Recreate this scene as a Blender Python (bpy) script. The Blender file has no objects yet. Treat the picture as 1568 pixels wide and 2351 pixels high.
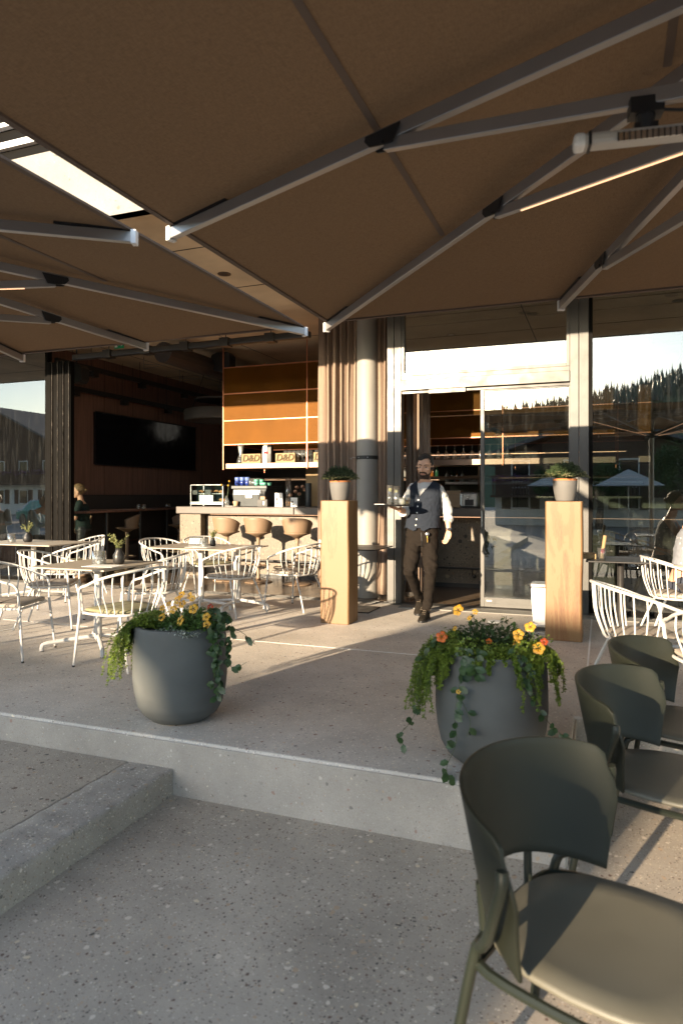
import bpy, math, random
from mathutils import Vector, Matrix, noise
random.seed(7)
SC = bpy.context.scene
COL = SC.collection
R = math.radians
pi = math.pi
# ------------------------------------------------------------------ camera
CAM_H = 1.36
TH = math.atan(600 / 1568)
FX, FY = -math.sin(TH), math.cos(TH)
cam_d = bpy.data.cameras.new('camera')
cam = bpy.data.objects.new('camera', cam_d)
COL.objects.link(cam)
cam.location = (0, 0, CAM_H)
cam.rotation_euler = (pi / 2, 0, TH)
cam_d.sensor_fit = 'HORIZONTAL'
cam_d.sensor_width = 24
cam_d.lens = 24
cam_d.shift_y = -39.5 / 1568
cam_d.clip_start = 0.05
cam_d.clip_end = 2000
cam_d.dof.use_dof = True
cam_d.dof.focus_distance = 7.3
cam_d.dof.aperture_fstop = 2.6
SC.camera = cam
# ------------------------------------------------------------------ light
SUN_EL = R(10.9)
SUN_AZ = R(17)           # light travels (sin, cos) of this, into the facade
w = bpy.data.worlds.new('World')
SC.world = w
w.use_nodes = True
nt = w.node_tree
nt.nodes.clear()
sky = nt.nodes.new('ShaderNodeTexSky')
sky.sky_type = 'NISHITA'
sky.sun_disc = False
sky.sun_elevation = SUN_EL
sky.sun_rotation = R(180) + SUN_AZ
sky.altitude = 600
sky.air_density = 1.0
sky.dust_density = 0.9
sky.ozone_density = 1.0
bg = nt.nodes.new('ShaderNodeBackground')
bg.inputs[1].default_value = 0.15
wo = nt.nodes.new('ShaderNodeOutputWorld')
nt.links.new(sky.outputs[0], bg.inputs[0])
nt.links.new(bg.outputs[0], wo.inputs[0])
sun_d = bpy.data.lights.new('sun', 'SUN')
sun_d.energy = 4.0
sun_d.angle = R(0.5)
sun_d.color = (1.0, 0.80, 0.56)
sun = bpy.data.objects.new('sun', sun_d)
COL.objects.link(sun)
dv = Vector((math.sin(SUN_AZ) * math.cos(SUN_EL), math.cos(SUN_AZ) * math.cos(SUN_EL), -math.sin(SUN_EL)))
sun.rotation_euler = dv.to_track_quat('-Z', 'Y').to_euler()
sun.location = (-10, -30, 12)
SC.view_settings.view_transform = 'Standard'
SC.view_settings.look = 'None'
SC.view_settings.gamma = 1
SC.view_settings.exposure = 2.15
SC.cycles.max_bounces = 10
SC.cycles.diffuse_bounces = 5
SC.cycles.glossy_bounces = 5
SC.cycles.transmission_bounces = 8
SC.cycles.transparent_max_bounces = 16
SC.cycles.caustics_reflective = False
SC.cycles.caustics_refractive = False
SC.cycles.use_denoising = True
SC.cycles.sample_clamp_indirect = 6


# ------------------------------------------------------------------ view rays -> points on real planes
def ray(x, y):
    a = (x - 784) / 1568
    return Vector((FX + a * FY, FY - a * FX, (1136 - y) / 1568))


def PZ(x, y, z):
    d = ray(x, y)
    t = (z - CAM_H) / d.z
    return Vector((d.x * t, d.y * t, z))


def PY(x, y, Y):
    d = ray(x, y)
    t = Y / d.y
    return Vector((d.x * t, Y, CAM_H + d.z * t))


def PX(x, y, X):
    d = ray(x, y)
    t = X / d.x
    return Vector((X, d.y * t, CAM_H + d.z * t))


# ------------------------------------------------------------------ materials
def new_mat(name):
    m = bpy.data.materials.new(name)
    m.use_nodes = True
    t = m.node_tree
    return m, t, t.nodes['Principled BSDF']


def rgb(c):
    return (c[0], c[1], c[2], 1)


def simple(name, col, rough=0.5, metal=0.0, var=0.06, scale=8, bump=0.0, bscale=60, spec=None, stretch=None):
    m, t, b = new_mat(name)
    N, L = t.nodes, t.links
    b.inputs['Roughness'].default_value = rough
    b.inputs['Metallic'].default_value = metal
    if spec is not None:
        b.inputs['Specular IOR Level'].default_value = spec
    tc = N.new('ShaderNodeTexCoord')
    src = tc.outputs['Object']
    if stretch:
        mp = N.new('ShaderNodeMapping')
        mp.inputs['Scale'].default_value = stretch
        L.new(src, mp.inputs[0])
        src = mp.outputs[0]
    no = N.new('ShaderNodeTexNoise')
    no.inputs['Scale'].default_value = scale
    no.inputs['Detail'].default_value = 6
    L.new(src, no.inputs['Vector'])
    mr = N.new('ShaderNodeMapRange')
    mr.inputs['From Min'].default_value = 0.3
    mr.inputs['From Max'].default_value = 0.7
    mr.inputs['To Min'].default_value = 1 - var
    mr.inputs['To Max'].default_value = 1 + var
    L.new(no.outputs['Fac'], mr.inputs['Value'])
    mx = N.new('ShaderNodeVectorMath')
    mx.operation = 'SCALE'
    mx.inputs[0].default_value = col[:3]
    L.new(mr.outputs[0], mx.inputs['Scale'])
    L.new(mx.outputs[0], b.inputs['Base Color'])
    mr2 = N.new('ShaderNodeMapRange')
    mr2.inputs['From Min'].default_value = 0.3
    mr2.inputs['From Max'].default_value = 0.7
    mr2.inputs['To Min'].default_value = max(0.02, rough - 0.08)
    mr2.inputs['To Max'].default_value = min(1, rough + 0.08)
    L.new(no.outputs['Fac'], mr2.inputs['Value'])
    L.new(mr2.outputs[0], b.inputs['Roughness'])
    if bump:
        n2 = N.new('ShaderNodeTexNoise')
        n2.inputs['Scale'].default_value = bscale
        n2.inputs['Detail'].default_value = 4
        L.new(src, n2.inputs['Vector'])
        bp = N.new('ShaderNodeBump')
        bp.inputs['Strength'].default_value = bump
        bp.inputs['Distance'].default_value = 0.01
        L.new(n2.outputs['Fac'], bp.inputs['Height'])
        L.new(bp.outputs[0], b.inputs['Normal'])
    return m


def ramp(N, stops, interp='LINEAR'):
    r = N.new('ShaderNodeValToRGB')
    r.color_ramp.interpolation = interp
    e = r.color_ramp.elements
    while len(e) > 1:
        e.remove(e[-1])
    e[0].position = stops[0][0]
    e[0].color = rgb(stops[0][1])
    for p, c in stops[1:]:
        x = e.new(p)
        x.color = rgb(c)
    return r


def mix_rgb(N, L, fac, a, b):
    m = N.new('ShaderNodeMix')
    m.data_type = 'RGBA'
    for s, v in ((m.inputs[0], fac), (m.inputs[6], a), (m.inputs[7], b)):
        if hasattr(v, 'type') and not isinstance(v, (tuple, float, int)):
            L.new(v, s)
        else:
            s.default_value = rgb(v) if isinstance(v, tuple) else v
    return m.outputs[2]


def terrazzo(name, base, rough=0.75, scale=34, amount=0.32, rough_bump=0.15, big=False, dark=0.35, light=1.5):
    """washed exposed-aggregate concrete: matrix + pebbles in several sizes and tones"""
    m, t, b = new_mat(name)
    N, L = t.nodes, t.links
    tc = N.new('ShaderNodeTexCoord')
    co = tc.outputs['Object']
    wn = N.new('ShaderNodeTexNoise')
    wn.inputs['Scale'].default_value = scale * 0.7
    L.new(co, wn.inputs['Vector'])
    wv = N.new('ShaderNodeVectorMath')
    wv.operation = 'MULTIPLY_ADD'
    L.new(wn.outputs['Color'], wv.inputs[0])
    wv.inputs[1].default_value = (0.02,) * 3
    L.new(co, wv.inputs[2])
    no = N.new('ShaderNodeTexNoise')
    no.inputs['Scale'].default_value = 1.3
    no.inputs['Detail'].default_value = 7
    no.inputs['Roughness'].default_value = 0.65
    L.new(co, no.inputs['Vector'])
    c0 = tuple(v * 0.80 for v in base)
    c1 = tuple(min(1, v * 1.12) for v in base)
    r0 = ramp(N, [(0.28, tuple(v * .8 for v in c0)), (0.42, c0), (0.72, c1)])
    L.new(no.outputs['Fac'], r0.inputs[0])
    fn = N.new('ShaderNodeTexNoise')
    fn.inputs['Scale'].default_value = scale * 5
    fn.inputs['Detail'].default_value = 3
    L.new(co, fn.inputs['Vector'])
    rf = ramp(N, [(0.3, (0.8, 0.78, 0.76)), (0.7, (1.15, 1.15, 1.15))])
    L.new(fn.outputs['Fac'], rf.inputs[0])
    mm = N.new('ShaderNodeMix')
    mm.data_type = 'RGBA'
    mm.blend_type = 'MULTIPLY'
    mm.inputs[0].default_value = 0.8
    L.new(r0.outputs[0], mm.inputs[6])
    L.new(rf.outputs[0], mm.inputs[7])
    cur = mm.outputs[2]
    d = dark
    sets = [(scale, amount, 0.30), (scale * 2.1, amount * 1.1, 0.36), (scale * 0.5, amount * (0.5 if not big else 1.3), 0.30)]
    bumpsrc = None
    for i, (s, am, rad) in enumerate(sets):
        vo = N.new('ShaderNodeTexVoronoi')
        vo.inputs['Scale'].default_value = s
        vo.inputs['Randomness'].default_value = 1
        L.new(wv.outputs[0], vo.inputs['Vector'])
        sep = N.new('ShaderNodeSeparateColor')
        L.new(vo.outputs['Color'], sep.inputs[0])
        lt = N.new('ShaderNodeMath')
        lt.operation = 'LESS_THAN'
        L.new(sep.outputs[0], lt.inputs[0])
        lt.inputs[1].default_value = am
        di = N.new('ShaderNodeMath')
        di.operation = 'MULTIPLY_ADD'
        L.new(sep.outputs[1], di.inputs[0])
        di.inputs[1].default_value = rad
        di.inputs[2].default_value = 0.10
        l2 = N.new('ShaderNodeMath')
        l2.operation = 'LESS_THAN'
        L.new(vo.outputs['Distance'], l2.inputs[0])
        L.new(di.outputs[0], l2.inputs[1])
        mu = N.new('ShaderNodeMath')
        mu.operation = 'MULTIPLY'
        L.new(lt.outputs[0], mu.inputs[0])
        L.new(l2.outputs[0], mu.inputs[1])
        rc = ramp(N, [(0, tuple(v * d for v in base)), (0.22, (base[0] * d * 1.5, base[1] * d * 1.1, base[2] * d)),
                      (0.38, tuple(v * 0.72 for v in base)), (0.52, (base[0] * 0.95, base[1] * 0.8, base[2] * 0.66)),
                      (0.66, tuple(min(.9, v * light) for v in base)), (0.9, (min(.9, base[0] * light * 1.05), min(.9, base[1] * light), base[2] * light * .85))], 'CONSTANT')
        L.new(sep.outputs[2], rc.inputs[0])
        cur = mix_rgb(N, L, mu.outputs[0], cur, rc.outputs[0])
        if i == 0:
            bumpsrc = mu.outputs[0]
    L.new(cur, b.inputs['Base Color'])
    b.inputs['Roughness'].default_value = rough
    bp = N.new('ShaderNodeBump')
    bp.inputs['Strength'].default_value = rough_bump
    bp.inputs['Distance'].default_value = 0.004
    L.new(fn.outputs['Fac'], bp.inputs['Height'])
    L.new(bp.outputs[0], b.inputs['Normal'])
    return m


def wood(name, c0, c1, c2, scale=1.0, vert=True, rough=0.5):
    m, t, b = new_mat(name)
    N, L = t.nodes, t.links
    tc = N.new('ShaderNodeTexCoord')
    mp = N.new('ShaderNodeMapping')
    mp.inputs['Scale'].default_value = (1.0 * scale, 1.0 * scale, 0.16 * scale) if vert else (0.12 * scale, 1 * scale, 1 * scale)
    L.new(tc.outputs['Object'], mp.inputs[0])
    n1 = N.new('ShaderNodeTexNoise')
    n1.inputs['Scale'].default_value = 3.2
    n1.inputs['Detail'].default_value = 2
    n1.inputs['Distortion'].default_value = 0.6
    L.new(mp.outputs[0], n1.inputs['Vector'])
    ml = N.new('ShaderNodeMath')
    ml.operation = 'MULTIPLY'
    L.new(n1.outputs['Fac'], ml.inputs[0])
    ml.inputs[1].default_value = 26
    sn = N.new('ShaderNodeMath')
    sn.operation = 'SINE'
    L.new(ml.outputs[0], sn.inputs[0])
    mr = N.new('ShaderNodeMapRange')
    mr.inputs['From Min'].default_value = -1
    L.new(sn.outputs[0], mr.inputs['Value'])
    n2 = N.new('ShaderNodeTexNoise')
    n2.inputs['Scale'].default_value = 60
    n2.inputs['Detail'].default_value = 4
    L.new(mp.outputs[0], n2.inputs['Vector'])
    ad = N.new('ShaderNodeMath')
    ad.operation = 'MULTIPLY_ADD'
    L.new(n2.outputs['Fac'], ad.inputs[0])
    ad.inputs[1].default_value = 0.7
    sc_ = N.new('ShaderNodeMath')
    sc_.operation = 'MULTIPLY'
    L.new(mr.outputs[0], sc_.inputs[0])
    sc_.inputs[1].default_value = 0.42
    L.new(sc_.outputs[0], ad.inputs[2])
    n3 = N.new('ShaderNodeTexNoise')
    n3.inputs['Scale'].default_value = 1.3
    L.new(mp.outputs[0], n3.inputs['Vector'])
    a2 = N.new('ShaderNodeMath')
    a2.operation = 'MULTIPLY_ADD'
    L.new(n3.outputs['Fac'], a2.inputs[0])
    a2.inputs[1].default_value = 0.9
    L.new(ad.outputs[0], a2.inputs[2])
    r = ramp(N, [(0.55, c0), (0.95, c1), (1.35 / 1.5, c1), (1.0, c2)])
    r.color_ramp.elements[1].position = 0.78
    L.new(a2.outputs[0], r.inputs[0])
    L.new(r.outputs[0], b.inputs['Base Color'])
    b.inputs['Roughness'].default_value = rough
    bp = N.new('ShaderNodeBump')
    bp.inputs['Strength'].default_value = 0.12
    bp.inputs['Distance'].default_value = 0.003
    L.new(n2.outputs['Fac'], bp.inputs['Height'])
    L.new(bp.outputs[0], b.inputs['Normal'])
    return m


def canvas_mat(name, col, trans=0.35):
    m, t, b = new_mat(name)
    N, L = t.nodes, t.links
    tc = N.new('ShaderNodeTexCoord')
    mp = N.new('ShaderNodeMapping')
    mp.inputs['Scale'].default_value = (14, 90, 20)
    L.new(tc.outputs['Object'], mp.inputs[0])
    n1 = N.new('ShaderNodeTexNoise')
    n1.inputs['Scale'].default_value = 3
    n1.inputs['Detail'].default_value = 4
    L.new(mp.outputs[0], n1.inputs['Vector'])
    mp2 = N.new('ShaderNodeMapping')
    mp2.inputs['Scale'].default_value = (90, 14, 20)
    L.new(tc.outputs['Object'], mp2.inputs[0])
    n2 = N.new('ShaderNodeTexNoise')
    n2.inputs['Scale'].default_value = 3
    n2.inputs['Detail'].default_value = 4
    L.new(mp2.outputs[0], n2.inputs['Vector'])
    ad = N.new('ShaderNodeMath')
    ad.operation = 'ADD'
    L.new(n1.outputs['Fac'], ad.inputs[0])
    L.new(n2.outputs['Fac'], ad.inputs[1])
    r = ramp(N, [(0.0, col), (1.0, col)])
    r = ramp(N, [(0.35, tuple(c * 0.82 for c in col)), (0.65, tuple(c * 1.16 for c in col))])
    hf = N.new('ShaderNodeMath')
    hf.operation = 'MULTIPLY'
    L.new(ad.outputs[0], hf.inputs[0])
    hf.inputs[1].default_value = 0.5
    L.new(hf.outputs[0], r.inputs[0])
    L.new(r.outputs[0], b.inputs['Base Color'])
    b.inputs['Roughness'].default_value = 0.9
    b.inputs['Specular IOR Level'].default_value = 0.1
    tr = N.new('ShaderNodeBsdfTranslucent')
    L.new(r.outputs[0], tr.inputs[0])
    ms = N.new('ShaderNodeMixShader')
    ms.inputs[0].default_value = trans
    L.new(b.outputs[0], ms.inputs[1])
    L.new(tr.outputs[0], ms.inputs[2])
    L.new(ms.outputs[0], N['Material Output'].inputs[0])
    return m


def leaf_mat(name, c0, c1, trans=0.35, rough=0.45, scale=18):
    m, t, b = new_mat(name)
    N, L = t.nodes, t.links
    tc = N.new('ShaderNodeTexCoord')
    n1 = N.new('ShaderNodeTexNoise')
    n1.inputs['Scale'].default_value = scale
    n1.inputs['Detail'].default_value = 3
    L.new(tc.outputs['Object'], n1.inputs['Vector'])
    r = ramp(N, [(0.32, c0), (0.68, c1)])
    L.new(n1.outputs['Fac'], r.inputs[0])
    L.new(r.outputs[0], b.inputs['Base Color'])
    b.inputs['Roughness'].default_value = rough
    tr = N.new('ShaderNodeBsdfTranslucent')
    L.new(r.outputs[0], tr.inputs[0])
    ms = N.new('ShaderNodeMixShader')
    ms.inputs[0].default_value = trans
    L.new(b.outputs[0], ms.inputs[1])
    L.new(tr.outputs[0], ms.inputs[2])
    L.new(ms.outputs[0], N['Material Output'].inputs[0])
    return m


def pane_mat(name, tint=(0.82, 0.86, 0.86), refl=0.12, rough=0.0, streak=True):
    """thin architectural glass: straight-through transparency plus a coated mirror reflection"""
    m, t, b = new_mat(name)
    N, L = t.nodes, t.links
    N.remove(b)
    tr = N.new('ShaderNodeBsdfTransparent')
    tr.inputs[0].default_value = rgb(tint)
    gl = N.new('ShaderNodeBsdfGlossy')
    gl.inputs['Roughness'].default_value = rough
    fr = N.new('ShaderNodeFresnel')
    fr.inputs[0].default_value = 1.5
    mr = N.new('ShaderNodeMath')
    mr.operation = 'MULTIPLY_ADD'
    L.new(fr.outputs[0], mr.inputs[0])
    mr.inputs[1].default_value = 1.3
    mr.inputs[2].default_value = refl
    mr.use_clamp = True
    ms = N.new('ShaderNodeMixShader')
    L.new(mr.outputs[0], ms.inputs[0])
    L.new(tr.outputs[0], ms.inputs[1])
    L.new(gl.outputs[0], ms.inputs[2])
    last = ms
    if streak:
        tc = N.new('ShaderNodeTexCoord')
        mp = N.new('ShaderNodeMapping')
        mp.inputs['Scale'].default_value = (9, 1, 0.7)
        L.new(tc.outputs['Object'], mp.inputs[0])
        n1 = N.new('ShaderNodeTexNoise')
        n1.inputs['Scale'].default_value = 2.4
        n1.inputs['Detail'].default_value = 8
        n1.inputs['Roughness'].default_value = 0.7
        L.new(mp.outputs[0], n1.inputs['Vector'])
        r = N.new('ShaderNodeMapRange')
        r.inputs['From Min'].default_value = 0.5
        r.inputs['From Max'].default_value = 0.85
        r.inputs['To Min'].default_value = 0.002
        r.inputs['To Max'].default_value = 0.022
        L.new(n1.outputs['Fac'], r.inputs['Value'])
        df = N.new('ShaderNodeBsdfDiffuse')
        df.inputs[0].default_value = (0.7, 0.7, 0.68, 1)
        m2 = N.new('ShaderNodeMixShader')
        L.new(r.outputs[0], m2.inputs[0])
        L.new(ms.outputs[0], m2.inputs[1])
        L.new(df.outputs[0], m2.inputs[2])
        last = m2
    L.new(last.outputs[0], N['Material Output'].inputs[0])
    return m


def glass_obj(name, tint=(0.93, 0.95, 0.95), refl=0.08, dif=0.03):
    m, t, b = new_mat(name)
    N, L = t.nodes, t.links
    N.remove(b)
    tr = N.new('ShaderNodeBsdfTransparent')
    tr.inputs[0].default_value = rgb(tint)
    gl = N.new('ShaderNodeBsdfGlossy')
    gl.inputs['Roughness'].default_value = 0.04
    lw = N.new('ShaderNodeLayerWeight')
    lw.inputs[0].default_value = 0.45
    mr = N.new('ShaderNodeMath')
    mr.operation = 'MULTIPLY_ADD'
    L.new(lw.outputs['Facing'], mr.inputs[0])
    mr.inputs[1].default_value = 0.55
    mr.inputs[2].default_value = refl
    mr.use_clamp = True
    ms = N.new('ShaderNodeMixShader')
    L.new(mr.outputs[0], ms.inputs[0])
    L.new(tr.outputs[0], ms.inputs[1])
    L.new(gl.outputs[0], ms.inputs[2])
    df = N.new('ShaderNodeBsdfDiffuse')
    df.inputs[0].default_value = (0.85, 0.85, 0.85, 1)
    m2 = N.new('ShaderNodeMixShader')
    m2.inputs[0].default_value = dif
    L.new(ms.outputs[0], m2.inputs[1])
    L.new(df.outputs[0], m2.inputs[2])
    L.new(m2.outputs[0], N['Material Output'].inputs[0])
    return m


def emit_mat(name, col, s):
    m, t, b = new_mat(name)
    b.inputs['Base Color'].default_value = rgb(col)
    b.inputs['Emission Color'].default_value = rgb(col)
    b.inputs['Emission Strength'].default_value = s
    return m


def mesh_screen(name, col):
    """fine expanded-metal screen: real little holes are below a pixel, so a 3D wave pattern opens part of it"""
    m, t, b = new_mat(name)
    N, L = t.nodes, t.links
    tc = N.new('ShaderNodeTexCoord')
    wvs = []
    for ax, s in (('X', 130), ('Z', 130)):
        wv = N.new('ShaderNodeTexWave')
        wv.bands_direction = ax
        wv.inputs['Scale'].default_value = s / 6.283
        wv.inputs['Distortion'].default_value = 0.4
        L.new(tc.outputs['Object'], wv.inputs['Vector'])
        wvs.append(wv)
    mu = N.new('ShaderNodeMath')
    mu.operation = 'MULTIPLY'
    L.new(wvs[0].outputs['Fac'], mu.inputs[0])
    L.new(wvs[1].outputs['Fac'], mu.inputs[1])
    mr = N.new('ShaderNodeMapRange')
    mr.inputs['To Min'].default_value = 0.16
    mr.inputs['To Max'].default_value = 0.30
    L.new(mu.outputs[0], mr.inputs['Value'])
    n1 = N.new('ShaderNodeTexNoise')
    n1.inputs['Scale'].default_value = 2
    L.new(tc.outputs['Object'], n1.inputs['Vector'])
    r = ramp(N, [(0.3, tuple(c * 0.88 for c in col)), (0.7, tuple(c * 1.1 for c in col))])
    L.new(n1.outputs['Fac'], r.inputs[0])
    L.new(r.outputs[0], b.inputs['Base Color'])
    b.inputs['Roughness'].default_value = 0.5
    b.inputs['Specular IOR Level'].default_value = 0.05
    tr = N.new('ShaderNodeBsdfTransparent')
    ms = N.new('ShaderNodeMixShader')
    L.new(mr.outputs[0], ms.inputs[0])
    L.new(b.outputs[0], ms.inputs[1])
    L.new(tr.outputs[0], ms.inputs[2])
    L.new(ms.outputs[0], N['Material Output'].inputs[0])
    return m


def polka(name, base, dot, s):
    m, t, b = new_mat(name)
    N, L = t.nodes, t.links
    tc = N.new('ShaderNodeTexCoord')
    vo = N.new('ShaderNodeTexVoronoi')
    vo.inputs['Scale'].default_value = s
    vo.inputs['Randomness'].default_value = 0.5
    L.new(tc.outputs['Object'], vo.inputs['Vector'])
    lt = N.new('ShaderNodeMath')
    lt.operation = 'LESS_THAN'
    L.new(vo.outputs['Distance'], lt.inputs[0])
    lt.inputs[1].default_value = 0.2
    L.new(mix_rgb(N, L, lt.outputs[0], base, dot), b.inputs['Base Color'])
    b.inputs['Roughness'].default_value = 0.9
    return m


M = {}
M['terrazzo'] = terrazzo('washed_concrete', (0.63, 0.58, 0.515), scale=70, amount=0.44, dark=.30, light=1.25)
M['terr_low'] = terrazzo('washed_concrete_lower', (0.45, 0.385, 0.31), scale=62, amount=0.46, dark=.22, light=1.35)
M['riser'] = terrazzo('cast_concrete', (0.44, 0.395, 0.34), scale=60, amount=0.14, rough_bump=0.2, dark=.5, light=1.25)
M['roughstone'] = terrazzo('split_concrete_edge', (0.41, 0.365, 0.315), scale=60, amount=0.5, rough_bump=0.7)
M['barstone'] = terrazzo('conglomerate_stone', (0.135, 0.105, 0.072), rough=0.5, scale=24, amount=0.55, big=True, dark=0.16, light=1.7)
M['fascia'] = terrazzo('pale_cast_stone', (0.240, 0.232, 0.212), scale=40, amount=0.18, dark=0.5, light=1.1)
M['concrete'] = simple('board_concrete', (0.60, 0.49, 0.35), 0.85, var=0.2, scale=1.6, bump=0.2, bscale=14)
M['column'] = simple('column_paint', (0.240, 0.228, 0.208), 0.6, var=0.05, scale=4, bump=0.05)
M['frame'] = simple('bronze_anodised', (0.062, 0.060, 0.056), 0.42, metal=0.15, var=0.04)
M['frame_dark'] = simple('dark_bronze', (0.005, 0.0045, 0.004), 0.6, metal=0.0, var=0.03, scale=2, spec=0.04)
M['alu'] = simple('anodised_aluminium', (0.36, 0.345, 0.335), 0.36, metal=0.6, var=0.03, scale=2)
M['cap'] = simple('pale_plastic', (0.75, 0.74, 0.72), 0.4, var=0.02)
M['black'] = simple('black_plastic', (0.010, 0.010, 0.011), 0.5)
M['blackmetal'] = simple('black_steel', (0.03, 0.028, 0.027), 0.4, metal=0.3)
M['canvas'] = canvas_mat('taupe_canvas', (0.175, 0.112, 0.065), 0.06)
M['canvas_dark'] = simple('taupe_seam', (0.12, 0.085, 0.065), 0.9)
M['canvas_white'] = canvas_mat('pale_canvas', (0.55, 0.53, 0.5), 0.2)
M['white'] = simple('white_powder_coat', (0.496, 0.484, 0.464), 0.35, var=0.02)
M['green'] = simple('green_powder_coat', (0.013, 0.016, 0.011), 0.4, var=0.06, scale=5, spec=0.35)
M['greenseat'] = simple('green_shell', (0.011, 0.0125, 0.008), 0.5, var=0.06, scale=5, spec=0.3)
M['seatpad'] = simple('taupe_green_seat', (0.10, 0.093, 0.070), 0.55, var=0.08, scale=6)
M['cush_grey'] = simple('grey_cushion', (0.336, 0.288, 0.240), 0.95, var=0.08, bump=0.2, bscale=300)
M['cush_green'] = simple('olive_cushion', (0.20, 0.185, 0.105), 0.95, var=0.08, bump=0.2, bscale=300)
M['tabletop'] = simple('taupe_laminate', (0.36, 0.31, 0.25), 0.5, var=0.05)
M['pot'] = simple('dark_grey_fibrestone', (0.080, 0.085, 0.082), 0.72, var=0.16, scale=5, bump=0.1, bscale=25)
M['potgrey'] = simple('grey_pot', (0.115, 0.11, 0.105), 0.7, var=0.06, scale=12)
M['terracotta'] = simple('terracotta', (0.42, 0.16, 0.06), 0.8, var=0.12)
M['soil'] = simple('soil', (0.03, 0.02, 0.014), 0.95, var=0.4, scale=60, bump=0.6)
M['timber'] = wood('oak_block', (0.115, 0.046, 0.014), (0.155, 0.074, 0.025), (0.175, 0.095, 0.037), 2.0)
M['curtain'] = simple('wool_curtain', (0.215, 0.155, 0.115), 0.95, var=0.22, scale=180, bump=0.25, bscale=400)
M['pane'] = pane_mat('window_glass', (0.60, 0.65, 0.64), 0.14)
M['pane_in'] = pane_mat('case_glass', (0.9, 0.95, 0.94), 0.06, streak=False)
M['glass'] = glass_obj('clear_glass')
M['glass_smoke'] = glass_obj('smoked_glass', (0.5, 0.56, 0.58), 0.12, 0.05)
M['panel'] = simple('dark_timber_panel', (0.17, 0.085, 0.062), 0.6, var=0.3, scale=3, stretch=(8, 8, 0.5))
M['backwall'] = simple('dark_wall', (0.035, 0.027, 0.024), 0.7, var=0.2)
M['sage'] = simple('sage_cabinet', (0.16, 0.155, 0.105), 0.5, var=0.06)
M['infloor'] = terrazzo('polished_floor', (0.17, 0.125, 0.085), rough=0.22, scale=40, amount=0.3, rough_bump=0.01)
M['counter'] = simple('counter_stone', (0.085, 0.072, 0.064), 0.45, var=0.05)
M['copper'] = simple('copper_frame', (0.52, 0.20, 0.10), 0.4, metal=0.4, var=0.04)
M['shelf'] = simple('pinkish_brass', (0.272, 0.176, 0.120), 0.4, metal=0.25, var=0.03)
M['mesh'] = mesh_screen('orange_mesh', (0.155, 0.060, 0.007))
M['tan'] = simple('tan_shell', (0.208, 0.140, 0.088), 0.55, var=0.04)
M['kraft'] = simple('pale_wood_box', (0.272, 0.184, 0.088), 0.7, var=0.08)
M['print'] = simple('print_ink', (0.05, 0.035, 0.015), 0.7)
M['screen'] = simple('tv_screen', (0.006, 0.006, 0.008), 0.12, var=0.02)
M['steel'] = simple('brushed_steel', (0.34, 0.35, 0.36), 0.32, metal=0.85, var=0.05)
M['machine'] = simple('machine_grey', (0.045, 0.052, 0.056), 0.45, metal=0.2)
M['blue'] = simple('blue_ceramic', (0.02, 0.04, 0.20), 0.15)
M['bluecup'] = simple('light_blue_ceramic', (0.12, 0.18, 0.42), 0.15)
M['mint'] = simple('mint_ceramic', (0.13, 0.42, 0.30), 0.25)
M['paper'] = simple('white_card', (0.75, 0.75, 0.73), 0.8, var=0.02)
M['brownpaper'] = simple('brown_card', (0.45, 0.29, 0.17), 0.8)
M['bread'] = simple('baked_crust', (0.42, 0.2, 0.07), 0.8, var=0.3, scale=40)
M['led'] = emit_mat('warm_led', (1.0, 0.55, 0.30), 0.42)
M['ledspot'] = emit_mat('bright_led', (1.0, 0.75, 0.45), 6)
M['exit'] = simple('exit_green', (0.0, 0.28, 0.12), 0.5)
M['whitepaint'] = simple('white_paint', (0.8, 0.8, 0.78), 0.6)
M['heater'] = simple('cream_enamel', (0.48, 0.45, 0.41), 0.45)
M['reflector'] = simple('polished_reflector', (0.75, 0.75, 0.75), 0.15, metal=1.0)
M['skin'] = simple('skin', (0.60, 0.345, 0.225), 0.5, var=0.10, scale=14)
M['skin_dark'] = simple('lips', (0.42, 0.15, 0.12), 0.5)
M['hair'] = simple('dark_hair', (0.014, 0.010, 0.008), 0.6, var=0.4, scale=60, bump=0.6, bscale=220)
M['beard'] = simple('beard_hair', (0.035, 0.02, 0.014), 0.8, var=0.4, scale=120, bump=0.6, bscale=400)
M['blond'] = simple('blond_hair', (0.16, 0.10, 0.045), 0.6, var=0.4, scale=60, bump=0.5, bscale=200)
M['greyhair'] = simple('grey_hair', (0.35, 0.28, 0.22), 0.6, var=0.3, scale=60, bump=0.5, bscale=200)
M['shirt'] = simple('white_cotton', (0.528, 0.520, 0.504), 0.85, var=0.03, bump=0.1, bscale=200)
M['vest'] = simple('blue_grey_wool', (0.022, 0.027, 0.038), 0.95, var=0.16, scale=220, bump=0.2, bscale=500, spec=0.1)
M['trouser'] = simple('brown_grey_cloth', (0.014, 0.011, 0.009), 0.9, var=0.10, scale=40, bump=0.1, bscale=300, spec=0.1)
M['shoe'] = simple('dark_suede', (0.015, 0.012, 0.009), 0.85, var=0.2, scale=40, spec=0.15)
M['lace'] = simple('shoe_lace', (0.09, 0.07, 0.05), 0.9)
M['tee_green'] = simple('dark_green_tee', (0.006, 0.018, 0.015), 0.9)
M['lightblue'] = simple('light_blue_shirt', (0.30, 0.45, 0.52), 0.9)
M['pale_green'] = simple('pale_shirt', (0.42, 0.46, 0.44), 0.9)
M['denim'] = simple('dark_denim', (0.03, 0.035, 0.05), 0.9)
M['red'] = simple('red_cloth', (0.30, 0.02, 0.02), 0.9)
M['polka'] = polka('dotted_grey_top', (0.19, 0.20, 0.225), (0.5, 0.5, 0.52), 22)
M['eye'] = simple('eye_white', (0.45, 0.42, 0.40), 0.2)
M['iris'] = simple('iris', (0.02, 0.012, 0.008), 0.2)
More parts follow.
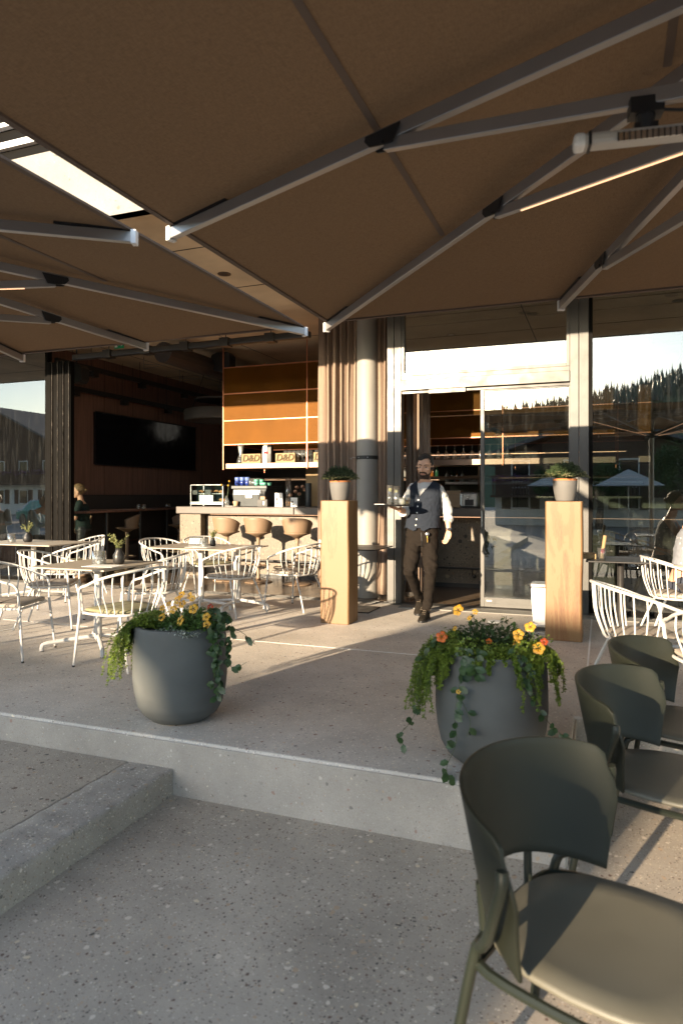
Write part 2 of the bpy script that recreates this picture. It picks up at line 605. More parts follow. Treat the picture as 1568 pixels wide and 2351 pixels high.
M['lemon'] = simple('lemon', (0.5, 0.46, 0.18), 0.5)
M['lemonade'] = glass_obj('cloudy_lemonade', (0.8, 0.75, 0.5), 0.06, 0.45)
M['orangejuice'] = simple('orange_drink', (0.85, 0.38, 0.03), 0.3)
M['gold'] = simple('gold', (0.7, 0.45, 0.12), 0.3, metal=0.9)
M['leaf_lime'] = leaf_mat('lime_leaf', (0.105, 0.165, 0.022), (0.22, 0.29, 0.05), 0.3)
M['leaf_dark'] = leaf_mat('ivy_leaf', (0.018, 0.045, 0.014), (0.045, 0.085, 0.025), 0.2)
M['leaf_mid'] = leaf_mat('pansy_leaf', (0.06, 0.13, 0.03), (0.13, 0.22, 0.06), 0.3)
M['leaf_silver'] = leaf_mat('silver_leaf', (0.30, 0.34, 0.30), (0.48, 0.52, 0.47), 0.2)
M['thyme'] = leaf_mat('thyme_leaf', (0.028, 0.055, 0.022), (0.075, 0.105, 0.045), 0.2)
M['thyme_tip'] = leaf_mat('thyme_tip', (0.14, 0.17, 0.07), (0.28, 0.24, 0.13), 0.25)
M['petal'] = leaf_mat('yellow_petal', (0.62, 0.30, 0.02), (0.72, 0.43, 0.05), 0.3)
M['petal_or'] = leaf_mat('orange_petal', (0.6, 0.09, 0.01), (0.7, 0.17, 0.01), 0.3)
M['petal_red'] = leaf_mat('rust_petal', (0.3, 0.03, 0.01), (0.5, 0.08, 0.01), 0.3)
M['petal_pink'] = leaf_mat('dried_petal', (0.45, 0.22, 0.13), (0.6, 0.35, 0.22), 0.2)
M['stem'] = simple('stem', (0.05, 0.07, 0.03), 0.8)
M['sprig'] = leaf_mat('sprig_leaf', (0.24, 0.27, 0.10), (0.46, 0.46, 0.22), 0.3)
M['bark'] = simple('bark', (0.09, 0.065, 0.045), 0.95, var=0.3, scale=12, bump=0.5)
M['treeleaf'] = leaf_mat('broad_leaf', (0.035, 0.08, 0.02), (0.10, 0.17, 0.05), 0.35, scale=3)
M['forest'] = leaf_mat('conifer', (0.03, 0.055, 0.04), (0.06, 0.09, 0.06), 0.1, scale=0.2)
M['hill'] = simple('meadow', (0.05, 0.085, 0.03), 0.95, var=0.3, scale=0.1)
M['asphalt'] = simple('square_paving', (0.30, 0.275, 0.25), 0.9, var=0.2, scale=3)
M['chaletwood'] = simple('aged_larch', (0.085, 0.045, 0.028), 0.8, var=0.35, scale=4, stretch=(1, 1, 7))
M['render'] = simple('white_render', (0.62, 0.6, 0.56), 0.85, var=0.06)
M['rooftile'] = simple('grey_roof', (0.10, 0.10, 0.105), 0.8, var=0.2, scale=8)
M['darkglass'] = simple('dark_window', (0.01, 0.012, 0.014), 0.06)
M['purple'] = leaf_mat('purple_flowers', (0.10, 0.03, 0.16), (0.22, 0.08, 0.3), 0.2)


M['rail_dark'] = simple('dark_profile', (0.05, 0.042, 0.036), 0.22, metal=0.8)
M['globe'] = emit_mat('opal_globe', (0.8, 0.75, 0.65), 0.12)

# ------------------------------------------------------------------ mesh builder
class MB:
    def __init__(s):
        s.v, s.f = [], []

    def add(s, vs, fs):
        o = len(s.v)
        s.v += [tuple(v) for v in vs]
        s.f += [tuple(i + o for i in f) for f in fs]
        return s

    def box(s, x0, x1, y0, y1, z0, z1):
        return s.add([(x0, y0, z0), (x1, y0, z0), (x1, y1, z0), (x0, y1, z0), (x0, y0, z1), (x1, y0, z1), (x1, y1, z1), (x0, y1, z1)],
                     [(3, 2, 1, 0), (4, 5, 6, 7), (0, 1, 5, 4), (1, 2, 6, 5), (2, 3, 7, 6), (3, 0, 4, 7)])

    def beam(s, a, b, wd, ht, up=(0, 0, 1)):
        a, b = Vector(a), Vector(b)
        d = (b - a).normalized()
        sx = d.cross(Vector(up)).normalized() * wd / 2
        su = sx.cross(d).normalized() * ht / 2
        vs = [a - sx - su, a + sx - su, a + sx + su, a - sx + su, b - sx - su, b + sx - su, b + sx + su, b - sx + su]
        return s.add(vs, [(0, 1, 2, 3), (7, 6, 5, 4), (1, 0, 4, 5), (2, 1, 5, 6), (3, 2, 6, 7), (0, 3, 7, 4)])

    def tube(s, pts, r, n=8, closed=False, cap=True):
        pts = [Vector(p) for p in pts]
        k = len(pts)
        rs = r if isinstance(r, (list, tuple)) else [r] * k
        rings = []
        prev = None
        for i, p in enumerate(pts):
            if closed:
                d = (pts[(i + 1) % k] - pts[i - 1])
            else:
                d = pts[min(i + 1, k - 1)] - pts[max(i - 1, 0)]
            if d.length < 1e-9:
                d = Vector((0, 0, 1))
            d.normalize()
            if prev is None:
                u = d.orthogonal().normalized()
            else:
                u = (prev - d * prev.dot(d))
                if u.length < 1e-6:
                    u = d.orthogonal()
                u.normalize()
            prev = u
            w_ = d.cross(u)
            rings.append([p + (u * math.cos(2 * pi * j / n) + w_ * math.sin(2 * pi * j / n)) * rs[i] for j in range(n)])
        vs = [v for rg in rings for v in rg]
        fs = []
        for i in range(k if closed else k - 1):
            a, b = i * n, ((i + 1) % k) * n
            for j in range(n):
                fs.append((a + j, a + (j + 1) % n, b + (j + 1) % n, b + j))
        if not closed and cap:
            fs.append(tuple(range(n - 1, -1, -1)))
            fs.append(tuple((k - 1) * n + j for j in range(n)))
        return s.add(vs, fs)

    def lathe(s, prof, c=(0, 0, 0), n=24, sx=1, sy=1):
        vs, fs = [], []
        for (r, z) in prof:
            for j in range(n):
                a = 2 * pi * j / n
                vs.append((c[0] + r * math.cos(a) * sx, c[1] + r * math.sin(a) * sy, c[2] + z))
        for i in range(len(prof) - 1):
            for j in range(n):
                fs.append((i * n + j, i * n + (j + 1) % n, (i + 1) * n + (j + 1) % n, (i + 1) * n + j))
        if prof[0][0] > 1e-5:
            fs.append(tuple(range(n - 1, -1, -1)))
        if prof[-1][0] > 1e-5:
            fs.append(tuple((len(prof) - 1) * n + j for j in range(n)))
        return s.add(vs, fs)

    def ell(s, c, r, n=16, m=10, rot=None):
        vs, fs = [], []
        rot = rot or Matrix.Identity(3)
        for i in range(m + 1):
            ph = pi * i / m
            for j in range(n):
                a = 2 * pi * j / n
                v = Vector((r[0] * math.sin(ph) * math.cos(a), r[1] * math.sin(ph) * math.sin(a), -r[2] * math.cos(ph)))
                vs.append(Vector(c) + rot @ v)
        for i in range(m):
            for j in range(n):
                fs.append((i * n + j, i * n + (j + 1) % n, (i + 1) * n + (j + 1) % n, (i + 1) * n + j))
        return s.add(vs, fs)

    def loft(s, rings, cap=True, closed_ring=True):
        n = len(rings[0])
        vs = [v for r in rings for v in r]
        fs = []
        for i in range(len(rings) - 1):
            for j in range(n if closed_ring else n - 1):
                fs.append((i * n + j, i * n + (j + 1) % n, (i + 1) * n + (j + 1) % n, (i + 1) * n + j))
        if cap and closed_ring:
            fs.append(tuple(range(n - 1, -1, -1)))
            fs.append(tuple((len(rings) - 1) * n + j for j in range(n)))
        return s.add(vs, fs)

    def prism(s, poly, z0, z1):
        n = len(poly)
        vs = [(p[0], p[1], z0) for p in poly] + [(p[0], p[1], z1) for p in poly]
        fs = [tuple(range(n - 1, -1, -1)), tuple(range(n, 2 * n))]
        for j in range(n):
            fs.append((j, (j + 1) % n, n + (j + 1) % n, n + j))
        return s.add(vs, fs)

    def quad(s, a, b, c, d):
        return s.add([a, b, c, d], [(0, 1, 2, 3)])

    def off(s, v):
        v = Vector(v)
        s.v = [tuple(Vector(p) - v) for p in s.v]
        return s

    def xf(s, mat):
        s.v = [tuple(mat @ Vector(p)) for p in s.v]
        return s


LOC = {}


def obj(name, mb, mat, parent=None, smooth=False, bevel=0, subsurf=0, local=False):
    me = bpy.data.meshes.new(name)
    vs = mb.v
    base = None
    if parent is not None and not local:
        base = LOC.get(parent.name)
        if base is not None:
            ca, sa = math.cos(-base[1]), math.sin(-base[1])
            out = []
            for p in vs:
                x, y, z = p[0] - base[0][0], p[1] - base[0][1], p[2] - base[0][2]
                out.append((x * ca - y * sa, x * sa + y * ca, z))
            vs = out
    me.from_pydata(vs, [], mb.f)
    if smooth:
        me.polygons.foreach_set('use_smooth', [True] * len(me.polygons))
    me.materials.append(M[mat] if isinstance(mat, str) else mat)
    me.update()
    o = bpy.data.objects.new(name, me)
    COL.objects.link(o)
    if parent is not None:
        o.parent = parent
        if parent.name in LOC:
            LOC[o.name] = LOC[parent.name]
    if smooth and smooth != 'all':
        try:
            me.set_sharp_from_angle(angle=R(40))
        except Exception:
            pass
    if bevel:
        b = o.modifiers.new('b', 'BEVEL')
        b.width = bevel
        b.segments = 2
        b.limit_method = 'ANGLE'
        b.angle_limit = R(40)
    if subsurf:
        b = o.modifiers.new('s', 'SUBSURF')
        b.levels = b.render_levels = subsurf
    return o


def thing(name, label, cat, loc=(0, 0, 0), rz=0, group=None):
    o = bpy.data.objects.new(name, None)
    COL.objects.link(o)
    o.location = loc
    o.rotation_euler = (0, 0, rz)
    o.empty_display_size = 0.1
    o['label'] = label
    o['category'] = cat
    if group:
        o['group'] = group
    LOC[o.name] = (tuple(loc), rz)
    return o


def tag(o, label, cat, group=None):
    o['label'] = label
    o['category'] = cat
    if group:
        o['group'] = group
    return o


def struct(o, kind='structure'):
    o['kind'] = kind
    return o


def dup(root, loc, rz, label=None, group=None, swap=None):
    def cp(o, par):
        c = o.copy()
        COL.objects.link(c)
        if par is not None:
            c.parent = par
        for ch in list(kids.get(o.name, [])):
            cc = cp(ch, c)
            if swap and ch.name.split('.')[0] in swap:
                cc.data = cc.data.copy()
                cc.data.materials[0] = M[swap[ch.name.split('.')[0]]]
        return c
    kids = {}
    for ob in COL.objects:
        if ob.parent is not None:
            kids.setdefault(ob.parent.name, []).append(ob)
    r = cp(root, None)
    r.location = loc
    r.rotation_euler = (0, 0, rz)
    if label:
        r['label'] = label
    if group:
        r['group'] = group
    return r


def catmull(pts, k=6, closed=False):
    pts = [Vector(p) for p in pts]
    n = len(pts)
    out = []
    rng = range(n) if closed else range(n - 1)
    for i in rng:
        p0 = pts[(i - 1) % n] if closed or i > 0 else pts[0] * 2 - pts[1]
        p1, p2 = pts[i], pts[(i + 1) % n]
        p3 = pts[(i + 2) % n] if closed or i + 2 < n else p2 * 2 - p1
        for j in range(k):
            t = j / k
            out.append(0.5 * ((2 * p1) + (p2 - p0) * t + (2 * p0 - 5 * p1 + 4 * p2 - p3) * t * t + (3 * p1 - p0 - 3 * p2 + p3) * t ** 3))
    if not closed:
        out.append(pts[-1])
    return out
# ================================================================== ground and terrace
LOW = -0.31
EDGE_Y = 3.22
NX, NY = -0.16, 4.42        # the terrace steps back here, on the right
mb = MB()
mb.quad((-400, -400, LOW - .02), (400, -400, LOW - .02), (400, 300, LOW - .02), (-400, 300, LOW - .02))
struct(obj('square', mb, 'asphalt'))
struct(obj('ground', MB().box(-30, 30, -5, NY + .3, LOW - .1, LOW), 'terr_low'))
mb = MB().prism([(-30, EDGE_Y), (NX, EDGE_Y), (NX, NY), (14, NY), (14, 8.12), (-30, 8.12)], LOW - 0.2, 0)
t_ = struct(obj('terrace', mb, 'terrazzo', bevel=0.012))
# riser facing: smooth cast concrete on the step's upright face
mb = MB().box(-30, NX + 0.006, EDGE_Y - 0.012, EDGE_Y, LOW - 0.1, -0.014).box(NX, NX + 0.012, EDGE_Y, NY, LOW - 0.1, -0.014)
struct(obj('terrace_riser', mb, 'riser', bevel=0.005))
# broad intermediate step with a split-stone nosing
SX = -2.23
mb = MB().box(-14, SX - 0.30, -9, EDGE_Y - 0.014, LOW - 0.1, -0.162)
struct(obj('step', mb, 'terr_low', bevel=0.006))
mb = MB()
ny, nx = 170, 12
vs, fs = [], []
def stepprof(k, y):
    prof = [(SX - 0.292, -0.175), (SX - 0.29, -0.162), (SX - 0.22, -0.161), (SX - 0.15, -0.162), (SX - 0.08, -0.162), (SX - 0.03, -0.162), (SX - 0.004, -0.163), (SX, -0.172), (SX, -0.22), (SX, -0.26), (SX, -0.32), (SX, -0.36)]
    x, z = prof[k]
    q = noise.noise(Vector((x * 22, y * 22, z * 22))) + 0.6 * noise.noise(Vector((x * 50, y * 50, z * 50)))
    if 1 <= k <= 6:
        z += 0.009 * q
        if k >= 4:
            x += 0.014 * q
    elif k > 6:
        x += 0.005 * q
    return (x, y, z)
for i in range(ny + 1):
    y = -1.5 + (EDGE_Y - 0.014 + 1.5) * i / ny
    for k in range(nx):
        vs.append(stepprof(k, y))
for i in range(ny):
    for k in range(nx - 1):
        a = i * nx + k
        fs.append((a, a + 1, a + nx + 1, a + nx))
mb.add(vs, fs)
struct(obj('step_nosing', mb, 'roughstone', smooth='all'))
# terrace expansion joints (thin pale sealant strips)
mb = MB()
a, b = PZ(560, 1466, 0.004), PZ(935, 1506, 0.004)
Yj = (a.y + b.y) / 2
mb.box(-12, NX - .2, Yj - 0.006, Yj + 0.006, 0.0035, 0.005)
mb.box(-0.12, -0.105, Yj, 8.0, 0.0035, 0.005)
mb.box(-5.6, -5.585, EDGE_Y + 0.02, 8.0, 0.0035, 0.005)
struct(obj('paving_joint', mb, 'whitepaint'))
# interior floor and threshold
struct(obj('interior_floor', MB().box(-14, 14, 8.12, 18, -0.2, 0.0), 'infloor'))
FY0 = 8.2

# ================================================================== building
B = thing('cafe_building', 'modern cafe building with bronze window frames, deep concrete soffit and folded-open glass front', 'building', (-3, 8.2, 0))
CEIL = 3.85
RE = 4.95
sl = obj('soffit', MB().box(-16, 14, RE, 18, CEIL, CEIL + 0.3), 'concrete', B)
mb = MB()
for x in (-12.5, -10.2, -7.9, -5.6, -3.3, -1.0, 1.3, 3.6):
    mb.box(x - .006, x + .006, RE + .02, 17.5, CEIL - .004, CEIL)
for y in (5.9, 7.2, 9.8, 12.2):
    mb.box(-16, 14, y - .006, y + .006, CEIL - .0045, CEIL)
obj('soffit_joints', mb, 'blackmetal', B)
mb = MB().box(-16, 14, RE - 0.006, RE + .1, CEIL - 0.0, CEIL + 0.70).box(-16, 14, RE - .006, RE + .1, 5.1, 8.5)
obj('fascia', mb, 'fascia', B)
mb = MB().box(-16, 14, RE + .02, RE + .09, 4.55, 5.1)
obj('window_band', mb, 'frame_dark', B)
mb = MB().box(-16, 14, RE - .03, RE + .02, 4.66, 4.72).box(-16, 14, RE - .04, RE + .02, 4.86, 4.90)
obj('window_band_rail', mb, 'cap', B)
# recessed soffit lights
for i, p in enumerate([PZ(515, 628, CEIL), Vector((-0.9, 6.8, CEIL)), Vector((0.9, 6.8, CEIL)), Vector((-6.6, 6.8, CEIL)), Vector((-2.2, 10.5, CEIL)), Vector((-1.0, 9.6, CEIL)), Vector((.8, 9.4, CEIL))]):
    q = obj('downlight', MB().lathe([(0.075, -0.006), (0.075, 0.0)], (p.x, p.y, CEIL), 20), 'blackmetal', B)
    obj('lens', MB().lathe([(0.045, -0.008), (0.045, -0.006)], (p.x, p.y, CEIL), 16), 'cap' if i in (4,) else 'black', q)
# side and back walls
WX = -8.62
obj('side_wall', MB().box(WX - .2, WX, 8.6, 16, 0, CEIL), 'panel', B)
mb = MB()
for k in range(1, 9):
    mb.box(WX, WX + .004, 8.6 + k * .82 - .004, 8.6 + k * .82 + .004, 0, CEIL)
obj('panel_joints', mb, 'backwall', B)
obj('back_wall', MB().box(WX, 12, 15.2, 15.4, 0, CEIL), 'backwall', B)
obj('wall', MB().box(-1.2, 12, 15.0, 15.2, 0, CEIL), 'sage', B)
obj('wall', MB().box(13.8, 14, 8.2, 18, 0, CEIL), 'backwall', B)
obj('wall', MB().box(-16, -15.8, 8.2, 18, 0, CEIL), 'backwall', B)
obj('wall', MB().box(-16, 14, 17.8, 18, 0, CEIL), 'backwall', B)
# white round column with a black clamp band
CX, CY = -2.93, 8.62
c_ = obj('column', MB().lathe([(0.142, 0), (0.142, CEIL)], (CX, CY, 0), 40), 'column', B, smooth=True)
zb = PY(840, 1051, CY).z
cb = obj('clamp_band', MB().lathe([(0.146, zb - .024), (0.15, zb - .024), (0.15, zb + .024), (0.146, zb + .024)], (CX, CY, 0), 40), 'black', c_, smooth=True)
mb = MB()
for ang in (-120, -70):
    mb.ell((CX + .15 * math.cos(R(ang)), CY + .15 * math.sin(R(ang)), zb), (.008, .008, .008), 8, 6)
mb.tube([(CX - .15, CY - .05, zb), (CX - .19, CY - .06, zb + .01), (CX - .2, CY - .06, zb - .02), (CX - .22, CY - .06, zb + .0)], .004, 6)
obj('bolt', mb, 'steel', cb)


def frame_rect(x0, x1, z0, z1, y0, y1, wd):
    m_ = MB()
    m_.box(x0, x0 + wd, y0, y1, z0, z1).box(x1 - wd, x1, y0, y1, z0, z1)
    m_.box(x0 + wd, x1 - wd, y0 + .002, y1 - .002, z0, z0 + wd).box(x0 + wd, x1 - wd, y0 + .002, y1 - .002, z1 - wd, z1)
    return m_


# door surround
JL, JR, ML, MR = -2.525, -2.345, -0.352, -0.150
LZ0, LZ1 = 2.655, 2.835
obj('door_post', MB().box(JL, JL + .085, FY0, FY0 + .14, 0, CEIL).box(JL + .09, JR, FY0 + .004, FY0 + .14, 0, CEIL), 'frame', B, bevel=.003)
obj('door_post', MB().box(ML, ML + .095, FY0 + .004, FY0 + .14, 0, CEIL).box(ML + .10, MR, FY0, FY0 + .14, 0, CEIL), 'frame', B, bevel=.003)
obj('lintel', MB().box(JR + .001, ML - .001, FY0 - .02, FY0 + .12, LZ0, LZ0 + .125).box(JR + .001, ML - .001, FY0 + .01, FY0 + .12, LZ0 + .128, LZ1), 'frame', B, bevel=.003)
tw = obj('transom_window', frame_rect(JR + .002, ML - .002, LZ1 + .001, CEIL - .02, FY0 + .01, FY0 + .09, .035), 'frame', B, bevel=.002)
obj('pane', MB().box(JR + .035, ML - .035, FY0 + .045, FY0 + .053, LZ1 + .035, CEIL - .055), 'pane', tw)
# sliding leaf (closed half) and its parked twin behind the left curtain side
sd = obj('sliding_door', frame_rect(-1.372, ML + .03, .02, LZ0 - .005, FY0 + .05, FY0 + .10, .045), 'frame', B, bevel=.002)
obj('bottom_rail', MB().box(-1.327, ML - .015, FY0 + .052, FY0 + .098, .065, .13), 'frame', sd)
obj('pane', MB().box(-1.328, ML - .014, FY0 + .07, FY0 + .078, .13, LZ0 - .05), 'pane', sd)
obj('sticker', MB().box(-1.30, -1.24, FY0 + .049, FY0 + .052, .085, .10), 'paper', sd)
obj('door_handle', MB().tube([(-1.35, FY0 + .05, 1.18), (-1.35, FY0 + .0, 1.16), (-1.35, FY0 + .0, .98), (-1.35, FY0 + .05, .96)], .009, 8), 'steel', sd)
obj('door_track', MB().box(JR, ML, FY0 + .03, FY0 + .11, LZ0 - .035, LZ0 - .001).box(JR + .35, JR + .8, FY0 - .0, FY0 + .05, LZ0 - .05, LZ0 - .003), 'blackmetal', B)
obj('threshold', MB().box(-2.3, 0.6, 7.90, 8.118, 0.001, .012), 'fascia', B, bevel=.002)
obj('sill_track', MB().box(-12, 8, 8.10, 8.118, .001, .008).box(-12, JL, 8.16, 8.19, .001, .012).box(-12, JL, 8.24, 8.26, .001, .014).box(JL, 8, 8.14, 8.34, .001, .01), 'frame', B)
obj('drain_slot', MB().box(-12, JL, 8.194, 8.236, .001, .004).box(-12, JL, 8.265, 8.31, .001, .004), 'black', B)
# fixed glazing right
fw = obj('shop_window', frame_rect(MR + .002, 3.4, .02, CEIL - .01, FY0 + .01, FY0 + .10, .04), 'frame_dark', B)
obj('pane', MB().box(MR + .04, 3.36, FY0 + .05, FY0 + .058, .06, CEIL - .05), 'pane', fw)
fw = obj('shop_window', frame_rect(3.41, 8.0, .02, CEIL - .01, FY0 + .01, FY0 + .10, .04), 'frame_dark', B)
obj('pane', MB().box(3.45, 7.96, FY0 + .05, FY0 + .058, .06, CEIL - .05), 'pane', fw)
# fixed glazing left + folded leaves
fw = obj('shop_window', frame_rect(-13.5, -7.99, .02, CEIL - .01, FY0 + .01, FY0 + .10, .05), 'frame_dark', B)
obj('pane', MB().box(-13.45, -8.03, FY0 + .05, FY0 + .058, .06, CEIL - .05), 'pane', fw)
for k in range(4):
    x = -7.975 + k * .108
    q = obj('folded_door', MB().box(x, x + .078, FY0 - .02 + .012 * (k % 2), FY0 + .10, .015, 3.40), 'frame_dark', B, bevel=.012)
    obj('gasket', MB().box(x + .080, x + .106, FY0 + .02, FY0 + .09, .015, 3.39), 'frame_dark', q)
    obj('edge_profile', MB().tube([(x + .092, FY0 - .012, .02), (x + .092, FY0 - .012, 3.40)], .007, 8), 'rail_dark', q)
# folding-front header rail (heavy black pipe with clamps)
mb = MB()
mb.beam((-7.56, FY0 + .1, 3.46), (-3.62, FY0 + .1, 3.49), .10, .09)
hr = obj('header_rail', mb, 'blackmetal', B, bevel=.02)
for x in (-6.9, -6.2, -5.55, -4.9, -4.2):
    z = 3.46 + (x + 7.56) / 5.04 * .04
    mb = MB().box(x - .07, x + .07, FY0 + .03, FY0 + .17, z - .06, z + .06)
    mb.tube([(x, FY0 + .1, z), (x, FY0 + .1, CEIL)], .008, 6)
    obj('rail_clamp', mb, 'blackmetal', hr, bevel=.01)
mb = MB()
q0, q1 = PX(171, 834, -8.1), PX(420, 900, -8.1)
for X_, py, py2 in ((-8.1, 834, 897), (-8.5, 887, 942)):
    a, b = PX(171, py, X_), PX(405, py2, X_)
    z = (a.z + b.z) / 2
    mb.box(X_ - .035, X_ + .035, FY0 + .3, 15, z - .04, z + .04)
    for y in (9.3, 10.6, 12.0, 13.4):
        mb.box(X_ - .05, X_ + .05, y, y + .13, z - .13, z - .03)
        mb.tube([(X_, y, z), (X_, y, CEIL)], .005, 5)
tag(obj('lighting_track', mb, 'blackmetal'), 'black suspended track with small spotlights along the wall that carries the television', 'track')
mb = MB()
mb.tube([(-6.3, 8.8, 3.55), (-6.3, 14.8, 3.55)], .16, 16)
tag(obj('duct_pipe', mb, 'backwall'), 'dark round ventilation duct running back under the bar ceiling', 'duct')

# ================================================================== curtains
def curtain(name, x0, x1, y, z0, z1, waves, amp, label, pinch=None, par=None):
    m_ = MB()
    nu, nv = waves * 14, 26
    vs, fs = [], []
    for j in range(nv + 1):
        v = j / nv
        z = z0 + (z1 - z0) * v
        for i in range(nu + 1):
            u = i / nu
            a0, a1 = (x0, x1)
            if pinch:
                px0, px1 = pinch(z)
                a0, a1 = x0 + px0, x1 + px1
            ph = u * waves * 2 * pi + 1.3 * noise.noise(Vector((u * 5, z * 0.45, 3.1 + x0)))
            am = amp * (0.7 + 0.9 * noise.noise(Vector((u * 5, z * 0.35, 7.7))))
            x = a0 + (a1 - a0) * u + am * .35 * math.sin(2 * ph)
            yy = y + am * math.sin(ph) + .012 * noise.noise(Vector((u * 14, z * 1.2, 1)))
            vs.append((x, yy, z))
    for j in range(nv):
        for i in range(nu):
            a = j * (nu + 1) + i
            fs.append((a, a + 1, a + nu + 2, a + nu + 1))
    m_.add(vs, fs)
    o = obj(name, m_, 'curtain', par, smooth='all')
    so = o.modifiers.new('t', 'SOLIDIFY')
    so.thickness = .006
    return tag(o, label, 'curtain')
curtain('curtain', -3.64, -3.06, 8.60, .10, CEIL, 6, .06, 'brown wool curtain gathered in folds left of the white round column',
        pinch=lambda z: (0.0, -0.10 * max(0, 1.4 - z)))
curtain('curtain', -2.80, -2.50, 8.62, .04, CEIL, 4, .038, 'narrow brown curtain hanging between the white column and the door post',
        pinch=lambda z: (-.06 * max(0, 1.3 - z), 0.0))
curtain('curtain', -2.52, -2.18, 9.05, .03, 3.1, 5, .035, 'brown curtain seen through the open doorway behind the waiter')
# ================================================================== big umbrellas
def umbrella(label, X0, X1, Y0, Y1, h, C, zp, sideL, sideF, joints, led, corner_first, poleh, heater=None, ends_only=None):
    """corner_first = (sx, sy): the corner nearest the photograph's centre"""
    cx, cy = C
    U = thing('parasol', label, 'parasol', (cx, cy, LOW), 0, 'large taupe parasols over the terrace')
    def roof(x, y):
        ax = (x - cx) / ((X1 - cx) if x > cx else (cx - X0))
        ay = (y - cy) / ((Y1 - cy) if y > cy else (cy - Y0))
        return zp - (zp - h) * max(abs(ax), abs(ay))
    # canopy as a fine grid so the cloth sags a little between the ribs
    n = 72
    xs = [X0 + (cx - X0) * i / (n // 2) for i in range(n // 2)] + [cx + (X1 - cx) * i / (n // 2) for i in range(n // 2 + 1)]
    ys = [Y0 + (cy - Y0) * i / (n // 2) for i in range(n // 2)] + [cy + (Y1 - cy) * i / (n // 2) for i in range(n // 2 + 1)]
    vs, fs = [], []
    for j, y in enumerate(ys):
        for i, x in enumerate(xs):
            z = roof(x, y) + .010 * noise.noise(Vector((x * .9, y * .9, h))) + .0035 * noise.noise(Vector((x * 4, y * 1.2, h)))
            vs.append((x, y, z))
    W = len(xs)
    for j in range(len(ys) - 1):
        for i in range(W - 1):
            a = j * W + i
            fs.append((a, a + 1, a + W + 1, a + W))
    can = obj('canopy', MB().add(vs, fs), 'canvas', U)
    mb = MB()
    e = .004
    for a, b in (((X0, Y0), (X1, Y0)), ((X1, Y0), (X1, Y1)), ((X1, Y1), (X0, Y1)), ((X0, Y1), (X0, Y0))):
        mb.beam((a[0], a[1], h - e), (b[0], b[1], h - e), .03, .012)
    obj('hem', mb, 'canvas_dark', can)
    # joining seams between cloth widths, parallel to the side edges
    for x in (X0 + (cx - X0) * .41, X1 - (X1 - cx) * .41, X0 + (cx - X0) * .78, X1 - (X1 - cx) * .78):
        f = abs((x - cx) / ((X1 - cx) if x > cx else (cx - X0)))
        ya, yb = cy - (cy - Y0) * f, cy + (Y1 - cy) * f
        z = roof(x, cy) - .006
        obj('seam', MB().box(x - .015, x + .015, ya, yb, z - .002, z), 'canvas_dark', can)
    # ribs: to the corners and at thirds of every side
    sx, sy = corner_first
    xc = X0 if sx < 0 else X1
    xo = X1 if sx < 0 else X0
    yc, yo = (Y1, Y0)
    yA, yB = yc - sideL, yo
    xA = xc + sideF * (1 if sx < 0 else -1)
    xB = xo - sideF * (1 if sx < 0 else -1)
    ends = {'c0': (xc, yc), 'l0': (xc, yA), 'c1': (xc, yo), 'f0': (xA, yc), 'f1': (xB, yc),
            'c2': (xo, yc), 'r0': (xo, yA), 'c3': (xo, yo), 'b0': (xA, yo), 'b1': (xB, yo)}
    hub = Vector((cx, cy, zp - .09))
    low = Vector((cx, cy, poleh))
    info = {}
    for kx, (ex, ey) in ends.items():
        d2 = Vector((ex - cx, ey - cy, 0)).normalized()
        E_ = Vector((ex, ey, h - .045)) + d2 * .02
        rb = obj('rib', MB().beam(hub, E_, .037, .057), 'alu', U, bevel=.003)
        obj('end_cap', MB().beam(E_ - d2 * .01, E_ + d2 * .018, .05, .074), 'cap', rb, bevel=.003)
        dd = (hub - E_).normalized()
        up = dd.cross(d2.cross(Vector((0, 0, 1)))).normalized()
        if up.z < 0:
            up = -up
        obj('pocket', MB().beam(E_ + dd * .04 + up * .036, E_ + dd * .42 + up * .036, .046, .012), 'black', rb)
        s = joints.get(kx, .45)
        J = E_ + (hub - E_) * s
        J.z -= .035
        st = obj('strut', MB().beam(J, low, .033, .05), 'alu', U, bevel=.003)
        # joint bracket: two dark cheek plates
        sd_ = dd.cross(Vector((0, 0, 1))).normalized()
        dn = Vector((0, 0, -1))
        mb = MB()
        ds = (low - J).normalized()
        for sg in (-1, 1):
            q = J + sd_ * sg * .026 - Vector((0, 0, -.05))
            poly = [q - dd * .085 + dn * .02, q - dd * .06 + dn * .05, q + dd * .0 + dn * .062, q + ds * .05 + dn * .055, q + dd * .085 - dn * .0, q - dd * .08 + dn * .0]
            k0 = len(poly)
            vs2 = poly + [p + sd_ * sg * .006 for p in poly]
            f2 = [tuple(range(k0)), tuple(range(2 * k0 - 1, k0 - 1, -1))] + [(i, (i + 1) % k0, k0 + (i + 1) % k0, k0 + i) for i in range(k0)]
            mb.add(vs2, f2)
            mb.tube([q + dn * .05, q + dn * .05 + sd_ * sg * .012], .008, 8)
        obj('bracket', mb, 'black', st)
        if kx in led:
            upn = ds.cross(sd_).normalized()
            if upn.z > 0:
                upn = -upn
            L_ = (low - J).length
            a, b = J + ds * L_ * .10 + upn * .0275, J + ds * L_ * .93 + upn * .0275
            obj('led_strip', MB().beam(a, b, .007, .004), 'led', st)
        info[kx] = (J, low, ds)
    # mast with hub and crank
    mb = MB().lathe([(.045, 0.0), (.045, zp - LOW - .05)], (cx, cy, LOW), 20)
    obj('mast', mb, 'alu', U, smooth=True)
    obj('hub', MB().lathe([(.07, -.05), (.11, -.03), (.11, .06), (.06, .09)], (cx, cy, poleh), 20).lathe([(.06, -.2), (.12, -.14), (.12, -.02), (.05, .0)], (cx, cy, zp - .02), 20), 'black', U, smooth=True)
